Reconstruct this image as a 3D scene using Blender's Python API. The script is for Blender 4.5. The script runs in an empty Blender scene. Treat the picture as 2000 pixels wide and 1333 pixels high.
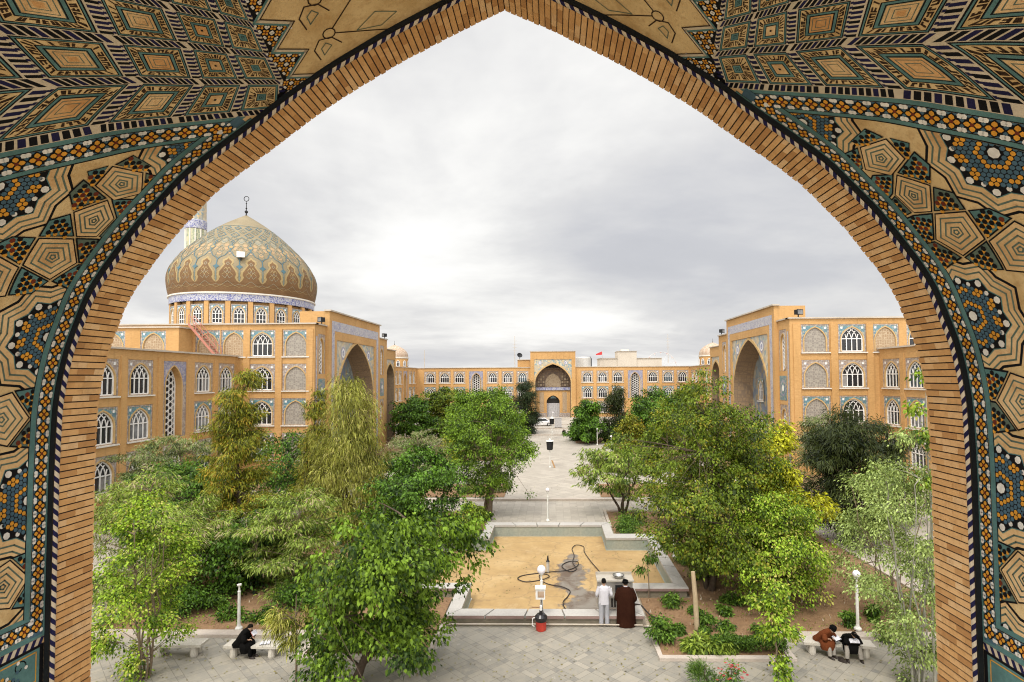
import bpy, bmesh, math, random
import numpy as np
from mathutils import Vector, Matrix, noise
from mathutils.geometry import tessellate_polygon
PI = math.pi
R = math.radians
scn = bpy.context.scene
COL = scn.collection
rnd = random.Random(7)

# ------------------------------------------------------------------ materials
def new_mat(name):
    m = bpy.data.materials.new(name); m.use_nodes = True
    nt = m.node_tree; b = nt.nodes['Principled BSDF']
    return m, nt, b

def N(nt, t, **kw):
    n = nt.nodes.new(t)
    for k, v in kw.items():
        setattr(n, k, v)
    return n

def c4(c): return (c[0], c[1], c[2], 1.0)

def mixc(nt, fac, a, b):
    m = N(nt, 'ShaderNodeMix', data_type='RGBA')
    for s, v in ((m.inputs[0], fac), (m.inputs[6], a), (m.inputs[7], b)):
        if isinstance(v, bpy.types.NodeSocket): nt.links.new(v, s)
        elif isinstance(v, (tuple, list)): s.default_value = c4(v)
        else: s.default_value = v
    return m.outputs[2]

def ramp(nt, val, pts, interp='LINEAR'):
    r = N(nt, 'ShaderNodeValToRGB'); r.color_ramp.interpolation = interp
    el = r.color_ramp.elements
    while len(el) < len(pts): el.new(0.5)
    for e, (p, c) in zip(el, pts):
        e.position = p; e.color = c4(c) if not isinstance(c, float) else (c, c, c, 1)
    nt.links.new(val, r.inputs[0]); return r.outputs[0]

def coords(nt, scale=(1, 1, 1), kind='Object'):
    tc = N(nt, 'ShaderNodeTexCoord'); mp = N(nt, 'ShaderNodeMapping')
    mp.inputs['Scale'].default_value = scale
    nt.links.new(tc.outputs[kind], mp.inputs[0]); return mp.outputs[0]

def noise_tex(nt, vec, scale, detail=4, rough=0.55, dist=0.0):
    n = N(nt, 'ShaderNodeTexNoise'); n.inputs['Scale'].default_value = scale
    n.inputs['Detail'].default_value = detail; n.inputs['Roughness'].default_value = rough
    n.inputs['Distortion'].default_value = dist
    nt.links.new(vec, n.inputs['Vector']); return n.outputs['Fac']

def bump(nt, b, h, strength=0.3, dist=0.02):
    n = N(nt, 'ShaderNodeBump'); n.inputs['Strength'].default_value = strength
    n.inputs['Distance'].default_value = dist
    nt.links.new(h, n.inputs['Height']); nt.links.new(n.outputs[0], b.inputs['Normal'])

def noisy(name, c1, c2, scale=2.0, rough=0.8, bmp=0.2, stretch=(1, 1, 1), fine=30.0, spec=0.3, metal=0.0, finemix=0.25):
    m, nt, b = new_mat(name)
    v = coords(nt, stretch)
    f1 = noise_tex(nt, v, scale, 5, 0.6)
    f2 = noise_tex(nt, v, fine, 3, 0.6)
    col = ramp(nt, f1, [(0.3, c1), (0.7, c2)])
    dark = tuple(x * 0.6 for x in c1)
    f2r = ramp(nt, f2, [(0.35, 0.0), (0.75, finemix)])
    col = mixc(nt, f2r, col, dark)
    nt.links.new(col, b.inputs['Base Color'])
    b.inputs['Roughness'].default_value = rough
    b.inputs['Specular IOR Level'].default_value = spec
    b.inputs['Metallic'].default_value = metal
    if bmp: bump(nt, b, f2, bmp, 0.01)
    return m

def plain(name, c, rough=0.6, spec=0.3, metal=0.0):
    return noisy(name, tuple(x * 0.9 for x in c), tuple(min(1, x * 1.08) for x in c), 3.0, rough, 0.05, fine=40, spec=spec, metal=metal, finemix=0.12)

def speckled(name, base, others, scale, rough=0.35, mort=(0.12, 0.1, 0.08), bmp=0.15):
    """glazed mosaic: small cells, each one of several colours"""
    m, nt, b = new_mat(name)
    v = coords(nt)
    vo = N(nt, 'ShaderNodeTexVoronoi'); vo.inputs['Scale'].default_value = scale
    nt.links.new(v, vo.inputs['Vector'])
    sep = N(nt, 'ShaderNodeSeparateColor'); nt.links.new(vo.outputs['Color'], sep.inputs[0])
    pts = [(0.0, base)]
    p = 0.42
    for o in others:
        pts.append((p, o)); p += 0.58 / len(others)
    col = ramp(nt, sep.outputs[0], pts, 'CONSTANT')
    f = noise_tex(nt, v, 1.3, 3)
    col = mixc(nt, ramp(nt, f, [(0.35, 0.0), (0.8, 0.3)]), col, mort)
    nt.links.new(col, b.inputs['Base Color'])
    b.inputs['Roughness'].default_value = rough
    bump(nt, b, vo.outputs['Distance'], bmp, 0.01)
    return m

def lattice_mat(name, light, dark, scale, rough=0.6):
    """strapwork relief: pale straps round darker cells"""
    m, nt, b = new_mat(name)
    v = coords(nt)
    vo = N(nt, 'ShaderNodeTexVoronoi', feature='DISTANCE_TO_EDGE'); vo.inputs['Scale'].default_value = scale
    vo.inputs['Randomness'].default_value = 0.35
    nt.links.new(v, vo.inputs['Vector'])
    col = ramp(nt, vo.outputs['Distance'], [(0.06, light), (0.14, dark), (0.3, tuple((a + c) / 2 for a, c in zip(light, dark)))])
    f = noise_tex(nt, v, 0.9, 4)
    col = mixc(nt, ramp(nt, f, [(0.3, 0.0), (0.8, 0.35)]), col, tuple(x * 0.7 for x in light))
    nt.links.new(col, b.inputs['Base Color']); b.inputs['Roughness'].default_value = rough
    bump(nt, b, vo.outputs['Distance'], 0.4, 0.02)
    return m

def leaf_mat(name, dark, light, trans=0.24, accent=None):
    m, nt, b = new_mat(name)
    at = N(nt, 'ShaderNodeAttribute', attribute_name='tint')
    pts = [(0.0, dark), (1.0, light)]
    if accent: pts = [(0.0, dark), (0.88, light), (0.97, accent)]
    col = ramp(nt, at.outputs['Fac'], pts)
    nt.links.new(col, b.inputs['Base Color'])
    b.inputs['Roughness'].default_value = 0.5
    b.inputs['Specular IOR Level'].default_value = 0.25
    tr = N(nt, 'ShaderNodeBsdfTranslucent'); mul = N(nt, 'ShaderNodeMix', data_type='RGBA', blend_type='MULTIPLY')
    mul.inputs[0].default_value = 1.0; nt.links.new(col, mul.inputs[6]); mul.inputs[7].default_value = (1.3, 1.35, 0.7, 1)
    nt.links.new(mul.outputs[2], tr.inputs[0])
    mx = N(nt, 'ShaderNodeMixShader'); mx.inputs[0].default_value = trans
    nt.links.new(b.outputs[0], mx.inputs[1]); nt.links.new(tr.outputs[0], mx.inputs[2])
    nt.links.new(mx.outputs[0], nt.nodes['Material Output'].inputs[0])
    return m

M = {}
def brick_wall_mat(name, c1, c2, c3):
    m, nt, b = new_mat(name)
    v = coords(nt)
    f1 = noise_tex(nt, v, 0.35, 5, 0.6)
    v2 = coords(nt, (1.0, 1.0, 9.0))
    f2 = noise_tex(nt, v2, 2.2, 4, 0.7)
    col = ramp(nt, f1, [(0.3, c1), (0.7, c2)])
    col = mixc(nt, ramp(nt, f2, [(0.42, 0.0), (0.68, 0.7)]), col, c3)
    # vertical dirt runs from the coping
    v3 = coords(nt, (1.6, 1.6, 0.12))
    f3 = noise_tex(nt, v3, 1.7, 4, 0.65)
    col = mixc(nt, ramp(nt, f3, [(0.52, 0.0), (0.75, 0.42)]), col, tuple(x * 0.5 for x in c1))
    f4 = noise_tex(nt, v, 0.13, 3, 0.5)
    col = mixc(nt, ramp(nt, f4, [(0.42, 0.0), (0.65, 0.4)]), col, tuple(min(1, x * 1.18) for x in c2))
    nt.links.new(col, b.inputs['Base Color']); b.inputs['Roughness'].default_value = 0.85
    bump(nt, b, f2, 0.3, 0.02)
    return m
M['brick'] = brick_wall_mat('yellow_brick', (0.45, 0.252, 0.086), (0.535, 0.315, 0.123), (0.345, 0.178, 0.056))
M['brick_edge'] = noisy('pale_brick_moulding', (0.46, 0.30, 0.13), (0.56, 0.38, 0.17), 2.0)
M['coping'] = noisy('stone_coping', (0.42, 0.36, 0.28), (0.55, 0.48, 0.40), 0.6, fine=12)
M['sill'] = noisy('sill_stone', (0.6, 0.56, 0.48), (0.72, 0.68, 0.6), 1.0)
M['white_frame'] = plain('white_frame', (0.78, 0.76, 0.72), 0.45)
M['mauve'] = speckled('mauve_mosaic', (0.33, 0.255, 0.20), [(0.42, 0.35, 0.28), (0.25, 0.215, 0.22), (0.45, 0.4, 0.36)], 9.0)
M['teal'] = speckled('teal_mosaic', (0.10, 0.22, 0.25), [(0.15, 0.28, 0.29), (0.10, 0.17, 0.24), (0.36, 0.33, 0.24)], 9.0)
M['violet'] = speckled('violet_mosaic', (0.25, 0.245, 0.34), [(0.32, 0.31, 0.40), (0.19, 0.205, 0.32), (0.45, 0.41, 0.37)], 9.0)
M['white_tile'] = plain('white_tile', (0.75, 0.74, 0.7), 0.3)
M['lattice_tan'] = lattice_mat('strapwork_tan', (0.44, 0.34, 0.215), (0.27, 0.16, 0.08), 4.2)
M['lattice_grey'] = lattice_mat('strapwork_grey', (0.33, 0.295, 0.24), (0.20, 0.17, 0.145), 5.0)
M['arabesque'] = speckled('arabesque_tile', (0.44, 0.38, 0.27), [(0.52, 0.47, 0.34), (0.32, 0.33, 0.29), (0.2, 0.29, 0.31), (0.55, 0.42, 0.22)], 3.2)
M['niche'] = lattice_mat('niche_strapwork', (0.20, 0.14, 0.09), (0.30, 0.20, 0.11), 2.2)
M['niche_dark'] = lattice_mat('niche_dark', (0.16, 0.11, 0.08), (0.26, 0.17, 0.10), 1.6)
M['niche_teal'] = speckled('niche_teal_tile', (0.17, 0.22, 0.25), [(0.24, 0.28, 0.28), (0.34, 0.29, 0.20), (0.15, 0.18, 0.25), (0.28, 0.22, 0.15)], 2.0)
def script_mat(name, ground, ink, scale):
    m, nt, b = new_mat(name)
    v = coords(nt)
    f = noise_tex(nt, v, scale, 2, 0.5, 1.6)
    g = noise_tex(nt, v, scale * 2.6, 2, 0.5, 1.2)
    a = ramp(nt, f, [(0.42, 0.0), (0.46, 1.0), (0.54, 1.0), (0.58, 0.0)])
    c = ramp(nt, g, [(0.55, 0.0), (0.6, 1.0)])
    mm = N(nt, 'ShaderNodeMath', operation='MAXIMUM'); nt.links.new(a, mm.inputs[0]); nt.links.new(c, mm.inputs[1])
    col = mixc(nt, mm.outputs[0], ground, ink)
    nt.links.new(col, b.inputs['Base Color']); b.inputs['Roughness'].default_value = 0.35
    return m
M['script'] = script_mat('script_band_tile', (0.085, 0.095, 0.27), (0.42, 0.42, 0.44), 2.6)
M['script_pale'] = script_mat('script_band_pale', (0.21, 0.205, 0.31), (0.47, 0.44, 0.41), 3.0)

def glass_mat(name, col):
    m, nt, b = new_mat(name)
    v = coords(nt)
    f = noise_tex(nt, v, 1.1, 2)
    nt.links.new(ramp(nt, f, [(0.35, tuple(x * 0.6 for x in col)), (0.65, tuple(x * 1.5 for x in col))]), b.inputs['Base Color'])
    b.inputs['Roughness'].default_value = 0.12; b.inputs['Specular IOR Level'].default_value = 0.35
    return m
M['glass'] = glass_mat('window_glass', (0.022, 0.022, 0.024))
M['glass_pale'] = glass_mat('window_glass_curtained', (0.20, 0.20, 0.2))
M['glass_blue'] = glass_mat('window_glass_bluish', (0.05, 0.075, 0.09))
M['curtain'] = noisy('grey_curtain', (0.22, 0.21, 0.2), (0.34, 0.32, 0.3), 2.0, 0.8)
M['black'] = plain('black_paint', (0.015, 0.015, 0.016), 0.5)
M['dark_void'] = plain('dark_recess', (0.03, 0.026, 0.022), 0.8)

# ------------------------------------------------------------------ mesh helpers
class MB:
    def __init__(s): s.v = []; s.f = []; s.m = []; s.mats = []
    def mi(s, m):
        if m not in s.mats: s.mats.append(m)
        return s.mats.index(m)
    def face(s, pts, m):
        n = len(s.v); s.v.extend([tuple(p) for p in pts]); s.f.append(tuple(range(n, n + len(pts)))); s.m.append(s.mi(m))
    def grid(s, rows, m, close_u=False, close_v=False):
        n0 = len(s.v); nr = len(rows); nc = len(rows[0]); k = s.mi(m)
        for r in rows: s.v.extend([tuple(p) for p in r])
        for i in range(nr if close_v else nr - 1):
            for j in range(nc if close_u else nc - 1):
                i2 = (i + 1) % nr; j2 = (j + 1) % nc
                s.f.append((n0 + i * nc + j, n0 + i * nc + j2, n0 + i2 * nc + j2, n0 + i2 * nc + j)); s.m.append(k)
    def box(s, a, b, m):
        x0, y0, z0 = a; x1, y1, z1 = b
        n = len(s.v)
        s.v += [(x0, y0, z0), (x1, y0, z0), (x1, y1, z0), (x0, y1, z0), (x0, y0, z1), (x1, y0, z1), (x1, y1, z1), (x0, y1, z1)]
        k = s.mi(m)
        for q in ((0, 3, 2, 1), (4, 5, 6, 7), (0, 1, 5, 4), (1, 2, 6, 5), (2, 3, 7, 6), (3, 0, 4, 7)):
            s.f.append(tuple(n + i for i in q)); s.m.append(k)
    def obox(s, o, ax, ay, az, m):
        """box from corner o with edge vectors"""
        o, ax, ay, az = map(Vector, (o, ax, ay, az)); n = len(s.v)
        for dz in (0, 1):
            for dx, dy in ((0, 0), (1, 0), (1, 1), (0, 1)): s.v.append(tuple(o + ax * dx + ay * dy + az * dz))
        k = s.mi(m)
        for q in ((0, 3, 2, 1), (4, 5, 6, 7), (0, 1, 5, 4), (1, 2, 6, 5), (2, 3, 7, 6), (3, 0, 4, 7)):
            s.f.append(tuple(n + i for i in q)); s.m.append(k)
    def bar(s, p, q, w, d, m, nrm=(0, -1, 0)):
        """rectangular bar p->q, width w in plane, depth d along nrm"""
        p, q, nrm = Vector(p), Vector(q), Vector(nrm).normalized()
        t = (q - p)
        if t.length < 1e-6: return
        sd = t.cross(nrm).normalized() * w
        s.obox(p - sd * 0.5 - nrm * d * 0.5, t, sd, nrm * d, m)
    def tube(s, pts, rad, m, n=6, cap=True, closed=False):
        pts = [Vector(p) for p in pts]
        if not isinstance(rad, (list, tuple)): rad = [rad] * len(pts)
        rows = []; up = Vector((0.13, 0.21, 0.97))
        for i, p in enumerate(pts):
            a = pts[max(i - 1, 0)]; b = pts[min(i + 1, len(pts) - 1)]
            if closed: a = pts[i - 1]; b = pts[(i + 1) % len(pts)]
            t = (b - a)
            t = t.normalized() if t.length > 1e-9 else Vector((0, 0, 1))
            if abs(t.dot(up)) > 0.95: up = Vector((0.9, 0.3, 0.1))
            x = t.cross(up).normalized(); y = t.cross(x)
            up = -y if (-y).dot(up) > 0 else y
            rows.append([p + (x * math.cos(2 * PI * k / n) + y * math.sin(2 * PI * k / n)) * rad[i] for k in range(n)])
        s.grid(rows, m, close_u=True, close_v=closed)
        if cap and not closed:
            s.face(rows[0][::-1], m); s.face(rows[-1], m)
    def lathe(s, prof, c, m, n=24, mats=None, ph=0.0):
        rows = [[(c[0] + r * math.cos(2 * PI * k / n + ph), c[1] + r * math.sin(2 * PI * k / n + ph), c[2] + z) for k in range(n)] for r, z in prof]
        if mats is None: s.grid(rows, m, close_u=True)
        else:
            for i in range(len(rows) - 1): s.grid(rows[i:i + 2], mats[i], close_u=True)
    def sphere(s, c, r, m, n=12, sq=(1, 1, 1)):
        rows = []
        for i in range(n // 2 + 1):
            a = PI * i / (n // 2) - PI / 2
            rr = max(math.cos(a), 0.001)
            rows.append([(c[0] + r * sq[0] * rr * math.cos(2 * PI * k / n), c[1] + r * sq[1] * rr * math.sin(2 * PI * k / n), c[2] + r * sq[2] * math.sin(a)) for k in range(n)])
        s.grid(rows, m, close_u=True)
    def mesh(s, name, smooth=False, weld=False):
        me = bpy.data.meshes.new(name)
        me.from_pydata(s.v, [], s.f)
        for m in s.mats: me.materials.append(m)
        me.polygons.foreach_set('material_index', s.m)
        if weld:
            bm = bmesh.new(); bm.from_mesh(me); bmesh.ops.remove_doubles(bm, verts=bm.verts, dist=1e-4)
            bmesh.ops.recalc_face_normals(bm, faces=bm.faces); bm.to_mesh(me); bm.free()
        if smooth: me.polygons.foreach_set('use_smooth', [True] * len(me.polygons))
        me.update(); return me
    def build(s, name, parent=None, smooth=False, weld=False):
        return link(name, s.mesh(name, smooth, weld), parent)

def link(name, me, parent=None, loc=(0, 0, 0)):
    o = bpy.data.objects.new(name, me); COL.objects.link(o); o.location = loc
    if parent is not None: o.parent = parent
    return o

def tag(o, label=None, cat=None, group=None, kind=None):
    if label: o['label'] = label
    if cat: o['category'] = cat
    if group: o['group'] = group
    if kind: o['kind'] = kind
    return o

def thing(name, label, cat, loc=(0, 0, 0), rz=0.0, group=None):
    o = bpy.data.objects.new(name, None); COL.objects.link(o)
    o.location = loc; o.rotation_euler = (0, 0, rz); o.empty_display_size = 0.3
    return tag(o, label, cat, group)

def struct(name, mb, **k):
    o = mb.build(name, **k); o['kind'] = 'structure'; return o

def dup(o, parent=None):
    c = o.copy(); COL.objects.link(c); c.parent = parent
    for ch in list(o.children): dup(ch, c)
    return c

def skin(verts, edges, radii, m, name, parent=None, sub=1, root=0):
    """grow a continuous limb surface over a skeleton, baked to a mesh"""
    me = bpy.data.meshes.new(name); me.from_pydata(verts, edges, []); me.update()
    o = bpy.data.objects.new(name, me); COL.objects.link(o)
    md = o.modifiers.new('s', 'SKIN')
    md.use_smooth_shade = True
    if not me.skin_vertices: me.skin_vertices.new()
    sv = me.skin_vertices[0].data
    for i, r in enumerate(radii):
        sv[i].radius = (r, r) if not isinstance(r, tuple) else r
        sv[i].use_root = (i == root)
    s2 = o.modifiers.new('d', 'SUBSURF'); s2.levels = sub; s2.render_levels = sub
    dg = bpy.context.evaluated_depsgraph_get(); dg.update()
    nm = bpy.data.meshes.new_from_object(o.evaluated_get(dg))
    bpy.data.objects.remove(o); bpy.data.meshes.remove(me)
    nm.materials.clear(); nm.materials.append(m)
    nm.polygons.foreach_set('use_smooth', [True] * len(nm.polygons))
    nm.polygons.foreach_set('material_index', [0] * len(nm.polygons))
    return link(name, nm, parent)

def clip_half(poly, ax, lim, keep_less):
    out = []
    for i in range(len(poly)):
        a = poly[i]; b = poly[(i + 1) % len(poly)]
        da = (lim - a[ax]) if keep_less else (a[ax] - lim)
        db = (lim - b[ax]) if keep_less else (b[ax] - lim)
        if da >= 0: out.append(a)
        if (da >= 0) != (db >= 0):
            k = da / (da - db); out.append((a[0] + (b[0] - a[0]) * k, a[1] + (b[1] - a[1]) * k))
    return out

def clip_line(poly, nx, ny, c):
    """keep nx*s+ny*t >= c"""
    out = []
    for i in range(len(poly)):
        a = poly[i]; b = poly[(i + 1) % len(poly)]
        da = nx * a[0] + ny * a[1] - c; db = nx * b[0] + ny * b[1] - c
        if da >= 0: out.append(a)
        if (da >= 0) != (db >= 0):
            k = da / (da - db); out.append((a[0] + (b[0] - a[0]) * k, a[1] + (b[1] - a[1]) * k))
    return out

def area(p):
    return 0.5 * sum(p[i][0] * p[(i + 1) % len(p)][1] - p[(i + 1) % len(p)][0] * p[i][1] for i in range(len(p)))

def inside(p, poly):
    c = False; j = len(poly) - 1
    for i in range(len(poly)):
        a = poly[i]; b = poly[j]
        if (a[1] > p[1]) != (b[1] > p[1]) and p[0] < (b[0] - a[0]) * (p[1] - a[1]) / (b[1] - a[1]) + a[0]: c = not c
        j = i
    return c

class Chart:
    """lays flat polygons on a curved surface: each is cut along the surface's own strips"""
    def __init__(s, f, sb, tb=None): s.f = f; s.sb = sb; s.tb = tb; s.clips = []
    def add(s, mb, poly, h, m, convex=False):
        if len(poly) < 3: return
        tris = [poly]
        if not convex and len(poly) > 3:
            idx = tessellate_polygon([[Vector((p[0], p[1], 0)) for p in poly]])
            tris = [[poly[i] for i in t] for t in idx]
        for t in tris:
            for c in s.clips:
                t = clip_line(t, *c)
                if len(t) < 3: break
            if len(t) < 3: continue
            lo = min(p[0] for p in t); hi = max(p[0] for p in t)
            for k in range(len(s.sb) - 1):
                if s.sb[k + 1] <= lo or s.sb[k] >= hi: continue
                q = clip_half(clip_half(t, 0, s.sb[k], False), 0, s.sb[k + 1], True)
                if len(q) < 3: continue
                parts = [q]
                if s.tb:
                    parts = []
                    l2 = min(p[1] for p in q); h2 = max(p[1] for p in q)
                    for j in range(len(s.tb) - 1):
                        if s.tb[j + 1] <= l2 or s.tb[j] >= h2: continue
                        w = clip_half(clip_half(q, 1, s.tb[j], False), 1, s.tb[j + 1], True)
                        if len(w) >= 3: parts.append(w)
                for w in parts:
                    if abs(area(w)) < 1e-7: continue
                    mb.face([s.f(p[0], p[1], h) for p in w], m)
    def line(s, mb, pts, w, h, m, closed=False):
        n = len(pts)
        for i in range(n if closed else n - 1):
            a = pts[i]; b = pts[(i + 1) % n]
            dx, dy = b[0] - a[0], b[1] - a[1]; L = math.hypot(dx, dy)
            if L < 1e-6: continue
            nx, ny = -dy / L * w / 2, dx / L * w / 2; ex, ey = dx / L * w * 0.35, dy / L * w * 0.35
            s.add(mb, [(a[0] - ex + nx, a[1] - ey + ny), (b[0] + ex + nx, b[1] + ey + ny), (b[0] + ex - nx, b[1] + ey - ny), (a[0] - ex - nx, a[1] - ey - ny)], h, m, True)

def shrink(poly, k):
    cx = sum(p[0] for p in poly) / len(poly); cy = sum(p[1] for p in poly) / len(poly)
    return [(cx + (p[0] - cx) * k, cy + (p[1] - cy) * k) for p in poly]

def ngon(cx, cy, r, n, ph=0.0):
    return [(cx + r * math.cos(ph + 2 * PI * i / n), cy + r * math.sin(ph + 2 * PI * i / n)) for i in range(n)]
# ------------------------------------------------------------------ the vaulted arch the view looks out of
AX = -0.15
HP = [(4.70, 0), (4.70, 8.2), (4.69, 8.6), (4.68, 8.9), (4.635, 9.2), (4.57, 9.5), (4.46, 9.8), (4.37, 10.05), (4.22, 10.3), (4.0, 10.6), (3.81, 10.85), (3.57, 11.1), (3.36, 11.33), (3.01, 11.6), (2.6, 11.9), (2.24, 12.18), (1.76, 12.5), (1.16, 12.85), (.52, 13.18), (0, 13.42)]
def half_offset(d):
    """the half profile moved outwards by d, apex first"""
    P = [Vector((a, b)) for a, b in HP]; out = []
    for i, p in enumerate(P):
        ns = []
        if i > 0: e = P[i] - P[i - 1]; ns.append(Vector((e.y, -e.x)).normalized())
        if i < len(P) - 1: e = P[i + 1] - P[i]; ns.append(Vector((e.y, -e.x)).normalized())
        m = sum(ns, Vector((0, 0))).normalized()
        if i == len(P) - 1: out.append(Vector((0, p.y + d / max(ns[0].y, 0.3)))); continue
        out.append(p + m * (d / m.dot(ns[0])))
    return out[::-1]
def resample(P, ds):
    L = [0.0]
    for i in range(1, len(P)): L.append(L[-1] + (P[i] - P[i - 1]).length)
    n = int(L[-1] / ds); S = [L[-1] * i / n for i in range(n + 1)]; Q = []
    j = 0
    for s in S:
        while j < len(L) - 2 and L[j + 1] < s: j += 1
        k = (s - L[j]) / (L[j + 1] - L[j]); Q.append(P[j] + (P[j + 1] - P[j]) * k)
    for _ in range(2):   # ease the corners of the polyline
        Q = [Q[0]] + [(Q[i - 1] + Q[i] * 2 + Q[i + 1]) / 4 for i in range(1, len(Q) - 1)] + [Q[-1]]
    return S, Q
TS, TQ = resample(half_offset(0.055), 0.09)
SS, SQ = resample(half_offset(0.0), 0.07)
TNn = []
for i in range(len(TQ)):
    e = TQ[min(i + 1, len(TQ) - 1)] - TQ[max(i - 1, 0)]
    TNn.append(Vector((e.y, -e.x)).normalized())   # points to the inside
for i, n in enumerate(TNn):
    if n.x > 0 or n.y > 0.2: TNn[i] = -n if n.x > 0 else n
def vault(side):
    sg = 1 if side > 0 else -1
    def f(s, t, h):
        s = max(0.0, min(TS[-1], s)); k = min(int(s / TS[1]), len(TS) - 2); q = (s - TS[k]) / (TS[k + 1] - TS[k])
        p = TQ[k].lerp(TQ[k + 1], q); n = TNn[k].lerp(TNn[k + 1], q)
        x, z = p.x + n.x * h, p.y + n.y * h
        return (AX + sg * x, t, z)
    return f
def tile(name, c, rough=0.4, v=0.25):
    return noisy(name, tuple(x * (1 - v) for x in c), tuple(x * (1 + v) for x in c), 2.5, 0.75, 0.15, fine=22, spec=0.1, finemix=0.35)
def brick_tile(name, c1, c2, c3):
    """cut brick mosaic: mottled ochre, pinkish and brown pieces with fine joints"""
    m, nt, b = new_mat(name); v = coords(nt)
    f1 = noise_tex(nt, v, 2.2, 5, 0.65); f2 = noise_tex(nt, v, 7.0, 4, 0.7); f3 = noise_tex(nt, v, 40.0, 3, 0.6)
    col = ramp(nt, f1, [(0.32, c1), (0.5, c2), (0.68, c3)])
    col = mixc(nt, ramp(nt, f2, [(0.5, 0.0), (0.75, 0.6)]), col, (c1[0] * 0.75, c1[1] * 0.62, c1[2] * 0.5))
    col = mixc(nt, ramp(nt, f3, [(0.55, 0.0), (0.8, 0.4)]), col, tuple(x * 0.45 for x in c1))
    nt.links.new(col, b.inputs['Base Color']); b.inputs['Roughness'].default_value = 0.85; b.inputs['Specular IOR Level'].default_value = 0.1
    bump(nt, b, f3, 0.5, 0.006)
    return m
tTAN = brick_tile('ochre_brick_tile', (0.46, 0.28, 0.125), (0.58, 0.40, 0.20), (0.66, 0.48, 0.27))
tTAN2 = brick_tile('golden_brick_tile', (0.44, 0.295, 0.13), (0.55, 0.40, 0.20), (0.63, 0.475, 0.25))
tORA = brick_tile('orange_brick_tile', (0.44, 0.225, 0.085), (0.54, 0.31, 0.13), (0.60, 0.385, 0.185))
tTEAL = tile('teal_glaze', (0.085, 0.175, 0.17))
tGRN = tile('green_line_glaze', (0.10, 0.135, 0.105))
tBLK = tile('black_glaze', (0.006, 0.006, 0.007))
tNAVY = tile('navy_glaze', (0.014, 0.013, 0.05))
tWHT = tile('white_glaze', (0.64, 0.62, 0.57))
tCRM = noisy('cream_tile', (0.44, 0.37, 0.26), (0.57, 0.49, 0.37), 4.0, 0.5, 0.2, fine=25)
tYEL = tile('yellow_glaze', (0.58, 0.27, 0.035))
tMAR = tile('maroon_glaze', (0.12, 0.025, 0.012))
tSLA = tile('slate_blue_glaze', (0.06, 0.115, 0.155))
tSTEP = tile('near_black_glaze', (0.012, 0.014, 0.015))
tDKB = tile('dark_brown_glaze', (0.04, 0.022, 0.012))
arch = thing('entrance_arch', 'huge pointed brick arch with mosaic tiled vault framing the whole courtyard', 'arch', (0, 0, 0))
YF = 6.4
def ynear(side): return 5.80 if side > 0 else 5.87

# soffit brick: real courses, each one slightly proud or set back, with dark joints between
def soffit_mat():
    m, nt, b = new_mat('soffit_brick')
    v = coords(nt)
    f1 = noise_tex(nt, v, 0.8, 4); f2 = noise_tex(nt, v, 9.0, 4, 0.7); f3 = noise_tex(nt, v, 45.0, 3, 0.7)
    at = N(nt, 'ShaderNodeAttribute', attribute_name='tint')
    col = ramp(nt, at.outputs['Fac'], [(0.0, (0.42, 0.215, 0.075)), (0.4, (0.60, 0.345, 0.135)), (0.8, (0.66, 0.41, 0.185)), (1.0, (0.68, 0.46, 0.24))])
    col = mixc(nt, ramp(nt, f1, [(0.4, 0.0), (0.75, 0.45)]), col, (0.40, 0.185, 0.05))
    col = mixc(nt, ramp(nt, f2, [(0.48, 0.0), (0.78, 0.55)]), col, (0.34, 0.165, 0.055))
    f4 = noise_tex(nt, v, 2.6, 5, 0.7); col = mixc(nt, ramp(nt, f4, [(0.57, 0.0), (0.78, 0.4)]), col, (0.20, 0.11, 0.05))
    nt.links.new(col, b.inputs['Base Color']); b.inputs['Roughness'].default_value = 0.85
    bump(nt, b, f3, 0.35, 0.006)
    return m
M['soffit'] = soffit_mat()
M['joint'] = noisy('dark_mortar', (0.025, 0.016, 0.01), (0.055, 0.036, 0.022), 6.0)
tints = []
mb = MB()
SN = []
for i in range(len(SQ)):
    e = SQ[min(i + 1, len(SQ) - 1)] - SQ[max(i - 1, 0)]; n = Vector((e.y, -e.x)).normalized()
    SN.append(-n if n.x > 0 else n)
SN[0] = Vector((0, -1))
def sof(sg, s, y, h):
    s = max(0.0, min(SS[-1], s)); k = min(int(s / SS[1]), len(SS) - 2); q = (s - SS[k]) / (SS[k + 1] - SS[k])
    p = SQ[k].lerp(SQ[k + 1], q); n = SN[k].lerp(SN[k + 1], q)
    return (AX + sg * (p.x + n.x * h), y, p.y + n.y * h)
course = 0.0735
nc = int(10.2 / course)
for sg in (-1, 1):
    y0 = ynear(sg) + 0.055
    for i in range(nc):
        s0 = i * course + 0.0075; s1 = (i + 1) * course - 0.0065
        h = 0.012 + rnd.uniform(-0.004, 0.004)
        cuts = [y0, YF]
        a = y0 + (0.11 if i % 2 else 0.22)
        while a < YF - 0.05:
            cuts.insert(-1, a); a += 0.225
        for j in range(len(cuts) - 1):
            ya = cuts[j] + 0.001; yb = cuts[j + 1] - (0.001 if j < len(cuts) - 2 else 0)
            hh = h + rnd.uniform(-0.002, 0.002)
            A = [sof(sg, s, y, hh) for s, y in ((s0, ya), (s1, ya), (s1, yb), (s0, yb))]
            B = [sof(sg, s, y, -0.02) for s, y in ((s0, ya), (s1, ya), (s1, yb), (s0, yb))]
            t = min(1, max(0, rnd.gauss(0.5, 0.3))) if rnd.random() > 0.06 else -0.25
            mb.face(A, M['soffit']); tints.append(t)
            for k in range(4):
                mb.face([A[k], B[k], B[(k + 1) % 4], A[(k + 1) % 4]], M['soffit']); tints.append(t)
o = mb.build('brick_soffit', arch)
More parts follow.
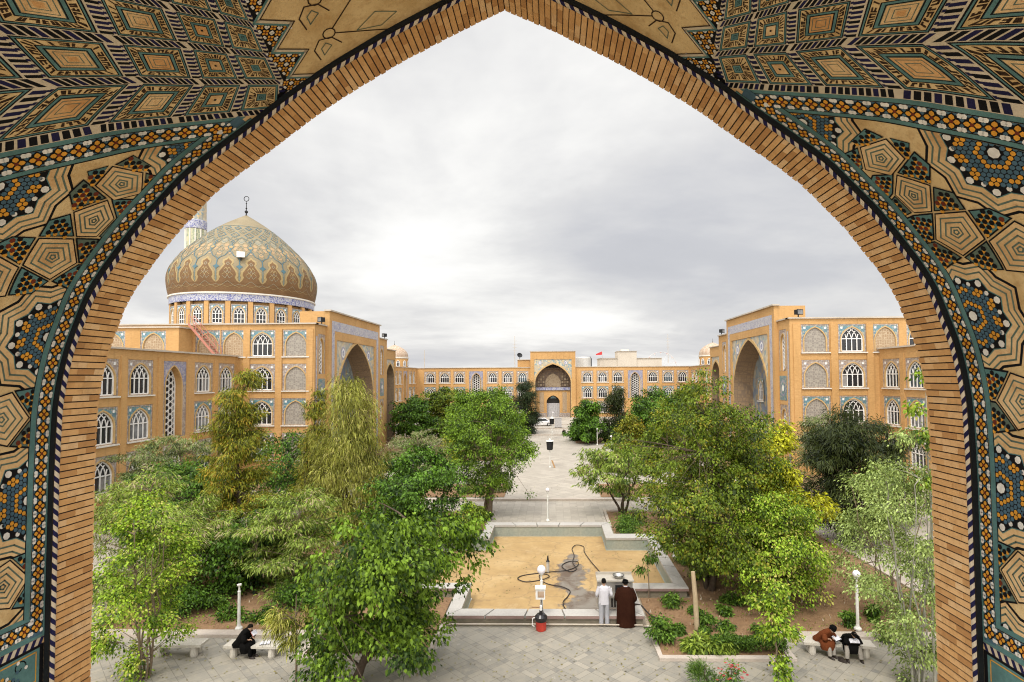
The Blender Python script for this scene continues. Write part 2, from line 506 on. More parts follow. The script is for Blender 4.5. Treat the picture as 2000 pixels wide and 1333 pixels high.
at = o.data.attributes.new('tint', 'FLOAT', 'FACE'); at.data.foreach_set('value', tints)
# mortar bed behind the courses, the far face and the thickness of the portal front
mb = MB()
for sg in (-1, 1):
    rows = [[sof(sg, s, y, 0.0) for s in SS] for y in (ynear(sg), YF - 0.008)]
    mb.grid(rows, M['joint'])
mb.build('mortar_bed', arch)
mb = MB()
front = [(AX - 7.0, 0), (AX - 7.0, 16.4), (AX, 16.4), (AX + 7.0, 16.4), (AX + 7.0, 0)]
for sg in (-1, 1):
    pts = [sof(sg, s, YF, 0.0) for s in SS]
    for i in range(len(pts) - 1):
        a, b = pts[i], pts[i + 1]
        oa = (AX + sg * 7.0 * min(1, max(0, (i) / 40)), YF, 16.4) if i < 40 else (AX + sg * 7.0, YF, 16.4 - 16.4 * (i - 40) / (len(pts) - 41))
        ob = (AX + sg * 7.0 * min(1, max(0, (i + 1) / 40)), YF, 16.4) if i + 1 <= 40 else (AX + sg * 7.0, YF, 16.4 - 16.4 * (i + 1 - 40) / (len(pts) - 41))
        mb.face([a, b, ob, oa], M['brick'])
mb.build('outer_wall', arch)

# twisted rope moulding along the soffit edge: short glazed rolls, navy and cream in turn
mb = MB()
for sg in (-1, 1):
    y0 = ynear(sg); n = int(10.2 / 0.056)
    for i in range(n):
        m = tNAVY if i % 2 else tCRM
        s0 = i * 0.056; s1 = s0 + 0.056; sk = 0.08
        rows = []
        for a in range(7):
            th = PI * a / 6; yy = y0 + 0.025 - 0.027 * math.cos(th); hh = 0.012 + 0.022 * math.sin(th)
            off = sk * a / 6
            rows.append([sof(sg, s0 + off - sk / 2, yy, hh), sof(sg, (s0 + s1) / 2 + off - sk / 2, yy, hh), sof(sg, s1 + off - sk / 2, yy, hh)])
        mb.grid(rows, m)
mb.build('rope_moulding', arch)
# dark glazed step between soffit and tiled vault
mb = MB()
for sg in (-1, 1):
    y0 = ynear(sg); f = vault(sg)
    a = [sof(sg, s, y0 - 0.0, 0.0) for s in np.linspace(0, 10.2, 140)]
    b = [f(s, y0, 0.0) for s in np.linspace(0, 10.2, 140)]
    mb.grid([a, b], tSTEP)
mb.build('glazed_step', arch)

# vault lining (plain bed) then every tile pattern laid on it
T0 = 1.6
mb = MB()
for sg in (-1, 1):
    f = vault(sg); ss = [s for s in TS if s < 12.5]
    mb.grid([[f(s, t, 0.0) for s in ss] for t in (T0, 2.6, 3.6, 4.6, ynear(sg))], tTAN)
mb.build('vault_lining', arch)

SB = TS
def flower(ch, mb, cx, cy, u, ang, h):
    """one square of the border: black eight-lobed ground, orange four-petal flower, white corner buds"""
    ca, sa = math.cos(ang), math.sin(ang)
    def P(x, y): return (cx + (x * ca - y * sa) * u, cy + (x * sa + y * ca) * u)
    star = []
    for k in range(16):
        r = 0.53 if k % 2 == 0 else 0.42
        star.append(P(r * math.cos(k * PI / 8), r * math.sin(k * PI / 8)))
    ch.add(mb, star, h + 0.002, tBLK)
    for k in range(4):
        a = k * PI / 2 + PI / 4 * 0
        pet = [(0.08, 0), (0.2, 0.15), (0.34, 0.12), (0.43, 0), (0.34, -0.12), (0.2, -0.15)]
        ch.add(mb, [P(x * math.cos(a) - y * math.sin(a), x * math.sin(a) + y * math.cos(a)) for x, y in pet], h + 0.0035, tYEL, True)
        b = a + PI / 4
        bud = [(0.40, 0.0), (0.50, 0.15), (0.64, 0.14), (0.72, 0), (0.64, -0.14), (0.50, -0.15)]
        ch.add(mb, [P(x * math.cos(b) - y * math.sin(b), x * math.sin(b) + y * math.cos(b)) for x, y in bud], h + 0.003, tWHT, True)
    ch.add(mb, [P(0.1, 0.1), P(-0.1, 0.1), P(-0.1, -0.1), P(0.1, -0.1)], h + 0.005, tMAR, True)

SEND = 9.12
for sg in (-1, 1):
    f = vault(sg)
    if sg > 0: yn = 5.80; DD = (0.0, 0.0); DP = (0.0, 0.0); DL = 8.72
    else: yn = 5.87; DD = (0.15, 0.22); DP = (0.13, 0.14); DL = 9.07
    tb = yn - 0.095              # centre line of the border along the arch edge
    tp = yn - 0.245              # the panel starts here
    # ---- borders
    ch = Chart(f, SB); mb = MB()
    def strip_t(t0, t1, s0, s1, h, m): ch.add(mb, [(s0, t0), (s1, t0), (s1, t1), (s0, t1)], h, m, True)
    scusp = DL - tb
    strip_t(yn - 0.03, yn - 0.001, scusp - 0.22, SEND + .12, 0.002, tTEAL)
    strip_t(tb - 0.072, tb + 0.062, scusp - 0.15, SEND + 0.1, 0.003, tSLA)
    strip_t(tb - 0.078, tb - 0.072, scusp - 0.1, SEND - 0.1, 0.004, tBLK); strip_t(tb + 0.062, tb + 0.068, scusp - 0.22, SEND + 0.1, 0.004, tBLK)
    strip_t(tp + 0.012, tb - 0.078, scusp + 0.1, SEND - 0.09, 0.002, tTEAL); strip_t(tp, tp + 0.012, scusp + 0.15, SEND - 0.12, 0.003, tBLK)
    def strip_d(d0, d1, t0, t1, h, m):      # along the 45 degree border; d across it
        r2 = math.sqrt(2)
        ch.add(mb, [(DL + d0 * r2 - t0, t0), (DL + d1 * r2 - t0, t0), (DL + d1 * r2 - t1, t1), (DL + d0 * r2 - t1, t1)], h, m)
    td = tb - 0.02
    strip_d(-0.135, -0.085, 2.4, td + 0.03, 0.002, tTEAL); strip_d(-0.09, -0.082, 2.4, td, 0.0025, tBLK)
    strip_d(-0.08, 0.08, 2.4, td, 0.0027, tSLA)
    strip_d(0.08, 0.088, 2.4, td - 0.08, 0.0045, tBLK); strip_d(0.088, 0.13, 2.4, td - 0.1, 0.0022, tTEAL); strip_d(0.13, 0.142, 2.4, td - 0.12, 0.003, tBLK)
    # bottom border
    ch.add(mb, [(SEND - 0.07, 2.4), (SEND + 0.07, 2.4), (SEND + 0.07, tb), (SEND - 0.07, tb)], 0.0032, tSLA, True)
    ch.add(mb, [(SEND - 0.13, 2.4), (SEND - 0.08, 2.4), (SEND - 0.08, tb - 0.07), (SEND - 0.13, tb - 0.07)], 0.0021, tTEAL, True)
    ch.add(mb, [(SEND - 0.08, 2.4), (SEND - 0.072, 2.4), (SEND - 0.072, tb - 0.07), (SEND - 0.08, tb - 0.07)], 0.004, tBLK, True)
    ch.add(mb, [(SEND + 0.075, 2.4), (SEND + 0.13, 2.4), (SEND + 0.13, yn - 0.001), (SEND + 0.075, yn - 0.001)], 0.0021, tTEAL, True)
    u = 0.1345
    n = int((SEND - scusp) / u)
    for i in range(n + 1):
        flower(ch, mb, SEND - i * u, tb, u, 0.0, 0.003)
    n = int((tb - 2.6) / (u * 1.16 / math.sqrt(2)))
    for i in range(1, n):
        t = tb - i * u * 1.16 / math.sqrt(2)
        if t < 2.5: break
        flower(ch, mb, DL - t, t, u * 1.16, PI / 4, 0.0028)
    for i in range(1, 20):
        flower(ch, mb, SEND, tb - i * u, u, 0.0, 0.0034)
    mb.build('flower_tile_border', arch)

    # ---- girih panel: medallions, pentagons, kites
    ch = Chart(f, SB); mb = MB(); r2 = math.sqrt(2)
    ch.clips = [(0, -1, -tp), (1, 1, DL + 0.142 * r2), (-1, 0, -(SEND - 0.13)), (0, 1, 2.4)]
    ds, dt = DP
    sh = lambda P: [(a + ds, b + dt) for a, b in P]
    ch.add(mb, [(3, 2.4), (9.4, 2.4), (9.4, 5.9), (3, 5.9)], 0.001, tTAN2, True)
    def medallion(cx, cy):
        star = lambda a, b, ph=0: [(cx + (a if k % 2 == 0 else b) * math.cos(k * PI / 10 + ph), cy + (a if k % 2 == 0 else b) * math.sin(k * PI / 10 + ph)) for k in range(20)]
        ch.add(mb, star(0.625, 0.55), 0.002, tBLK); ch.add(mb, star(0.598, 0.523), 0.003, tTAN)
        for a, b in ((0.555, 0.485), (0.49, 0.425)):
            ch.line(mb, star(a, b), 0.017, 0.004, tGRN, True)
        ch.add(mb, star(0.425, 0.365), 0.0045, tTEAL); ch.add(mb, star(0.415, 0.355), 0.0055, tBLK)
        for k in range(20):
            a = k * PI / 10; r = 0.365 if k % 2 == 0 else 0.325
            ch.add(mb, ngon(cx + r * math.cos(a), cy + r * math.sin(a), 0.036 if k % 2 == 0 else 0.024, 7, a), 0.0065, tWHT, True)
        p = 0.047
        for i in range(-8, 9):
            for j in range(-9, 10):
                x = (i + (j % 2) * 0.5) * p; y = j * p * 0.866; r = math.hypot(x, y)
                if r > 0.325 or r < 0.06: continue
                a = math.atan2(y, x); near = abs(((a + PI / 10) % (PI / 5)) - PI / 10) * r
                yel = (0.235 < r < 0.325 and math.hypot(r - 0.272, near) < 0.052) or (0.10 < r < 0.15)
                ch.add(mb, ngon(cx + x, cy + y, 0.0225, 6, 0.3), 0.0065, tYEL if yel else tSLA, True)
        ch.add(mb, ngon(cx, cy, 0.05, 8), 0.0065, tWHT, True)
    meds = [(3.52, 5.56), (4.72, 4.31), (6.03, 5.49), (7.69, 5.50), (9.35, 5.50), (5.95, 3.2), (7.0, 4.4)]
    for c in sh(meds): medallion(*c)
    pent = [[(4.48, 5.25), (4.72, 5.03), (4.95, 5.23), (4.89, 5.43), (4.64, 5.47)],
            [(4.97, 5.22), (5.06, 4.9), (5.36, 4.92), (5.45, 5.26), (5.21, 5.43)],
            [(5.28, 4.56), (5.38, 4.91), (5.68, 4.92), (5.78, 4.6), (5.53, 4.38)],
            [(6.59, 5.26), (6.86, 5.48), (7.13, 5.26), (7.03, 4.95), (6.69, 4.95)],
            [(8.22, 5.33), (8.46, 5.54), (8.70, 5.34), (8.6, 5.04), (8.32, 5.04)],
            [(4.15, 5.01), (4.07, 5.34), (4.28, 5.52), (4.47, 5.31), (4.40, 5.02)]]
    for P in pent:
        P = sh(P)
        ch.add(mb, P, 0.007, tBLK); ch.add(mb, shrink(P, 0.935), 0.008, tTAN)
        for k in (0.72, 0.48, 0.24, 0.1):
            ch.line(mb, shrink(P, k), 0.015, 0.009, tGRN, True)
    kites = [[(4.47, 5.23), (4.71, 5.02), (4.56, 4.86), (4.38, 4.88)], [(4.74, 5.02), (4.87, 4.87), (5.05, 4.89), (4.95, 5.21)],
             [(5.06, 4.88), (5.11, 4.68), (5.26, 4.56), (5.36, 4.9)], [(5.37, 4.92), (5.67, 4.93), (5.62, 5.15), (5.46, 5.26)],
             [(4.90, 5.46), (4.96, 5.23), (5.21, 5.44), (5.2, 5.6), (4.9, 5.6)], [(5.22, 5.45), (5.46, 5.28), (5.53, 5.58), (5.2, 5.6)],
             [(6.53, 5.6), (6.58, 5.27), (6.85, 5.49), (6.86, 5.6)], [(7.19, 5.6), (7.13, 5.27), (6.87, 5.49), (6.86, 5.6)],
             [(8.19, 5.6), (8.21, 5.34), (8.45, 5.55), (8.45, 5.6)], [(8.78, 5.6), (8.71, 5.35), (8.47, 5.55), (8.47, 5.6)],
             [(4.4, 5.6), (4.36, 5.5), (4.46, 5.27), (4.63, 5.48), (4.66, 5.6)], [(4.68, 5.6), (4.65, 5.48), (4.88, 5.45), (4.88, 5.6)],
             [(3.96, 5.10), (4.13, 5.02), (4.05, 5.33), (3.97, 5.36)], [(4.06, 5.36), (4.26, 5.53), (4.26, 5.6), (4.02, 5.6)], [(4.16, 4.98), (4.3, 4.85), (4.42, 5.0)]]
    for P in kites:
        P = sh(P)
        ch.add(mb, P, 0.0075, tBLK); ch.add(mb, shrink(P, 0.88), 0.0085, tGRN if rnd.random() < 0.4 else tTEAL)
        Q = shrink(P, 0.80); p = 0.06
        x0 = min(a for a, b in Q); x1 = max(a for a, b in Q); y0 = min(b for a, b in Q); y1 = max(b for a, b in Q)
        for i in range(int((x1 - x0) / p) + 2):
            for j in range(int((y1 - y0) / (p * 0.866)) + 2):
                x = x0 + (i + (j % 2) * 0.5) * p; y = y0 + j * p * 0.866
                if inside((x, y), Q):
                    ch.add(mb, ngon(x, y, 0.027, 6, 0.2), 0.0105, tMAR if rnd.random() < 0.2 else tBLK, True)
                    ch.add(mb, ngon(x + p * 0.5, y + p * 0.29, 0.022, 6), 0.0098, tYEL, True)
    mb.build('star_tile_panel', arch)

    # ---- net of diamonds spreading over the upper vault
    ch = Chart(f, SB); mb = MB(); ds, dt = DD
    ch.clips = [(0, 1, 2.2), (0, -1, -(yn - 0.002))]
    rowsV = [[(2.67, 5.89), (2.94, 5.50), (3.34, 5.08), (3.86, 4.60), (4.49, 3.97), (5.25, 3.2), (6.1, 2.35)],
             [(2.42, 5.54), (2.69, 5.22), (2.98, 4.89), (3.31, 4.48), (3.74, 4.03), (4.3, 3.4), (4.95, 2.6)],
             [(2.34, 5.14), (2.58, 4.82), (2.80, 4.50), (3.15, 4.07), (3.6, 3.5), (4.1, 2.85), (4.7, 2.1)],
             [(2.26, 4.74), (2.44, 4.46), (2.67, 4.12), (2.97, 3.65), (3.36, 3.05), (3.8, 2.4), (4.3, 1.7)],
             [(2.17, 4.35), (2.33, 4.08), (2.53, 3.75), (2.8, 3.3), (3.15, 2.7), (3.55, 2.05), (4.0, 1.4)],
             [(2.08, 3.97), (2.22, 3.70), (2.40, 3.38), (2.64, 2.94), (2.95, 2.4), (3.3, 1.8), (3.7, 1.2)],
             [(1.98, 3.6), (2.11, 3.33), (2.27, 3.02), (2.48, 2.6), (2.75, 2.1), (3.06, 1.5), (3.4, 1.0)]]
    V = [[(a + ds, b + dt) for a, b in r] for r in rowsV]
    # A line is the straight edge of the border
    V[0] = [(DL - 0.135 * r2 - b, b) for a, b in V[0]]
    ch.add(mb, [V[0][0]] + V[0][1:] + V[6][::-1] + [V[5][0], V[4][0], V[3][0], V[2][0], V[1][0]], 0.001, tCRM)
    for j in range(6):
        for i in range(6):
            q00, q10, q11, q01 = V[j][i], V[j][i + 1], V[j + 1][i + 1], V[j + 1][i]
            def P(u, v):
                a = (q00[0] + (q10[0] - q00[0]) * u, q00[1] + (q10[1] - q00[1]) * u); b = (q01[0] + (q11[0] - q01[0]) * u, q01[1] + (q11[1] - q01[1]) * u)
                return (a[0] + (b[0] - a[0]) * v, a[1] + (b[1] - a[1]) * v)
            def rect(u0, v0, u1, v1, h, m): ch.add(mb, [P(u0, v0), P(u1, v0), P(u1, v1), P(u0, v1)], h, m)
            wu = 0.19; wv = 0.20
            # ropes: slanted navy tiles along the row, straight ones across it
            nn = 8 if i < 2 else 10
            for k in range(nn):
                u0 = wu * 0.4 + (1 - wu * 0.3) * k / nn
                ch.add(mb, [P(u0, 0.015), P(u0 + 0.68 / nn, 0.015), P(u0 + 0.68 / nn + 0.09, wv - 0.02), P(u0 + 0.09, wv - 0.02)], 0.002, tBLK if (k + i) % 3 else tNAVY)
            nk = 6 if i < 2 else 8
            for k in range(nk):
                v0 = wv + (1 - wv) * k / nk
                rect(0.035, v0, wu - 0.025, v0 + 0.58 * (1 - wv) / nk, 0.002, tNAVY if k % 3 else tBLK); rect(0.004, v0 + 0.25 * (1 - wv) / nk, 0.035, v0 + 0.72 * (1 - wv) / nk, 0.002, tNAVY)
            def ring(k0, k1, h, m):   # band between two insets of the diamond
                A0, A1, B0, B1 = wu + k0 * (1 - wu), wv + k0 * (1 - wv), wu + (1 - k0) * (1 - wu), wv + (1 - k0) * (1 - wv)
                a0, a1, b0, b1 = wu + k1 * (1 - wu), wv + k1 * (1 - wv), wu + (1 - k1) * (1 - wu), wv + (1 - k1) * (1 - wv)
                for quad in ([(A0, A1), (B0, A1), (b0, a1), (a0, a1)], [(B0, A1), (B0, B1), (b0, b1), (b0, a1)], [(B0, B1), (A0, B1), (a0, b1), (b0, b1)], [(A0, B1), (A0, A1), (a0, a1), (a0, b1)]):
                    ch.add(mb, [P(*c) for c in quad], h, m)
            def core(k0, h, m): rect(wu + k0 * (1 - wu), wv + k0 * (1 - wv), wu + (1 - k0) * (1 - wu), wv + (1 - k0) * (1 - wv), h, m)
            small = i == 0
            k1, k2, k3 = (0.09, 0.36, 0.44) if small else ((0.075, 0.25, 0.325) if i == 1 else (0.062, 0.185, 0.25))
            ring(0, 0.022, 0.003, tBLK); ring(0.022, k1, 0.0025, tTEAL)
            ring(k1, k2, 0.0025, tTAN2)
            # squared letters: uprights with feet and loops, rough and irregular
            lr = random.Random(i * 31 + j * 7 + 5)
            ka, kb = k1 + (k2 - k1) * 0.14, k2 - (k2 - k1) * 0.12
            def along(e, x, d):       # e = edge, x along, d inset
                A = (wu + d * (1 - wu), wv + d * (1 - wv)); B = (wu + (1 - d) * (1 - wu), wv + (1 - d) * (1 - wv))
                if e == 0: return P(A[0] + (B[0] - A[0]) * x, A[1])
                if e == 1: return P(B[0], A[1] + (B[1] - A[1]) * x)
                if e == 2: return P(B[0] - (B[0] - A[0]) * x, B[1])
                return P(A[0], B[1] - (B[1] - A[1]) * x)
            for e in range(4):
                x = 0.03
                def stroke(x0, x1, d0, d1): ch.add(mb, [along(e, x0, d0), along(e, x1, d0), along(e, x1, d1), along(e, x0, d1)], 0.004, tDKB)
                w = 0.05
                while x < 0.93:
                    kind = lr.random(); L = lr.choice((0.09, 0.11, 0.15)); dm = (ka + kb) / 2
                    x1 = min(x + L, 0.97)
                    if kind < 0.4: stroke(x, x + w, ka, kb); stroke(x, x1, kb - (kb - ka) * 0.36, kb)
                    elif kind < 0.7: stroke(x, x + w, ka, kb); stroke(x1 - w, x1, ka, kb); stroke(x, x1, ka, ka + (kb - ka) * 0.34)
                    elif kind < 0.85: stroke(x, x1, ka, ka + (kb - ka) * 0.28); stroke(x, x1, dm, dm + (kb - ka) * 0.3); stroke(x1 - w, x1, ka, kb)
                    else: stroke(x, x + w, ka, kb)
                    x = x1 + 0.03
            ring(k1 - 0.016, k1, 0.0032, tBLK); ring(k2 - 0.004, k2 + 0.016, 0.0034, tBLK); ring(k2 + 0.012, k3, 0.003, tTEAL); core(k3, 0.003, tBLK)
            if small: core(0.455, 0.004, tTEAL); core(0.485, 0.005, tBLK)
            else:
                core(k3 + 0.026, 0.004, tORA if (i + j) % 3 == 0 else tTAN)
                if i == 1: core(0.47, 0.005, tBLK)
                else:
                    ring(0.32, 0.334, 0.005, tGRN); ring(0.395, 0.409, 0.005, tGRN)
                    if i > 2: ring(0.27, 0.278, 0.005, tGRN); core(0.44, 0.005, tORA)
    mb.build('diamond_tile_net', arch)

    # ---- zigzag edge: little flowers between the diamonds and the plain crown
    ch = Chart(f, SB); mb = MB()
    ch.clips = [(0, 1, 2.2), (0, -1, -(yn - 0.002))]
    zz = []
    t = 6.2; k = 0
    while t > 2.3:
        base = 2.05 + (t - 5.1) * 0.12
        zz.append((base + (0.27 if k % 2 else 0.0) + ds * 0.8, t + dt * 0.6)); t -= 0.17 if k % 2 else 0.235; k += 1
    ch2poly = zz + [(p[0], p[1]) for p in [V[6][0], V[5][0], V[4][0], V[3][0], V[2][0], V[1][0], V[0][0]]] + [(V[0][0][0] + 0.05, yn)]
    ch.add(mb, ch2poly, 0.0015, tBLK)
    for i in range(0, 14):
        for j in range(0, 42):
            x = 1.85 + i * 0.088; y = 2.4 + j * 0.088
            if inside((x, y), ch2poly) and inside((x - 0.015, y), ch2poly): flower(ch, mb, x, y, 0.088, 0.0, 0.002)
    # crown side of the zigzag
    crown = [(0.0, 2.2)] + [(zz[-1][0] - 0.02, 2.2)] + [(a - 0.02, b) for a, b in zz[::-1]] + [(0.0, yn)]
    ch.add(mb, crown, 0.001, tTAN2)
    ch.line(mb, [(a + 0.012, b) for a, b in zz], 0.022, 0.0065, tTEAL); ch.line(mb, [(a - 0.022, b) for a, b in zz], 0.045, 0.006, tYEL if False else tCRM)
    ch.line(mb, [(a - 0.055, b) for a, b in zz], 0.012, 0.007, tDKB)
    # knot-like black line work on the crown
    for k in range(8):
        ty = yn - 0.12 - k * 0.46; sx = 1.93 + (ty - 5.1) * 0.13 + ds * 0.8
        loop = [(sx - 0.02, ty), (sx - 0.02, ty - 0.16), (sx - 0.12, ty - 0.25), (sx - 0.24, ty - 0.2), (sx - 0.30, ty - 0.06)]
        ch.line(mb, loop, 0.014, 0.004, tDKB)
        ch.line(mb, ngon(sx - 0.24, ty - 0.26, 0.065, 12), 0.013, 0.0045, tDKB, True)
        ch.line(mb, [(sx - 0.3, ty - 0.3), (sx - 0.95, ty - 0.75), (sx - 1.75, ty - 1.0)], 0.014, 0.004, tDKB)
        ch.line(mb, [(sx - 0.3, ty - 0.22), (sx - 0.9, ty + 0.2), (sx - 1.6, ty + 0.55)], 0.014, 0.0043, tDKB)
        ch.line(mb, [(sx - 0.5, ty - 0.1), (sx - 0.75, ty - 0.2), (sx - 0.95, ty - 0.05), (sx - 0.75, ty + 0.02)], 0.01, 0.005, tGRN, True)
        ch.line(mb, [(sx - 0.08, ty - 0.03), (sx - 0.09, ty - 0.13), (sx - 0.16, ty - 0.17), (sx - 0.2, ty - 0.1)], 0.01, 0.005, tGRN, True)
        ch.line(mb, [(sx - 0.95, ty - 0.35), (sx - 1.2, ty - 0.5), (sx - 1.45, ty - 0.35), (sx - 1.2, ty - 0.2)], 0.01, 0.005, tGRN, True)
    mb.build('crown_tile_field', arch)

    # ---- dado below: teal floral panel
    ch = Chart(f, SB); mb = MB()
    ch.clips = [(0, 1, 2.4), (0, -1, -(yn - 0.002))]
    s0 = SEND + 0.13
    for k in range(40):
        t = yn - k * 0.085
        ch.add(mb, [(s0 + 0.002, t), (s0 + 0.002, t - 0.042), (s0 + 0.07, t - 0.075), (s0 + 0.07, t - 0.033)], 0.004, tNAVY, True)
        ch.add(mb, [(s0 + 0.002, t - 0.042), (s0 + 0.002, t - 0.085), (s0 + 0.07, t - 0.118), (s0 + 0.07, t - 0.075)], 0.004, tCRM, True)
    ch.add(mb, [(s0 + 0.07, 2.4), (12.4, 2.4), (12.4, yn), (s0 + 0.07, yn)], 0.001, tBLK, True)
    ch.add(mb, [(s0 + 0.10, 2.4), (12.4, 2.4), (12.4, yn - 0.05), (s0 + 0.10, yn - 0.05)], 0.002, tTEAL, True)
    ch.line(mb, [(s0 + 0.13, 2.4), (s0 + 0.13, yn - 0.09), (12.4, yn - 0.09)], 0.012, 0.003, tYEL)
    lr = random.Random(3 + sg)
    for k in range(170):
        cx = s0 + 0.2 + lr.random() * 1.5; cy = yn - 0.16 - lr.random() * 1.3; rr = lr.uniform(0.035, 0.085)
        a0 = lr.random() * 6.28; pts = [(cx + rr * (1 - i / 16) * math.cos(a0 + i * 0.55), cy + rr * (1 - i / 16) * math.sin(a0 + i * 0.55)) for i in range(12)]
        ch.line(mb, pts, 0.010, 0.004, lr.choice((tBLK, tBLK, tNAVY, tYEL)))
        for q in pts[::4]: ch.add(mb, ngon(q[0], q[1], 0.02, 6, a0), 0.005, lr.choice((tYEL, tWHT, tSLA)), True)
    mb.build('dado_tile_panel', arch)
# ------------------------------------------------------------------ facade kit (local: x right, z up, -y towards the viewer)
def arch_pts(a, spring, rise, n=14):
    out = []
    for i in range(n + 1):
        x = -a + 2 * a * i / n if False else -a * math.cos(PI * i / n)
        t = abs(x) / a
        y = spring + rise * (0.76 * math.sqrt(max(0, 1 - t * t)) + 0.24 * (1 - t))
        out.append((x, y))
    return out

def arch_plate(mb, W, H, ap, y, m, floor=0.0, mtop=None):
    """flat plate WxH with an arched hole; above the springing it may take another material"""
    a = -ap[0][0]; sp = ap[0][1]
    P = lambda x, z: (x, y, z)
    if floor > 0: mb.face([P(-W / 2, 0), P(W / 2, 0), P(W / 2, floor), P(-W / 2, floor)], m)
    mb.face([P(-W / 2, floor), P(-a, floor), P(-a, sp), P(-W / 2, sp)], m)
    mb.face([P(a, floor), P(W / 2, floor), P(W / 2, sp), P(a, sp)], m)
    mt = mtop or m
    mb.face([P(-W / 2, sp), P(-a, sp), P(-a, H), P(-W / 2, H)], mt)
    mb.face([P(a, sp), P(W / 2, sp), P(W / 2, H), P(a, H)], mt)
    for (x0, y0), (x1, y1) in zip(ap[:-1], ap[1:]):
        mb.face([P(x0, y0), P(x1, y1), P(x1, H), P(x0, H)], mt)

def arch_reveal(mb, ap, y0, y1, m, floor=0.0, sill=True):
    out = [(ap[0][0], floor)] + ap + [(ap[-1][0], floor)]
    for p, q in zip(out[:-1], out[1:]):
        mb.face([(p[0], y0, p[1]), (q[0], y0, q[1]), (q[0], y1, q[1]), (p[0], y1, p[1])], m)
    if sill: mb.face([(ap[0][0], y0, floor), (ap[-1][0], y0, floor), (ap[-1][0], y1, floor), (ap[0][0], y1, floor)], m)

def arch_fill(mb, ap, y, m, floor=0.0):
    c = (0, y, ap[0][1])
    mb.face([(ap[0][0], y, floor), (ap[-1][0], y, floor), (ap[-1][0], y, ap[-1][1]), (ap[0][0], y, ap[0][1])], m)
    for p, q in zip(ap[:-1], ap[1:]): mb.face([c, (q[0], y, q[1]), (p[0], y, p[1])], m)

def arch_band(mb, ap, w, y, d, m, floor=0.0):
    """raised moulding following the arch"""
    out = [(ap[0][0], floor)] + ap + [(ap[-1][0], floor)]
    sc = []
    for i, p in enumerate(out):
        a = out[max(i - 1, 0)]; b = out[min(i + 1, len(out) - 1)]
        dx, dz = b[0] - a[0], b[1] - a[1]; L = math.hypot(dx, dz); sc.append((p[0] - dz / L * w, p[1] + dx / L * w))
    for i in range(len(out) - 1):
        p, q, r, s = out[i], out[i + 1], sc[i + 1], sc[i]
        mb.face([(p[0], y - d, p[1]), (q[0], y - d, q[1]), (r[0], y - d, r[1]), (s[0], y - d, s[1])], m)
        mb.face([(s[0], y - d, s[1]), (r[0], y - d, r[1]), (r[0], y, r[1]), (s[0], y, s[1])], m)
        mb.face([(p[0], y - d, p[1]), (q[0], y - d, q[1]), (q[0], y, q[1]), (p[0], y, p[1])], m)

PH = 2.56
def star_dot(mb, x, z, y, r, m):
    pts = [(x + r * (1 if k % 2 == 0 else 0.72) * math.cos(k * PI / 4 + PI / 4), y, z + r * (1 if k % 2 == 0 else 0.72) * math.sin(k * PI / 4 + PI / 4)) for k in range(8)]
    mb.face(pts, m)

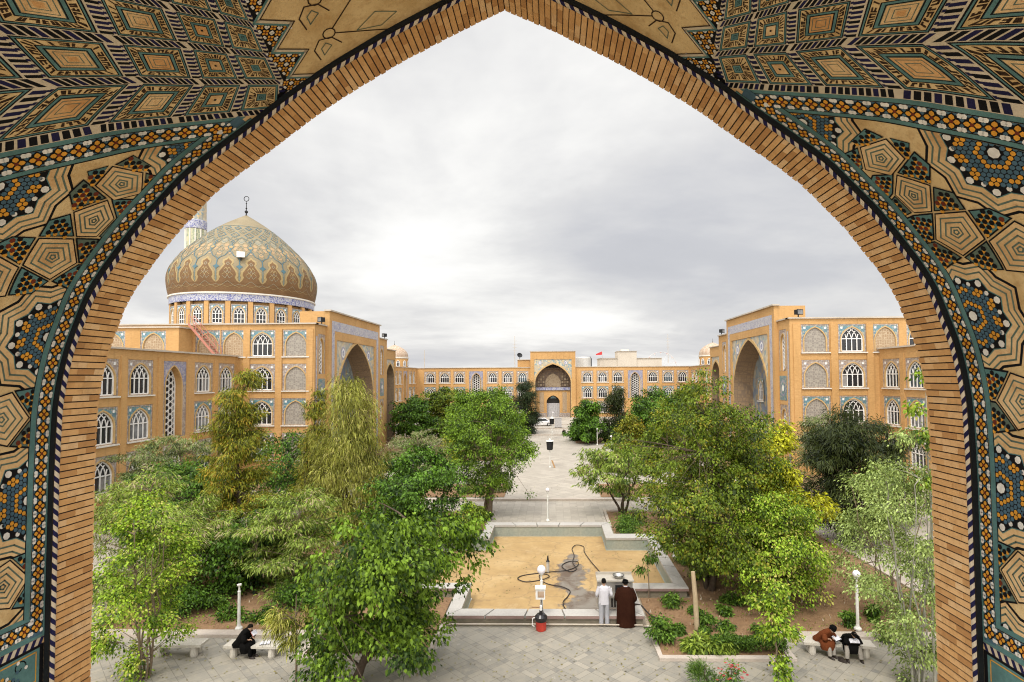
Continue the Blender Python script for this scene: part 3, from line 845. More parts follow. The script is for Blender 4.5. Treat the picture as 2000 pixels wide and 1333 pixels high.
def panel_meshes(W, top, glass, kind='window', lat=None, H=PH, aw=None, pref='', curtain=()):
    """returns dict of meshes: surround, frame, glass, sill"""
    a = aw or W * 0.385; sp = 1.22 if kind == 'window' else 1.12; rise = H - 0.29 - sp
    floor = 0.06
    ap = arch_pts(a, sp, rise)
    s = MB()
    arch_plate(s, W - 0.02, H, ap, 0.05, M['mauve'], floor, M[top])
    # narrow frame strips round the panel
    for x0, x1, z0, z1 in ((-W / 2 + .02, -W / 2 + .13, 0.02, H - .02), (W / 2 - .13, W / 2 - .02, 0.02, H - .02), (-W / 2 + .13, W / 2 - .13, H - .12, H - .02)):
        s.box((x0, 0.03, z0), (x1, 0.045, z1), M['mauve'])
    arch_band(s, ap, 0.10, 0.048, 0.035, M['brick_edge'], floor)
    depth = 0.24 if kind == 'window' else 0.14
    arch_reveal(s, ap, 0.049, depth, M['brick_edge'], floor)
    for sx in (-1, 1): star_dot(s, sx * (W / 2 - 0.34), H - 0.33, 0.044, 0.13, M['white_tile'])
    d = {'surround': s.mesh(pref + 'tile_surround')}
    g = MB(); arch_fill(g, ap, depth - 0.03, glass if kind == 'window' else lat, floor)
    if kind == 'window' and curtain:
        nl_ = 4 if W > 2.2 else 3; yb_ = depth - 0.036
        for k in curtain:
            if k >= nl_: continue
            x0 = -a + 0.06 + (2 * a - 0.12) * k / nl_; x1 = -a + 0.06 + (2 * a - 0.12) * (k + 1) / nl_
            g.face([(x0, yb_, floor + .02), (x1, yb_, floor + .02), (x1, yb_, sp), (x0, yb_, sp)], M['glass_pale'] if k % 2 else M['curtain'])
    d['glass'] = g.mesh(pref + 'glass')
    if kind == 'window':
        f = MB(); yb = depth - 0.085; wh = M['white_frame']
        ai = a - 0.04
        def api(x): t = min(1, abs(x) / a); return sp + rise * (0.76 * math.sqrt(1 - t * t) + 0.24 * (1 - t)) - 0.03
        out = [(-ai, floor + .03)] + [(x * ai / a, z - 0.03) for x, z in ap] + [(ai, floor + .03)]
        for p, q in zip(out, out[1:] + out[:1]): f.bar((p[0], yb, p[1]), (q[0], yb, q[1]), 0.10, 0.07, wh)
        nl = 4 if W > 2.2 else 3
        xs = [-ai + 2 * ai * k / nl for k in range(1, nl)]
        for x in xs: f.bar((x, yb, floor), (x, yb, sp + 0.02), 0.075, 0.06, wh)
        f.bar((-ai, yb, sp), (ai, yb, sp), 0.075, 0.065, wh)
        if H < 2.0 or pref == 'drum_':
            f.bar((-ai, yb, sp * 0.5), (ai, yb, sp * 0.5), 0.07, 0.06, wh)
        # tracery: the head arch repeated from every mullion, both ways
        st = 2 * ai / nl
        for k in range(0, nl):
            for sgn in (-1, 1):
                prev = None
                x0 = -ai + st * k if sgn > 0 else ai - st * k
                if k == 0: continue
                for i in range(9):
                    t = 1 - i / 8.0
                    xx = x0 + sgn * (1 - t) * a * 0.98
                    zz = sp + rise * (0.76 * math.sqrt(max(0, 1 - t * t)) + 0.24 * (1 - t))
                    if abs(xx) > ai or zz > api(xx): break
                    if prev: f.bar((prev[0], yb, prev[1]), (xx, yb, zz), 0.06, 0.05, wh)
                    prev = (xx, zz)
        d['frame'] = f.mesh(pref + 'window_frame')
    l = MB(); l.box((-W / 2 - 0.05, -0.14, -0.10), (W / 2 + 0.05, 0.02, -0.005), M['sill']); d['sill'] = l.mesh(pref + 'sill')
    return d

KIT = {}
for nm, top in (('teal', 'teal'), ('mauve', 'mauve')):
    for gl in ('glass', 'glass_pale', 'glass_blue', 'one', 'two', 'three'):
        cu = {'one': (0,), 'two': (1, 2), 'three': (3, 2, 0)}.get(gl, ())
        KIT[('w', nm, gl)] = panel_meshes(2.55, top, M.get(gl, M['glass']), curtain=cu)
        KIT[('n', nm, gl)] = panel_meshes(2.1, top, M.get(gl, M['glass']), curtain=cu)
    KIT[('b', nm, 'tan')] = panel_meshes(2.55, top, None, 'blind', M['lattice_tan'])
    KIT[('b', nm, 'grey')] = panel_meshes(2.55, top, None, 'blind', M['lattice_grey'])
def place_panel(parent, key, loc, rz):
    k = KIT[key]
    nm = 'window' if key[0] != 'b' else 'blind_window'
    w = link(nm, k['glass'], parent, loc); w.rotation_euler = (0, 0, rz)
    link('tile_surround', k['surround'], w)
    if 'frame' in k: link('window_frame', k['frame'], w)
    link('sill', k['sill'], w)
    return w

def kagome(W, H, a0, y, m, holes=True, pitch=0.9, bw=0.055):
    """white star screen: three families of bars, cut to an arched outline"""
    mb = MB(); ap = arch_pts(W / 2, H - W * 0.75, W * 0.75, 12)
    poly = [(-W / 2, 0)] + ap + [(W / 2, 0)]
    def clipseg(p, q):
        n = 60; run = None; res = []
        for i in range(n + 1):
            k = i / n; c = (p[0] + (q[0] - p[0]) * k, p[1] + (q[1] - p[1]) * k)
            ins = inside(c, poly)
            if ins and run is None: run = c
            if (not ins or i == n) and run is not None: res.append((run, c)); run = None
        return res
    for fam in range(3):
        a = PI / 6 + fam * PI / 3
        dx, dz = math.cos(a), math.sin(a); nx, nz = -dz, dx
        for k in range(-40, 41):
            o = (nx * (k + 0.5) * pitch * 0.5, H / 2 + nz * (k + 0.5) * pitch * 0.5)
            for p, q in clipseg((o[0] - dx * 9, o[1] - dz * 9), (o[0] + dx * 9, o[1] + dz * 9)):
                mb.bar((p[0], y + fam * 0.002, p[1]), (q[0], y + fam * 0.002, q[1]), bw, 0.05, m)
    for p, q in zip(poly, poly[1:] + poly[:1]): mb.bar((p[0], y, p[1]), (q[0], y, q[1]), 0.1, 0.08, m)
    return mb

def grille_meshes(W, H, gw, top='violet', depth=0.7, pitch=0.86):
    a = gw / 2; rise = gw * 0.8; sp = H - 0.4 - rise
    ap = arch_pts(a, sp, rise); s = MB()
    arch_plate(s, W - 0.02, H, ap, 0.05, M['mauve'], 0.05, M[top])
    for x0, x1, z0, z1 in ((-W / 2 + .02, -W / 2 + .2, 0.02, H - .02), (W / 2 - .2, W / 2 - .02, 0.02, H - .02), (-W / 2 + .2, W / 2 - .2, H - .16, H - .02)):
        s.box((x0, 0.03, z0), (x1, 0.045, z1), M[top])
    arch_band(s, ap, 0.10, 0.048, 0.03, M['brick_edge'], 0.05)
    arch_reveal(s, ap, 0.049, depth, M['brick'], 0.05)
    arch_fill(s, ap, depth, M['dark_void'], 0.05)
    return {'surround': s.mesh('tile_surround'), 'screen': kagome(gw * 0.97, sp + rise - 0.03, 0, depth - 0.1, M['white_frame'], pitch=pitch).mesh('star_screen')}
KIT['grille'] = grille_meshes(3.3, 6.0, 1.9)
KIT['grille_tall'] = grille_meshes(1.7, 3.9, 1.05, 'mauve', 0.35, 0.66)
KIT['grille_low'] = grille_meshes(1.7, 2.6, 1.05, 'mauve', 0.35, 0.66)
def place_grille(parent, key, loc, rz):
    g = link('star_grille', KIT[key]['surround'], parent, loc); g.rotation_euler = (0, 0, rz)
    link('star_screen', KIT[key]['screen'], g); return g

class Wall:
    """vertical wall of a building in plan from p0 to p1 (viewer on the right-hand side looking along p0->p1 turned...)"""
    def __init__(s, p0, p1, z0, z1):
        s.p0 = Vector((p0[0], p0[1], 0)); d = Vector((p1[0] - p0[0], p1[1] - p0[1], 0)); s.L = d.length; s.u = d.normalized()
        s.n = Vector((s.u.y, -s.u.x, 0))   # outward
        s.z0 = z0; s.z1 = z1; s.holes = []
        s.rz = math.atan2(s.u.y, s.u.x)
    def P(s, u, z, w=0.0): return s.p0 + s.u * u + s.n * w + Vector((0, 0, z))
    def loc(s, u, z): return tuple(s.P(u, z))
    def hole(s, uc, z, W, H): s.holes.append((uc - W / 2, uc + W / 2, z, z + H))
    def build(s, mb, m, pil=None, pw=0.62, pd=0.09):
        us = sorted({0.0, s.L} | {h[0] for h in s.holes} | {h[1] for h in s.holes}); zs = sorted({s.z0, s.z1} | {h[2] for h in s.holes} | {h[3] for h in s.holes})
        us = [u for u in us if -1e-6 <= u <= s.L + 1e-6]
        for i in range(len(us) - 1):
            for j in range(len(zs) - 1):
                u = (us[i] + us[i + 1]) / 2; z = (zs[j] + zs[j + 1]) / 2
                if any(h[0] < u < h[1] and h[2] < z < h[3] for h in s.holes): continue
                mb.face([s.P(us[i], zs[j]), s.P(us[i + 1], zs[j]), s.P(us[i + 1], zs[j + 1]), s.P(us[i], zs[j + 1])], m)
        for h in s.holes:
            c = [(h[0], h[2]), (h[1], h[2]), (h[1], h[3]), (h[0], h[3])]
            for k in range(4):
                a, b = c[k], c[(k + 1) % 4]
                mb.face([s.P(*a), s.P(*b), s.P(b[0], b[1], -0.06), s.P(a[0], a[1], -0.06)], m)
        for u in (pil or []):
            mb.obox(s.P(u - pw / 2, s.z0, -0.02), s.u * pw, s.n * (pd + 0.02), Vector((0, 0, s.z1 - 0.45 - s.z0)), m)
    def coping(s, mb, m, ov=0.16, h=0.13, e0=0.0, e1=0.0, w=0.5):
        mb.obox(s.P(-e0, s.z1 + 0.003, -w), s.u * (s.L + e0 + e1), s.n * (w + ov), Vector((0, 0, h)), m)

def glass_pick(r):
    return r.choice(('glass', 'glass', 'glass', 'glass_blue', 'one', 'one', 'two', 'three', 'glass_pale'))
SILL = [1.55, 4.81, 8.08, 11.33]

def fill_bays(bld, wall, bays, rows, r, wide='w', special=None, tops=('mauve', 'teal')):
    """bays: centres along wall; rows: sill indices from the top; places panels and cuts holes"""
    for u in bays:
        for k, ri in enumerate(rows):
            key = special(u, ri) if special else None
            nm = tops[k % 2]
            if key is None: key = (wide, nm, glass_pick(r))
            wall.hole(u, SILL[ri], 2.55 if key[0] != 'n' else 2.1, PH)
            place_panel(bld, key, wall.loc(u, SILL[ri]), wall.rz)

def flat_roof(mb, pts, z, m): mb.face([(x, y, z) for x, y in pts], m)
M['roof'] = noisy('roof_felt', (0.30, 0.26, 0.21), (0.42, 0.37, 0.3), 0.5)

# ------------------------------------------------------------------ side portals
def portal_front(bld, p0, p1, zt, apex, depth, mats, z0=0.0, fr=None, win=True, band=True, ow_frac=0.70, teal_side=1):
    """big framed pointed arch on the plane p0->p1: frame wall, script band, spandrel, deep niche"""
    w = Wall(p0, p1, z0, zt); L = w.L; c = L / 2
    ow = L * ow_frac; a = ow / 2; rise = ow * 0.52; sp = apex - rise
    mb = MB(); top = zt - L * 0.17 if L > 8 else zt - 1.3
    m1 = (L - ow) / 2
    P = w.P
    def rect(u0, u1, za, zb, wd, m): mb.face([P(u0, za, wd), P(u1, za, wd), P(u1, zb, wd), P(u0, zb, wd)], m)
    # outer frame legs and lintel
    ix = m1 * 0.80
    rect(0, ix, z0, zt, 0, mats['wall']); rect(L - ix, L, z0, zt, 0, mats['wall']); rect(ix, L - ix, top, zt, 0, mats['wall'])
    for u in (ix, L - ix): mb.face([P(u, z0, 0), P(u, z0, -0.12), P(u, top, -0.12), P(u, top, 0)], mats['wall'])
    mb.face([P(ix, top, 0), P(L - ix, top, 0), P(L - ix, top, -0.12), P(ix, top, -0.12)], mats['wall'])
    # sides of the projecting frame
    for u in (0, L): mb.face([P(u, z0, 0), P(u, z0, -3.0), P(u, zt, -3.0), P(u, zt, 0)], mats['wall'])
    rect(0, L, 14.0 if zt > 15 else zt - 2.2, zt, -3.0, mats['wall'])
    mb.face([P(0, zt, 0), P(L, zt, 0), P(L, zt, -3.0), P(0, zt, -3.0)], M['roof'])
    mb.build('portal_frame', bld)
    if band:
        mb2 = MB(); b0 = ix * 0.30; b1 = ix * 0.68; bt = zt - (zt - top) * 0.32; bb = zt - (zt - top) * 0.68
        for u0, u1, za, zb in ((b0, b1, z0 + 0.5, bt), (L - b1, L - b0, z0 + 0.5, bt), (b1, L - b1, bb, bt)):
            mb2.face([P(u0, za, 0.012), P(u1, za, 0.012), P(u1, zb, 0.012), P(u0, zb, 0.012)], mats['band'])
        mb2.build('script_band', bld)
    # spandrel with arch hole
    mb3 = MB(); ap = arch_pts(a, sp, rise, 20); wd = -0.12
    pts = [(-a, z0)] + ap + [(a, z0)]
    rr = lambda u0, u1, za, zb: mb3.face([P(u0, za, wd), P(u1, za, wd), P(u1, zb, wd), P(u0, zb, wd)], mats['spandrel'])
    rr(ix, c - a, z0, sp); rr(c + a, L - ix, z0, sp); rr(ix, c - a, sp, top); rr(c + a, L - ix, sp, top)
    for (x0, y0), (x1, y1) in zip(ap[:-1], ap[1:]): mb3.face([P(c + x0, y0, wd), P(c + x1, y1, wd), P(c + x1, top, wd), P(c + x0, top, wd)], mats['spandrel'])
    sx = a * 0.72
    for sg in (-1, 1):
        for r_, mm, dd in ((0.62, M['violet'], 0.006), (0.42, M['white_tile'], 0.012), (0.27, M['script'], 0.018)):
            mb3.face([P(c + sg * sx + r_ * L / 16 * math.cos(k * PI / 8), top - 1.25 * L / 16 + r_ * 1.15 * L / 16 * math.sin(k * PI / 8), wd + dd) for k in range(16)], mm)
    mb3.build('tile_spandrel', bld)
    # arch moulding
    mb4 = MB()
    sc = []
    for i, p in enumerate(pts):
        q0 = pts[max(i - 1, 0)]; q1 = pts[min(i + 1, len(pts) - 1)]; dx, dz = q1[0] - q0[0], q1[1] - q0[1]; l = math.hypot(dx, dz)
        sc.append((p[0] - dz / l * 0.28, p[1] + dx / l * 0.28))
    for i in range(len(pts) - 1):
        p, q, r_, s_ = pts[i], pts[i + 1], sc[i + 1], sc[i]
        mb4.face([P(c + p[0], p[1], -0.05), P(c + q[0], q[1], -0.05), P(c + r_[0], r_[1], -0.05), P(c + s_[0], s_[1], -0.05)], M['brick_edge'])
        mb4.face([P(c + s_[0], s_[1], -0.05), P(c + r_[0], r_[1], -0.05), P(c + r_[0], r_[1], wd), P(c + s_[0], s_[1], wd)], M['brick_edge'])
    mb4.build('arch_moulding', bld)
    # niche vault, back wall
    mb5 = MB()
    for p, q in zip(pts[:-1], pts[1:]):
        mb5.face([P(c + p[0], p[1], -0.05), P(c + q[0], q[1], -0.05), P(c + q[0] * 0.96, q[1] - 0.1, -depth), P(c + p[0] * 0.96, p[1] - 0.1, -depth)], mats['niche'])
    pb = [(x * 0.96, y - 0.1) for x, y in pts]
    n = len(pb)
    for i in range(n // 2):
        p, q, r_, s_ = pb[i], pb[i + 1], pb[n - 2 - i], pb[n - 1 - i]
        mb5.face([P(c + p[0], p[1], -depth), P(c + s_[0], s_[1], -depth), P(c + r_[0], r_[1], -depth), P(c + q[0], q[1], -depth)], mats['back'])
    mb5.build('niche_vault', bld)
    return w, ap, sp, c

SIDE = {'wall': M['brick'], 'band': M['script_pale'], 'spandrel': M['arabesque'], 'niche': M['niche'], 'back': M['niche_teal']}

# ------------------------------------------------------------------ left: domed hall and its wing
rb = random.Random(11)
def build_side(sg):
    left = sg < 0
    XS = 22.3 if left else 22.0          # courtyard face of the hall
    XW = 29.6 if left else 30.0          # courtyard face of the wings
    YB = 53.5 if left else 52.3          # front of the hall
    PY0, PY1 = (56.2, 72.6) if left else (55.0, 70.0)
    YE = 77.0 if left else 74.6
    YC = 82.0 if left else 79.5
    ZW = 11.32 if left else 11.55
    if left:
        hall = thing('domed_hall', 'four storey yellow brick prayer hall under the great tiled onion dome', 'building')
        wing = thing('brick_wing', 'low brick wing with arched windows and a star grille in front of the domed hall', 'building')
        wing2 = thing('brick_wing', 'distant brick range between the domed hall and the far portal, beneath the smaller left dome', 'building')
    else:
        hall = thing('brick_hall', 'four storey yellow brick hall with tall portal and no dome, opposite the onion dome', 'building')
        wing = thing('brick_wing', 'low brick wing half hidden behind the pale willow beside the hall without a dome', 'building')
        wing2 = thing('brick_wing', 'distant brick range with a ferris wheel showing over its near end', 'building')
    def W_(a, b, z0, z1):   # plan points given with |x|; wall ordered so that its outside faces court or viewer
        a = (sg * a[0], a[1]); b = (sg * b[0], b[1])
        return Wall(a, b, z0, z1) if not left else Wall(a, b, z0, z1)
    # --- hall: front wall (faces -y)
    if left: wf = Wall((-62, YB), (-XS, YB), 0, 14.4)
    else: wf = Wall((XS, YB), (62, YB), 0, 14.4)
    mb = MB(); cp = MB()
    def uf(x): return (x + 62) if left else (x - XS)
    cs = [27.35, 24.1] if left else [24.3, 27.65]
    for k, xc in enumerate(cs):
        x = sg * xc
        inner = (k == 1) if left else (k == 0)      # nearest the court corner: blind panels
        for q, ri in enumerate((3, 2, 1, 0)):
            nm = ('teal', 'mauve')[q % 2]
            key = ('b', nm, 'grey') if inner else ('w', nm, ('glass', 'one', 'glass', 'two')[q])
            wf.hole(uf(x), SILL[ri], 2.55, PH); place_panel(hall, key, wf.loc(uf(x), SILL[ri]), 0)
    ups = [30.1, 32.6, 37.0, 40.2] if left else [30.65, 33.6, 36.6, 39.6]
    for k, xc in enumerate(ups):
        x = sg * xc
        key = ('b', 'teal', 'tan') if (left or k == 0) else ('n', 'teal', 'glass')
        if left and k > 1: continue
        wd = 2.1 if key[0] == 'n' else 2.55
        wf.hole(uf(x), SILL[3], min(wd, 2.4), PH); p = place_panel(hall, key, wf.loc(uf(x), SILL[3]), 0)
        if key[0] == 'b': p.scale = (2.4 / 2.55, 1, 1)
    pil = [uf(sg * x) for x in ((22.75, 25.72, 28.8) if left else (22.6, 25.97, 29.2))]
    wf.build(mb, M['brick'], pil)
    wf.coping(cp, M['coping'], e1=0.16 if left else 0.0, e0=0.0 if left else 0.16)
    # --- hall: court side, in pieces: corner bay, portal, far bay, then the lower arch
    def side(y0, y1, z1, x=XS):
        return Wall((sg * x, y1), (sg * x, y0), 0, z1) if not left else Wall((sg * x, y0), (sg * x, y1), 0, z1)
    for (y0, y1) in ((YB, PY0), (PY1, YE)):
        ws = side(y0, y1, 14.4); u = ws.L / 2
        near = y0 == YB
        off = (0.35 if left else -0.35) if near else 0
        for key, z, H in (('grille_tall', 9.65, 3.9), ('grille_low', 3.9, 2.6)):
            ws.hole(u + off, z, 1.7, H); place_grille(hall, key, ws.loc(u + off, z), ws.rz)
        # round rosette tile between the grilles
        ws.build(mb, M['brick'])
        rt = MB()
        rt.face([ws.P(u + off - 0.8, 6.9, 0.012), ws.P(u + off + 0.8, 6.9, 0.012), ws.P(u + off + 0.8, 9.2, 0.012), ws.P(u + off - 0.8, 9.2, 0.012)], M['teal'])
        for r_, mm, dd in ((0.6, M['violet'], 0.02), (0.45, M['teal'], 0.027), (0.25, M['white_tile'], 0.034)):
            rt.face([ws.P(u + off + r_ * math.cos(k * PI / 10), 8.05 + 1.25 * r_ * math.sin(k * PI / 10), dd) for k in range(20)], mm)
        rt.build('rosette_tile', hall)
        if near:
            sb = MB(); ue = 0.45 if left else ws.L - 0.45
            sb.face([ws.P(ue - 0.17, 0.5, 0.012), ws.P(ue + 0.17, 0.5, 0.012), ws.P(ue + 0.17, 13.3, 0.012), ws.P(ue - 0.17, 13.3, 0.012)], M['script_pale'])
            sb.build('corner_band', hall)
        ws.coping(cp, M['coping'])
    xp = XS - 0.35
    pa, pb_ = ((-xp, PY0), (-xp, PY1)) if left else ((xp, PY1), (xp, PY0))
    w, ap, sp, c = portal_front(hall, pa, pb_, 15.95, 13.15, 2.2, SIDE)
    w.coping(cp, M['coping'], 0.18, 0.14, 0.18, 0.18)
    # windows in the back of the portal niche
    for x in (-2.2, 2.2):
        for z in (6.4, 2.4):
            loc = tuple(w.P(c + x, z, -2.2 + 0.12))
            o = place_panel(hall, ('n', 'teal', 'glass_pale'), loc, w.rz); o.scale = (0.85, 0.5, 1.0)
    # lower arch beyond
    xq = XS + 0.2
    qa, qb = ((-xq, YE), (-xq, YC)) if left else ((xq, YC), (xq, YE))
    w2, _, _, _ = portal_front(hall, qa, qb, 13.15, 11.2, 2.4, SIDE, band=False, ow_frac=0.78)
    w2.coping(cp, M['coping'], 0.12, 0.12, 0.1, 0.1)
    # side return of the lower block and roofs
    mb.face([(sg * xq, YC, 0), (sg * 45, YC, 0), (sg * 45, YC, 13.15), (sg * xq, YC, 13.15)], M['brick'])
    mb.face([(sg * XS, YE, 13.0), (sg * 45, YE, 13.0), (sg * 45, YE, 14.4), (sg * XS, YE, 14.4)], M['brick'])
    flat_roof(mb, [(sg * xq, YE), (sg * 45, YE), (sg * 45, YC), (sg * xq, YC)], 13.0, M['roof'])
    flat_roof(mb, [(sg * XS, YB), (sg * 62, YB), (sg * 62, 100), (sg * XS, 100)] if False else [(sg * (XS + .1), YB + .1), (sg * 62, YB + .1), (sg * 62, YE), (sg * (XS + .1), YE)], 14.15, M['roof'])
    if left:   # box standing on the roof side, nearer than the front wall
        wb = Wall((-62, 51.4), (-34.0, 51.4), 10.9, 13.95)
        for x in (-36.4, -40.2, -44.0):
            wb.hole(x + 62, 11.33 - 0.12, 2.4, 2.5); p = place_panel(hall, ('b', 'teal', 'tan'), wb.loc(x + 62, 11.21), 0); p.scale = (2.4 / 2.55, 1, 2.5 / 2.56)
        wb.build(mb, M['brick']); wb.coping(cp, M['coping'], e1=0.14)
        wr = Wall((-34.0, 51.4), (-34.0, YB), 10.9, 13.95); wr.build(mb, M['brick']); wr.coping(cp, M['coping'])
        flat_roof(mb, [(-62, 51.4), (-34.1, 51.4), (-34.1, YB), (-62, YB)], 13.8, M['roof'])
    mb.build('brick_wall', hall); cp.build('coping', hall)
    # --- wing towards the viewer
    ww = side(8.0, YB, ZW, XW); mb = MB(); cp = MB()
    def uy(y): return (y - 8.0) if left else (YB - y)
    if left: bays = [51.6, 48.2, 40.75, 37.35, 34.0, 30.7]; gr = [44.4]
    else: bays = [50.5, 47.2, 43.9, 37.0, 33.6, 30.2]; gr = [40.4]
    for y in bays:
        wide = 'w'
        for q, ri in enumerate((2, 1, 0)):
            nm = ('mauve', 'teal')[q % 2]
            ww.hole(uy(y), SILL[ri], 2.55, PH); place_panel(wing, (wide, nm, glass_pick(rb)), ww.loc(uy(y), SILL[ri]), ww.rz)
    for y in gr:
        ww.hole(uy(y), 4.65, 3.3, 6.0); place_grille(wing, 'grille', ww.loc(uy(y), 4.65), ww.rz)
        ww.hole(uy(y), SILL[0], 2.55, PH); place_panel(wing, ('w', 'mauve', 'glass'), ww.loc(uy(y), SILL[0]), ww.rz)
    alls = sorted(bays + gr)
    pil = [uy((a + b) / 2 + (0.18 if b in gr else (-0.18 if a in gr else 0))) for a, b in zip(alls[:-1], alls[1:])]
    ww.build(mb, M['brick'], pil, 0.55); ww.coping(cp, M['coping'])
    flat_roof(mb, [(sg * (XW + .1), 8), (sg * 62, 8), (sg * 62, YB), (sg * (XW + .1), YB)], ZW - 0.2, M['roof'])
    mb.build('brick_wall', wing); cp.build('coping', wing)
    # --- far wing up to the far facade
    YF2 = 124.0
    ww = side(YC, YF2, 11.35, XW); mb = MB(); cp = MB()
    ys = [121.6, 118.7, 110.6, 107.6, 104.0, 100.8, 97.6, 94.4]; gr = [114.6]
    def uy2(y): return (y - YC) if left else (YF2 - y)
    for y in ys:
        for q, ri in enumerate((2, 1, 0)):
            nm = ('mauve', 'teal')[q % 2]
            ww.hole(uy2(y), SILL[ri], 2.55, PH); place_panel(wing2, ('w', nm, glass_pick(rb)), ww.loc(uy2(y), SILL[ri]), ww.rz)
    for y in gr: ww.hole(uy2(y), 4.65, 3.3, 6.0); place_grille(wing2, 'grille', ww.loc(uy2(y), 4.65), ww.rz)
    alls = sorted(ys + gr)
    ww.build(mb, M['brick'], [uy2((a + b) / 2) for a, b in zip(alls[:-1], alls[1:])], 0.5); ww.coping(cp, M['coping'])
    flat_roof(mb, [(sg * (XW + .1), YC), (sg * 45, YC), (sg * 45, YF2), (sg * (XW + .1), YF2)], 11.2, M['roof'])
    mb.build('brick_wall', wing2); cp.build('coping', wing2)
    # small dome on the far wing
    sx, sy = sg * (32.2 if left else 32.8), 116.0
    dm = thing('small_dome', 'small tiled dome on arcaded drum peeping out %s' % ('behind the domed hall' if left else 'behind the hall without a dome'), 'dome', (sx, sy, 11.35), 0, 'pair of small domes over the far ranges')
    d = MB(); d.lathe([(2.75, 0), (2.75, 1.9)], (0, 0, 0), M['brick'], 24); d.lathe([(2.85, 1.9), (2.85, 2.15), (2.6, 2.16)], (0, 0, 0), M['sill'], 24)
    for k in range(12):
        a = 2 * PI * k / 12
        tmp = MB(); arch_fill(tmp, arch_pts(0.32, 1.0, 0.42, 8), 0, M['glass'], 0.3)
        # frame
        apx = [(-0.32, 0.3)] + arch_pts(0.32, 1.0, 0.42, 8) + [(0.32, 0.3)]
        for p, q in zip(apx, apx[1:] + apx[:1]): tmp.bar((p[0], -0.02, p[1]), (q[0], -0.02, q[1]), 0.1, 0.08, M['white_frame'])
        tmp.bar((0, -0.02, 0.3), (0, -0.02, 1.3), 0.06, 0.06, M['white_frame']); tmp.bar((-0.32, -0.02, 1.0), (0.32, -0.02, 1.0), 0.06, 0.06, M['white_frame'])
        o = tmp.build('arched_window', dm); o.location = (2.78 * math.cos(a), 2.78 * math.sin(a), 0); o.rotation_euler = (0, 0, a + PI / 2)
    d.build('drum', dm)
    e = MB(); e.lathe([(2.7, 2.15), (2.74, 2.5), (2.62, 2.95), (2.35, 3.4), (1.9, 3.85), (1.35, 4.2), (0.7, 4.5), (0.05, 4.75)], (0, 0, 0), M['dome_small'], 24)
    e.build('dome_shell', dm, smooth=True)
    f = MB(); f.lathe([(0.05, 4.7), (0.09, 4.85), (0.03, 4.95), (0.02, 5.5), (0.0, 5.6)], (0, 0, 0), M['black'], 6); f.build('finial', dm)
    return hall, wing, wing2

M['dome_small'] = lattice_mat('small_dome_tile', (0.50, 0.40, 0.30), (0.36, 0.22, 0.13), 1.6)
HALL, WINGL, FARL = build_side(-1)
HALLR, WINGR, FARR = build_side(1)

# ------------------------------------------------------------------ great dome on the left hall
DC = (-40.3, 74.0)
dome = bpy.data.objects.new('dome', None); COL.objects.link(dome); dome.location = (DC[0], DC[1], 0); dome.parent = HALL
dbase = noisy('dome_ochre_tile', (0.205, 0.16, 0.09), (0.27, 0.22, 0.13), 0.5, 0.65, 0.1, fine=9, finemix=0.2)
dbrn = noisy('dome_brown_tile', (0.135, 0.072, 0.028), (0.19, 0.105, 0.043), 0.7, 0.65, 0.1, fine=9, finemix=0.25)
dpale = noisy('dome_pale_tile', (0.24, 0.21, 0.14), (0.295, 0.26, 0.18), 0.5, 0.65, 0.1, fine=9)
dteal = noisy('dome_teal_tile', (0.055, 0.115, 0.14), (0.085, 0.16, 0.185), 0.7, 0.65, 0.1)
dgrn = noisy('dome_grey_green_tile', (0.125, 0.155, 0.135), (0.175, 0.20, 0.165), 0.7, 0.65, 0.1)
dgld = noisy('dome_gold_tile', (0.30, 0.215, 0.095), (0.36, 0.265, 0.12), 0.7, 0.65, 0.1)
dpeach = noisy('dome_peach_tile', (0.33, 0.22, 0.115), (0.39, 0.27, 0.145), 0.7, 0.65, 0.1)
PROF = [(8.5, 19.5), (8.62, 20.0), (8.74, 20.7), (8.82, 21.5), (8.78, 22.2), (8.52, 23.1), (8.02, 24.05), (7.35, 25.0), (6.45, 26.0), (5.45, 27.0), (4.42, 27.95), (3.38, 28.8), (2.35, 29.55), (1.42, 30.15), (0.66, 30.62), (0.02, 31.0)]
pl = [0.0]
for i in range(1, len(PROF)): pl.append(pl[-1] + math.hypot(PROF[i][0] - PROF[i - 1][0], PROF[i][1] - PROF[i - 1][1]))
def prof_at(t):
    t = max(0, min(pl[-1], t))
    for i in range(len(pl) - 1):
        if t <= pl[i + 1]:
            k = (t - pl[i]) / (pl[i + 1] - pl[i]); a, b = PROF[i], PROF[i + 1]
            # smooth with neighbours (Catmull-Rom)
            p0 = PROF[max(i - 1, 0)]; p3 = PROF[min(i + 2, len(PROF) - 1)]
            def cr(q0, q1, q2, q3): return 0.5 * ((2 * q1) + (-q0 + q2) * k + (2 * q0 - 5 * q1 + 4 * q2 - q3) * k * k + (-q0 + 3 * q1 - 3 * q2 + q3) * k ** 3)
            return cr(p0[0], a[0], b[0], p3[0]), cr(p0[1], a[1], b[1], p3[1])
    return PROF[-1]
NM = 22
NT = 40
TB = [pl[-1] * i / NT for i in range(NT + 1)]
def dmap(s, t, h):      # s in motif units (0..22)
    r, z = prof_at(t); a = 2 * PI * s / NM
    r = max(r + h, 0.001); return (r * math.cos(a), r * math.sin(a), z + h * 0.3)
mb = MB(); SBd = [i * 0.25 for i in range(NM * 4 + 1)]
rows = [[dmap(s, t, 0) for s in SBd[:-1]] for t in TB]
mb.grid(rows, dbase, close_u=True)
shell = mb.build('dome_shell', dome, smooth=True)
ch = Chart(dmap, SBd, TB); mb = MB(); H = 0.02
ch.add(mb, [(0, 0.0), (NM, 0.0), (NM, 1.15), (0, 1.15)], H, dbrn, True)
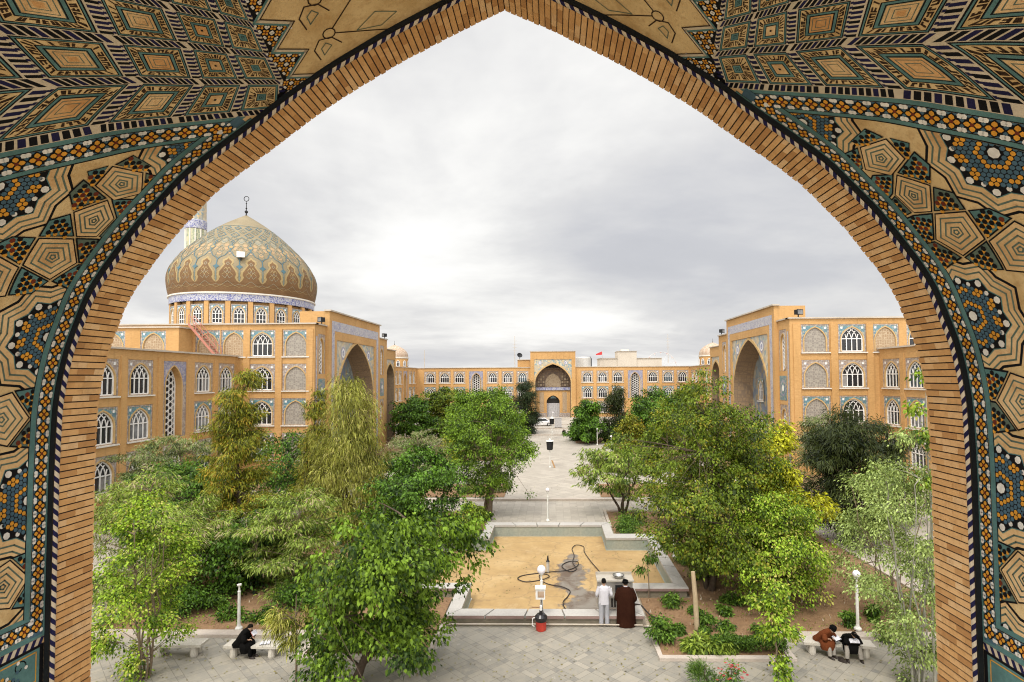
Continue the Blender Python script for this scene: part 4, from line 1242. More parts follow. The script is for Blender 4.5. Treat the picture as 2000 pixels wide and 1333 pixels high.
def sym(pts): return pts + [(-x, y) for x, y in pts[::-1] if x > 1e-6]
for k in range(NM):
    c = k + 0.5
    S = lambda pts: [(c + x, y) for x, y in pts]
    fl = sym([(0, 4.15), (0.045, 3.95), (0.15, 3.75), (0.16, 3.55), (0.10, 3.35), (0.20, 2.9), (0.33, 2.4), (0.36, 2.0), (0.30, 1.75), (0.38, 1.35), (0.5, 1.1)][0:])
    big = sym([(0, 4.5), (0.08, 4.2), (0.24, 3.95), (0.25, 3.5), (0.19, 3.3), (0.29, 2.9), (0.43, 2.4), (0.46, 1.9), (0.42, 1.7), (0.5, 1.12)])
    ch.add(mb, S(big), H, dgld); ch.add(mb, S(fl), H * 1.6, dbrn)
    ch.line(mb, S(sym([(0, 3.6), (0.07, 3.4), (0.0, 3.2)])), 0.028, H * 2.2, dpale, True)
    for zz, ww in ((2.6, 0.15), (2.0, 0.22)):
        ch.line(mb, S([(-ww, zz), (-ww * 0.4, zz + 0.35), (0, zz), (ww * 0.4, zz + 0.35), (ww, zz)]), 0.028, H * 2.2, dgld)
        ch.line(mb, S([(-ww, zz - 0.1), (-ww * 0.4, zz - 0.4), (0, zz), (ww * 0.4, zz - 0.4), (ww, zz - 0.1)]), 0.022, H * 2.2, dpale)
    ch.line(mb, S([(-0.5, 0.55), (-0.25, 0.85), (0, 0.6), (0.25, 0.85), (0.5, 0.55)]), 0.028, H * 2.2, dgld)
    ch.line(mb, S([(-0.5, 0.95), (-0.3, 0.75), (0, 1.3), (0.3, 0.75), (0.5, 0.95)]), 0.025, H * 2.2, dpale)
    # teal pendants between the flames, rising into vines
    c2 = k
    T = lambda pts: [(c2 + x, y) for x, y in pts]
    ch.line(mb, T([(0, 1.4), (0, 2.9)]), 0.055, H, dgrn)
    ch.add(mb, T(sym([(0, 3.35), (0.06, 3.2), (0.15, 3.05), (0.07, 2.9), (0, 2.65)])), H * 2, dteal)
    ch.line(mb, T([(0, 3.3), (0, 4.0)]), 0.045, H * 2, dteal)
    for sgx in (-1, 1):
        ch.line(mb, T([(0, 3.95), (sgx * 0.10, 4.3), (sgx * 0.30, 4.6), (sgx * 0.37, 4.95), (sgx * 0.5, 5.3)]), 0.045, H * 2, dteal)
        ch.line(mb, T([(0, 4.2), (sgx * 0.16, 4.5), (sgx * 0.13, 5.0), (0, 5.4)]), 0.02, H * 2, dgrn)
        ch.line(mb, T([(sgx * 0.5, 5.3), (sgx * 0.42, 5.9), (sgx * 0.5, 6.3), (sgx * 0.3, 7.2), (sgx * 0.22, 7.7), (0, 8.2)]), 0.035, H * 2, dgrn)
    for px_, pt_, pr_ in ((-0.25, 5.75, .3), (0.25, 5.75, .3), (-0.27, 6.45, .3), (0.27, 6.45, .3), (0.5, 4.95, .34), (0.5, 5.6, .22), (0, 5.0, .26)):
        ch.add(mb, S([(px_ + 0.40 * pr_ * math.cos(i * PI / 5), pt_ + pr_ * math.sin(i * PI / 5)) for i in range(10)]), H * 0.7, dpeach)
    ch.line(mb, S([(0, 5.2), (0, 5.75)]), 0.06, H * 2, dteal)
    ch.add(mb, S([(0.16 * math.cos(i * PI / 6), 6.05 + 0.34 * math.sin(i * PI / 6)) for i in range(12)]), H * 1.6, dteal)
    ch.add(mb, S([(0.115 * math.cos(i * PI / 6), 6.05 + 0.24 * math.sin(i * PI / 6)) for i in range(12)]), H * 2.2, dgld)
    ch.line(mb, S([(0, 6.4), (0, 6.9), (-0.1, 7.15), (0, 7.4), (0.1, 7.15), (0, 6.9)]), 0.05, H * 2, dteal)
    ch.line(mb, S([(0, 7.4), (-0.2, 7.9), (0, 8.5), (0.2, 7.9), (0, 7.4)]), 0.035, H * 2, dgrn)
    ch.line(mb, T([(0, 5.5), (0.1, 6.0), (0, 6.5), (-0.1, 6.0)]), 0.03, H * 2, dpale, True)
    ch.add(mb, T(sym([(0, 7.9), (0.17, 7.5), (0.2, 7.1), (0, 6.6)])), H * 1.2, dpale)
for k in range(NM):
    for q, (t0, t1) in enumerate(((7.0, 8.3), (8.1, 9.3), (9.1, 10.2), (10.0, 11.0))):
        c = k + 0.5 * (q % 2); md = (t0 + t1) / 2
        ch.line(mb, [(c, t0), (c - 0.32, md), (c, t1), (c + 0.32, md)], 0.05 + 0.012 * q, H * 1.5, dgrn if q % 2 == 0 else dteal, True)
        ch.line(mb, [(c, t0 + 0.3), (c - 0.17, md), (c, t1 - 0.3), (c + 0.17, md)], 0.035 + 0.01 * q, H * 1.6, dpale, True)
    ch.line(mb, [(k, 4.9), (k + 0.22, 5.6), (k, 6.3), (k - 0.22, 5.6)], 0.03, H * 1.3, dgrn, True)
    ch.line(mb, [(k + 0.5, 4.75), (k + 0.66, 5.15), (k + 0.5, 5.5), (k + 0.34, 5.15)], 0.025, H * 1.3, dgrn, True)
ch.line(mb, [(i * 0.25, 11.2) for i in range(NM * 4 + 1)], 0.12, H * 1.6, dgrn)
o = mb.build('dome_tilework', dome)
mb = MB()
mb.lathe([(8.45, 18.45), (8.5, 18.5), (8.5, 19.3), (8.42, 19.32)], (0, 0, 0), M['script_pale'] if False else M['script'], 66)
mb.build('drum_script_band', dome, smooth=False)
mb = MB(); mb.lathe([(8.5, 19.3), (8.66, 19.34), (8.66, 19.5), (8.4, 19.52)], (0, 0, 0), M['sill'], 66); mb.build('dome_ring', dome)
KIT['drum'] = panel_meshes(1.72, 'teal', M['glass'], 'window', None, 2.35, 0.60, 'drum_')
KIT[('d', 'teal', 'glass')] = KIT['drum']
drum = MB(); drum.lathe([(7.85, 14.1), (7.85, 18.46)], (0, 0, 0), M['brick'], 66); drum.lathe([(8.42, 14.1), (8.42, 15.35), (8.05, 15.36)], (0, 0, 0), M['brick'], 66)
for k in range(NM):
    a = 2 * PI * (k + 0.5) / NM
    rx = Vector((math.cos(a), math.sin(a), 0)); tx = Vector((-math.sin(a), math.cos(a), 0))
    drum.obox(rx * 8.0 - tx * 0.27 + Vector((0, 0, 15.3)), tx * 0.54, rx * 0.42, Vector((0, 0, 3.16)), M['brick'])
drum.build('drum', dome)
for k in range(NM):
    a = 2 * PI * k / NM
    kk = KIT['drum']
    w = link('window', kk['glass'], dome, (8.38 * math.cos(a), 8.38 * math.sin(a), 15.75)); w.rotation_euler = (0, 0, a + PI / 2)
    link('tile_surround', kk['surround'], w); link('window_frame', kk['frame'], w)
fin = MB(); fin.lathe([(0.22, 30.85), (0.1, 31.0), (0.06, 31.2), (0.2, 31.35), (0.22, 31.5), (0.06, 31.65), (0.05, 31.8), (0.13, 31.9), (0.05, 32.0), (0.04, 32.5), (0.11, 32.55), (0.03, 32.65), (0.03, 32.9)], (0, 0, 0), M['black'], 8)
ring = [(0.33 * math.cos(t) + 0.0, 0, 33.2 + 0.33 * math.sin(t)) for t in np.linspace(-PI * 0.5, PI * 1.5, 17)]
fin.tube(ring, 0.045, M['black'], 5, closed=False)
fin.build('finial', dome)
sb = MB(); sb.box((-0.5, -8.9, 23.65), (0.35, -8.3, 24.3), M['white_tile']); sb.box((-0.12, -8.5, 23.3), (0.0, -8.2, 23.7), M['black'])
o = sb.build('flood_lamp_box', dome)
o.rotation_euler = (0, 0, 0.45)

# steel stair from the wing roof to the hall roof
st = MB(); red = plain('faded_red_paint', (0.42, 0.17, 0.12), 0.6)
A = Vector((-33.6, 52.9, 14.35)); B = Vector((-30.9, 52.9, 11.25))
for dy in (0, -0.75):
    st.bar(A + Vector((0, dy, 0)), B + Vector((0, dy, 0)), 0.2, 0.06, red)
    st.bar(A + Vector((0, dy, 0.9)), B + Vector((0, dy, 0.9)), 0.05, 0.05, red)
    for k in range(5):
        q = A.lerp(B, k / 4) + Vector((0, dy, 0)); st.bar(q, q + Vector((0, 0, 0.9)), 0.04, 0.04, red)
for k in range(13):
    q = A.lerp(B, (k + 0.5) / 13); st.box((q.x - 0.14, q.y - 0.75, q.z), (q.x + 0.14, q.y, q.z + 0.03), M['coping'])
o = st.build('steel_stair'); tag(o, 'faded red steel stair climbing from the low roof to the hall roof', 'stairs')

# floodlights on the roof corners
def floodlight(x, y, z, rz, label):
    t = thing('floodlight', label, 'floodlight', (x, y, z), rz, 'floodlights on the hall roofs')
    b = MB(); b.box((-0.3, -0.22, 0.28), (0.3, 0.18, 0.72), M['black']); b.box((-0.33, -0.26, 0.25), (0.33, -0.22, 0.75), M['black']); b.build('housing', t)
    g = MB(); g.box((-0.26, -0.275, 0.31), (0.26, -0.262, 0.69), M['glass_pale']); g.build('lens', t)
    s = MB(); s.bar((0, 0, 0), (0, 0, 0.3), 0.08, 0.08, M['black']); s.box((-0.2, -0.2, 0.0), (0.2, 0.2, 0.04), M['black']); s.build('bracket', t)
floodlight(22.9, 52.5, 14.53, 0.3, 'black floodlight on the front roof corner of the hall without a dome')
floodlight(22.1, 73.6, 14.53, 0.8, 'small black floodlight on the roof beyond the tall portal opposite the dome')
floodlight(-22.4, 76.3, 14.53, -0.8, 'small black floodlight on the roof just beyond the portal of the domed hall')
floodlight(-22.5, 55.6, 14.53, -0.6, 'small dark floodlight on the parapet tucked against the domed hall portal')

# minaret behind the dome
mi = thing('minaret', 'slender pale green tiled minaret rising behind the onion dome', 'minaret', (-54.75, 86.0, 0))
mgr = lattice_mat('minaret_green_tile', (0.46, 0.44, 0.28), (0.20, 0.25, 0.17), 1.7)
b = MB(); b.lathe([(1.45, 10), (1.42, 32.3)], (0, 0, 0), mgr, 12); b.build('shaft', mi)
b = MB()
for k in range(12):
    a = 2 * PI * k / 12; p = Vector((1.44 * math.cos(a), 1.44 * math.sin(a), 0)); b.tube([p + Vector((0, 0, 12)), p * 0.975 + Vector((0, 0, 32.3))], 0.10, M['dome_small'] if False else M['sill'], 6)
b.build('corner_roll', mi)
b = MB(); b.lathe([(1.43, 32.3), (1.52, 32.4), (1.52, 33.6), (1.45, 33.7)], (0, 0, 0), M['script'], 16); b.build('script_band', mi)
b = MB(); b.lathe([(1.43, 33.7), (1.43, 37), (2.1, 38.6), (2.2, 39.9), (2.1, 40.0), (1.3, 40.1), (1.25, 44), (0.8, 45.5), (0.02, 47)], (0, 0, 0), M['arabesque'], 16); b.build('balcony', mi)

# ------------------------------------------------------------------ far range with its central portal
FAR = thing('brick_range', 'far three storey brick range closing the courtyard, with a central portal', 'building')
Y2 = 124.0; mb = MB(); cp = MB(); rf = random.Random(5)
lw = Wall((-29.6, Y2), (-4.6, Y2), 0, 11.35); rw = Wall((5.2, Y2), (30.0, Y2), 0, 11.4)
for wl, cs, gs, x0 in ((lw, [-26.6, -23.4, -20.15, -12.9, -9.6, -6.35], [-16.5], -29.6), (rw, [7.77, 11.1, 14.4, 22.0, 25.3, 28.4], [18.15], 5.2)):
    for x in cs:
        for q, ri in enumerate((2, 1, 0)):
            nm = ('mauve', 'teal')[q % 2]; sz = SILL[ri] - (0.08 if ri == 1 else 0)
            wl.hole(x - x0, sz, 2.55, PH); place_panel(FAR, ('w', nm, glass_pick(rf)), wl.loc(x - x0, sz), 0)
    for x in gs:
        wl.hole(x - x0, 4.65, 3.3, 6.0); place_grille(FAR, 'grille', wl.loc(x - x0, 4.65), 0)
    al = sorted(cs + gs)
    wl.build(mb, M['brick'], [(a + b) / 2 - x0 for a, b in zip(al[:-1], al[1:])], 0.55); wl.coping(cp, M['coping'])
flat_roof(mb, [(-45, Y2 + .1), (45, Y2 + .1), (45, Y2 + 14), (-45, Y2 + 14)], 11.2, M['roof'])
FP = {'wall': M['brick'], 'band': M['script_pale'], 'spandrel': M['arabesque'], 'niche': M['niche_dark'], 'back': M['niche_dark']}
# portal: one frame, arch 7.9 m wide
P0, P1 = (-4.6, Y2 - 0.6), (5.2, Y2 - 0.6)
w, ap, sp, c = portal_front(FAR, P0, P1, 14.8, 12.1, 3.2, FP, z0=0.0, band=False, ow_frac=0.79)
w.coping(cp, M['coping'], 0.15, 0.14, 0.12, 0.12)
# portal interior: lower wall with an arched gate, tile panel over it
def PB(x, z, d): return tuple(w.P(c + x, z, -d))
gt = MB(); aw = 1.42; ga = arch_pts(aw, 3.9, 1.35, 12)
def pl_face(pts, d, m): gt.face([PB(x, z, d) for x, z in pts], m)
D1 = 2.2
pl_face([(-3.8, 0), (-aw, 0), (-aw, 3.9), (-3.8, 3.9)], D1, M['brick']); pl_face([(aw, 0), (3.8, 0), (3.8, 3.9), (aw, 3.9)], D1, M['brick'])
pl_face([(-3.8, 3.9), (-aw, 3.9), (-aw, 6.3), (-3.8, 6.3)], D1, M['brick']); pl_face([(aw, 3.9), (3.8, 3.9), (3.8, 6.3), (aw, 6.3)], D1, M['brick'])
for p, q in zip(ga[:-1], ga[1:]): pl_face([p, q, (q[0], 6.3), (p[0], 6.3)], D1, M['brick'])
pl_face([(-3.8, 6.3), (3.8, 6.3), (3.8, 6.35), (-3.8, 6.35)], D1 - 0.0, M['coping'])
gt.face([PB(-3.8, 6.35, D1), PB(3.8, 6.35, D1), PB(3.8, 6.35, 3.2), PB(-3.8, 6.35, 3.2)], M['coping'])
out = [(-aw, 0)] + ga + [(aw, 0)]
for p, q in zip(out[:-1], out[1:]): gt.face([PB(p[0], p[1], D1), PB(q[0], q[1], D1), PB(q[0], q[1], D1 + 0.9), PB(p[0], p[1], D1 + 0.9)], M['mauve'])
gt.build('gate_wall', FAR)
g2 = MB()
for sgx in (-1, 1):
    x0, x1 = sorted((sgx * 2.05, sgx * 3.0)); g2.face([PB(x0, 1.6, D1 - 0.02), PB(x1, 1.6, D1 - 0.02), PB(x1, 5.9, D1 - 0.02), PB(x0, 5.9, D1 - 0.02)], M['lattice_tan'])
    x0, x1 = sorted((sgx * 1.5, sgx * 3.7)); g2.face([PB(x0, 0, D1 - 0.015), PB(x1, 0, D1 - 0.015), PB(x1, 1.4, D1 - 0.015), PB(x0, 1.4, D1 - 0.015)], M['mauve'])
g2.face([PB(-3.75, 6.4, 1.9), PB(3.75, 6.4, 1.9), PB(3.75, 7.0, 1.9), PB(-3.75, 7.0, 1.9)], M['script'])
g2.face([PB(-3.75, 7.0, 1.9), PB(3.75, 7.0, 1.9), PB(3.75, 7.0, 3.2), PB(-3.75, 7.0, 3.2)], M['niche_dark'])
g2.build('portal_tile_panel', FAR)
g3 = MB(); a3 = arch_pts(1.7, 8.2, 1.9, 14)
arc = [(x, z) for x, z in a3]
cc = (0, 7.1)
g3.face([PB(-1.7, 7.1, 2.95), PB(1.7, 7.1, 2.95), PB(1.7, 8.2, 2.95), PB(-1.7, 8.2, 2.95)], M['gold_lattice'] if 'gold_lattice' in M else M['lattice_tan'])
for p, q in zip(arc[:-1], arc[1:]): g3.face([PB(0, 8.2, 2.95), PB(p[0], p[1], 2.95), PB(q[0], q[1], 2.95)], M['lattice_tan'])
for sgx in (-1, 1):
    for k in range(5):
        for j in range(3):
            x = sgx * (2.1 + j * 0.55); z = 7.3 + k * 0.62
            if abs(x) > 3.4 - max(0, k - 2) * 0.45: continue
            g3.face([PB(x - 0.2, z, 2.95), PB(x + 0.2, z, 2.95), PB(x + 0.2, z + 0.45, 2.95), PB(x - 0.2, z + 0.45, 2.95)], M['lattice_tan'] if (k + j) % 2 else M['niche'])
g3.build('niche_screen', FAR)
g4 = MB(); pg = plain('grey_steel_gate', (0.42, 0.40, 0.39), 0.6)
g4.box(tuple(w.P(c - aw, 0.45, -D1 - 0.8)), tuple(w.P(c + aw, 3.5, -D1 - 0.75)), pg)
for k in range(7): x = c - aw + 2 * aw * k / 6; g4.bar(w.P(x, 0.45, -D1 - 0.72), w.P(x, 3.5, -D1 - 0.72), 0.05, 0.05, pg)
g4.build('gate', FAR)
g5 = MB(); g5.face([PB(-aw, 3.5, D1 + 0.88), PB(aw, 3.5, D1 + 0.88), PB(aw, 5.3, D1 + 0.88), PB(-aw, 5.3, D1 + 0.88)], M['dark_void'])
g5.face([PB(-0.8, 4.55, D1 + 0.86), PB(0.8, 4.55, D1 + 0.86), PB(0, 5.2, D1 + 0.86)], M['teal']); g5.build('gate_tympanum', FAR)
mb.build('brick_wall', FAR); cp.build('coping', FAR)

# roof clutter beyond the far range
pb = thing('rooftop_building', 'plain beige block with a stair tower rising behind the far range', 'building', (0, 0, 0))
beige = noisy('beige_render', (0.52, 0.45, 0.36), (0.6, 0.53, 0.43), 0.25)
b = MB(); b.box((12.6, 150, 0), (28.9, 158, 14.05), beige); b.box((17.3, 149.7, 9), (22.3, 156, 15.9), beige); b.build('render_wall', pb)
b = MB(); b.box((12.4, 149.8, 14.06), (17.28, 158, 14.2), M['coping']); b.box((22.32, 149.8, 14.06), (29.1, 158, 14.2), M['coping']); b.box((17.2, 149.5, 15.91), (22.4, 156.1, 16.05), M['coping']); b.box((18.4, 151, 16.05), (20.4, 153, 16.5), M['sill']); b.build('roof_edge', pb)
tk = thing('water_tank', 'squat pale metal water tank on the roof right of the far portal', 'tank', (7.3, 131, 11.2))
tm = noisy('galvanised_metal', (0.48, 0.46, 0.42), (0.58, 0.56, 0.52), 0.8, 0.5, metal=0.2)
b = MB(); b.lathe([(1.75, 0.35), (1.75, 2.45), (1.6, 2.6), (0.02, 2.75)], (0, 0, 0), tm, 20); b.build('tank_body', tk)
b = MB()
for k in range(4): b.bar((1.4 * math.cos(k * PI / 2 + .7), 1.4 * math.sin(k * PI / 2 + .7), 0), (1.4 * math.cos(k * PI / 2 + .7), 1.4 * math.sin(k * PI / 2 + .7), 0.4), 0.15, 0.15, M['black'])
b.build('stand', tk)
b = MB(); b.tube([(1.85, -0.3, 0.2), (1.85, -0.3, 2.2), (1.5, -0.3, 2.75)], 0.09, M['black'], 6); b.build('pipe', tk)
ht = thing('rooftop_hut', 'small brick roof hut left of the far portal', 'hut', (-6.0, 128, 11.2))
b = MB(); b.box((-1.6, -1.2, 0), (1.2, 1.2, 1.9), M['brick']); b.build('wall', ht)
b = MB(); b.box((-1.75, -1.35, 1.901), (1.35, 1.35, 2.05), M['coping']); b.build('roof', ht)
ds = thing('satellite_dish', 'dark satellite dish on the hut roof', 'dish', (-7.2, 127.5, 13.25))
b = MB(); b.lathe([(0.02, 0.0), (0.3, 0.06), (0.62, 0.28)], (0, 0, 0), M['black'], 14); o = b.build('reflector', ds); o.location = (0, 0, 0.85); o.rotation_euler = (R(60), 0, R(20))
b = MB(); b.bar((0, 0, 0), (0, 0, 0.9), 0.08, 0.08, M['black']); b.build('mast', ds)
def mast(x, y, z, h, label, n=4):
    t = thing('antenna_mast', label, 'antenna', (x, y, z), 0, 'antenna masts behind the far range')
    b = MB(); b.tube([(0, 0, 0), (0, 0, h)], [0.09, 0.05], M['coping'], 5); b.build('pole', t)
    b = MB()
    for k in range(n): zz = h * (0.55 + 0.4 * k / n); b.bar((-0.5, 0, zz), (0.5, 0, zz), 0.05, 0.05, M['coping'])
    b.build('aerial', t)
mast(-8.2, 127, 11.2, 7.3, 'thin antenna mast beside the roof hut left of the far portal')
mast(32.6, 160, 13, 8.2, 'tall thin antenna mast in front of the ferris wheel')
mast(-31.5, 140, 11.2, 5.0, 'faint antenna mast above the far left range', 2)
mast(45.5, 152, 11.2, 7.0, 'faint antenna mast between ferris wheel and right small dome', 2)
fl = thing('red_flag', 'red flag on a short pole at the left end of the beige roof block', 'flag', (13.2, 149, 14.0))
b = MB(); b.tube([(0, 0, -2.5), (0, 0, 2.0)], 0.05, M['coping'], 5); b.build('pole', fl)
redc = plain('red_cloth', (0.55, 0.05, 0.05), 0.8)
b = MB(); rows = []
for i in range(6):
    x = -0.05 - i * 0.32; dz = -0.14 * i
    rows.append([(x, 0.12 * math.sin(i * 1.3), 1.95 + dz - (0.9 + 0.02 * i) * j / 3 * (1 - i / 7)) for j in range(4)])
b.grid(rows, redc); b.build('cloth', fl, smooth=True)
fw = thing('ferris_wheel', 'distant thin ferris wheel rising beyond the far range', 'ferris wheel', (113.5, 600, 18.6))
fm = noisy('pale_steel', (0.5, 0.49, 0.48), (0.6, 0.58, 0.57), 0.3)
b = MB()
for y in (-1, 1): b.tube([(16.8 * math.cos(t), y, 16.8 * math.sin(t)) for t in np.linspace(0, 2 * PI, 49)[:-1]], 0.16, fm, 5, closed=True)
b.build('rim', fw)
b = MB()
for k in range(16):
    a = 2 * PI * k / 16
    for y in (-1, 1): b.tube([(0, y, 0), (16.8 * math.cos(a), y, 16.8 * math.sin(a))], 0.07, fm, 4)
b.build('spokes', fw)
gm = MB(); gm.box((-0.6, -0.7, -1.9), (0.6, 0.7, -0.7), fm); gm.box((-0.08, -0.08, -0.75), (0.08, 0.08, 0.1), fm); gm.box((-0.7, -0.8, -0.7), (0.7, 0.8, -0.55), redc)
gme = gm.mesh('gondola')
for k in range(16):
    a = 2 * PI * k / 16; link('gondola', gme, fw, (16.8 * math.cos(a), 0, 16.8 * math.sin(a)))
b = MB()
for sx in (-9, 9): b.tube([(sx, 2, -18), (0, 1.5, 0)], 0.4, fm, 6); b.tube([(sx, -2, -18), (0, -1.5, 0)], 0.4, fm, 6)
b.build('support', fw)
# ------------------------------------------------------------------ ground, paving, beds
def paver_mat(name, c1, c2, c3, mortar, size, rot=0.0, msize=0.012, wear=0.5, big=0.25, row=1.0, offset=0.0):
    m, nt, b = new_mat(name)
    tc = N(nt, 'ShaderNodeTexCoord'); mp = N(nt, 'ShaderNodeMapping'); mp.inputs['Rotation'].default_value = (0, 0, rot)
    nt.links.new(tc.outputs['Object'], mp.inputs[0]); v = mp.outputs[0]
    br = N(nt, 'ShaderNodeTexBrick'); br.offset = offset; br.inputs['Scale'].default_value = 1.0
    br.inputs['Brick Width'].default_value = size; br.inputs['Row Height'].default_value = size * row
    br.inputs['Mortar Size'].default_value = msize; br.inputs['Mortar Smooth'].default_value = 0.3; br.inputs['Bias'].default_value = 0.0
    br.inputs['Color1'].default_value = (0, 0, 0, 1); br.inputs['Color2'].default_value = (1, 1, 1, 1); br.inputs['Mortar'].default_value = (0.5, 0.5, 0.5, 1)
    nt.links.new(v, br.inputs['Vector'])
    col = ramp(nt, br.outputs['Color'], [(0.0, c1), (0.5, c2), (1.0, c3)])
    f = noise_tex(nt, v, big, 5, 0.6); g = noise_tex(nt, v, 3.5, 5, 0.7)
    col = mixc(nt, ramp(nt, f, [(0.38, 0.0), (0.72, wear)]), col, tuple(x * 0.62 for x in c1))
    col = mixc(nt, ramp(nt, g, [(0.5, 0.0), (0.8, 0.45)]), col, tuple(min(1, x * 1.25) for x in c3))
    col = mixc(nt, br.outputs['Fac'], col, mortar)
    nt.links.new(col, b.inputs['Base Color']); b.inputs['Roughness'].default_value = 0.75
    bump(nt, b, br.outputs['Fac'], -0.4, 0.01)
    return m
def front_paving_mat():
    """big squares parted by narrow strips that cross in small dark squares, laid diagonally"""
    m, nt, b = new_mat('grey_stone_paving')
    tc = N(nt, 'ShaderNodeTexCoord'); mp = N(nt, 'ShaderNodeMapping'); mp.inputs['Rotation'].default_value = (0, 0, PI / 4)
    nt.links.new(tc.outputs['Object'], mp.inputs[0]); v = mp.outputs[0]
    sp = N(nt, 'ShaderNodeSeparateXYZ'); nt.links.new(v, sp.inputs[0])
    def mt(op, a, c=None, d=None):
        n = N(nt, 'ShaderNodeMath', operation=op)
        for i, q in enumerate((a, c, d)):
            if q is None: continue
            if isinstance(q, bpy.types.NodeSocket): nt.links.new(q, n.inputs[i])
            else: n.inputs[i].default_value = q
        return n.outputs[0]
    Pd, A = 0.78, 0.56
    cell = []; inb = []; edge = []
    for k in (0, 1):
        q = mt('DIVIDE', sp.outputs[k], Pd); fl = mt('FLOOR', q); fr = mt('MULTIPLY', mt('SUBTRACT', q, fl), Pd)
        ib = mt('LESS_THAN', fr, A); inb.append(ib)
        e = mt('MINIMUM', mt('ABSOLUTE', mt('SUBTRACT', fr, A)), mt('MINIMUM', fr, mt('SUBTRACT', Pd, fr))); edge.append(e)
        cell.append(mt('ADD', fl, mt('MULTIPLY', ib, 0.37)))
    cb = N(nt, 'ShaderNodeCombineXYZ'); nt.links.new(cell[0], cb.inputs[0]); nt.links.new(cell[1], cb.inputs[1])
    wn = N(nt, 'ShaderNodeTexWhiteNoise', noise_dimensions='2D'); nt.links.new(cb.outputs[0], wn.inputs['Vector'])
    col = ramp(nt, wn.outputs['Value'], [(0.0, (0.225, 0.207, 0.172)), (0.35, (0.255, 0.235, 0.194)), (0.7, (0.275, 0.252, 0.205)), (1.0, (0.32, 0.29, 0.235))])
    both = mt('MULTIPLY', mt('SUBTRACT', 1.0, inb[0]), mt('SUBTRACT', 1.0, inb[1]))
    col = mixc(nt, mt('MULTIPLY', both, 0.55), col, (0.12, 0.12, 0.115))
    f = noise_tex(nt, v, 0.3, 5, 0.6); g = noise_tex(nt, v, 4.0, 5, 0.75); h = noise_tex(nt, v, 1.6, 4, 0.7, 2.0)
    col = mixc(nt, ramp(nt, f, [(0.4, 0.0), (0.7, 0.45)]), col, (0.16, 0.15, 0.125))
    col = mixc(nt, ramp(nt, g, [(0.42, 0.0), (0.75, 0.6)]), col, (0.37, 0.315, 0.23))
    # pale scuffs
    col = mixc(nt, ramp(nt, h, [(0.66, 0.0), (0.70, 0.6), (0.74, 0.0)]), col, (0.5, 0.46, 0.38))
    mo = mt('LESS_THAN', mt('MINIMUM', edge[0], edge[1]), 0.007)
    col = mixc(nt, mt('MULTIPLY', mo, 0.75), col, (0.11, 0.10, 0.08))
    nt.links.new(col, b.inputs['Base Color']); b.inputs['Roughness'].default_value = 0.7
    bump(nt, b, g, 0.2, 0.01)
    return m
M['pav_front'] = front_paving_mat()
M['pav_plaza'] = paver_mat('pale_plaza_paving', (0.335, 0.295, 0.24), (0.37, 0.33, 0.27), (0.41, 0.365, 0.30), (0.24, 0.21, 0.165), 0.85, PI / 4, 0.018, 0.35, 0.12)
M['pav_path'] = paver_mat('path_paving', (0.34, 0.30, 0.245), (0.38, 0.34, 0.28), (0.42, 0.375, 0.31), (0.27, 0.24, 0.195), 0.5, 0, 0.012, 0.4, 0.2)
M['kerb'] = noisy('kerb_stone', (0.40, 0.34, 0.28), (0.52, 0.45, 0.38), 0.9, fine=14)
M['pinkstone'] = noisy('pinkish_pool_stone', (0.38, 0.355, 0.32), (0.47, 0.445, 0.405), 0.7, fine=12)
M['pinkedge'] = noisy('rose_stone_edge', (0.21, 0.14, 0.12), (0.28, 0.19, 0.165), 0.9, fine=12)
M['soil'] = noisy('reddish_soil', (0.20, 0.115, 0.06), (0.30, 0.185, 0.10), 0.9, 0.95, 0.8, fine=9, finemix=0.55)
M['dust'] = noisy('bare_ground', (0.38, 0.31, 0.22), (0.46, 0.38, 0.28), 0.05)

def slab(name, rects, z, m, dz=0.3):
    mb = MB()
    for x0, y0, x1, y1 in rects: mb.box((x0, y0, z - dz), (x1, y1, z), m)
    return struct(name, mb)
g = MB()
# ground sheet with an opening under the pool
G = 1500
for x0, y0, x1, y1 in ((-G, -60, G, 20), (-G, 37, G, 1500), (-G, 20, -8, 37), (8, 20, G, 37), (-8, 20, 8, 21.5), (-8, 21.5, -3.6, 24.2), (3.6, 21.5, 8, 24.2), (-8, 24.2, -5.9, 32.4), (5.9, 24.2, 8, 32.4), (-8, 32.4, -3.6, 34.95), (3.6, 32.4, 8, 34.95), (-8, 34.95, 8, 37)):
    g.face([(x0, y0, -0.05), (x1, y0, -0.05), (x1, y1, -0.05), (x0, y1, -0.05)], M['dust'])
struct('ground', g)
slab('front_paving', [(-29.5, 6.5, 29.5, 18.75), (-3.75, 18.75, 3.75, 21.34), (8.15, 18.75, 29.5, 20.3), (-29.5, 18.75, -8.15, 20.3)], 0.0, M['pav_front'], 0.04)
slab('cross_path', [(-29.5, 39.4, 29.5, 42.55), (-3.7, 35.12, 3.7, 39.4)], 0.0, M['pav_path'], 0.04)
slab('side_path', [(15.8, 20.45, 29.5, 39.4), (-29.5, 20.45, -17.0, 39.4)], 0.004, M['pav_path'], 0.04)
slab('plaza', [(-29.4, 42.8, 29.9, 89.0)], 0.15, M['pav_plaza'], 0.19)
slab('terrace', [(-29.4, 89.0, 29.9, 98.2)], 0.33, M['pav_plaza'], 0.37)
slab('upper_terrace', [(-29.4, 98.2, 29.9, 104.5)], 0.50, M['pav_plaza'], 0.53)
slab('portal_terrace', [(-29.4, 104.5, 29.9, 123.9)], 0.62, M['pav_plaza'], 0.66)
kb = MB()
def kerb(x0, y0, x1, y1, z0, z1): kb.box((x0, y0, z0), (x1, y1, z1), M['kerb'])
kerb(-29.3, 42.55, 29.8, 42.8, -0.03, 0.165)
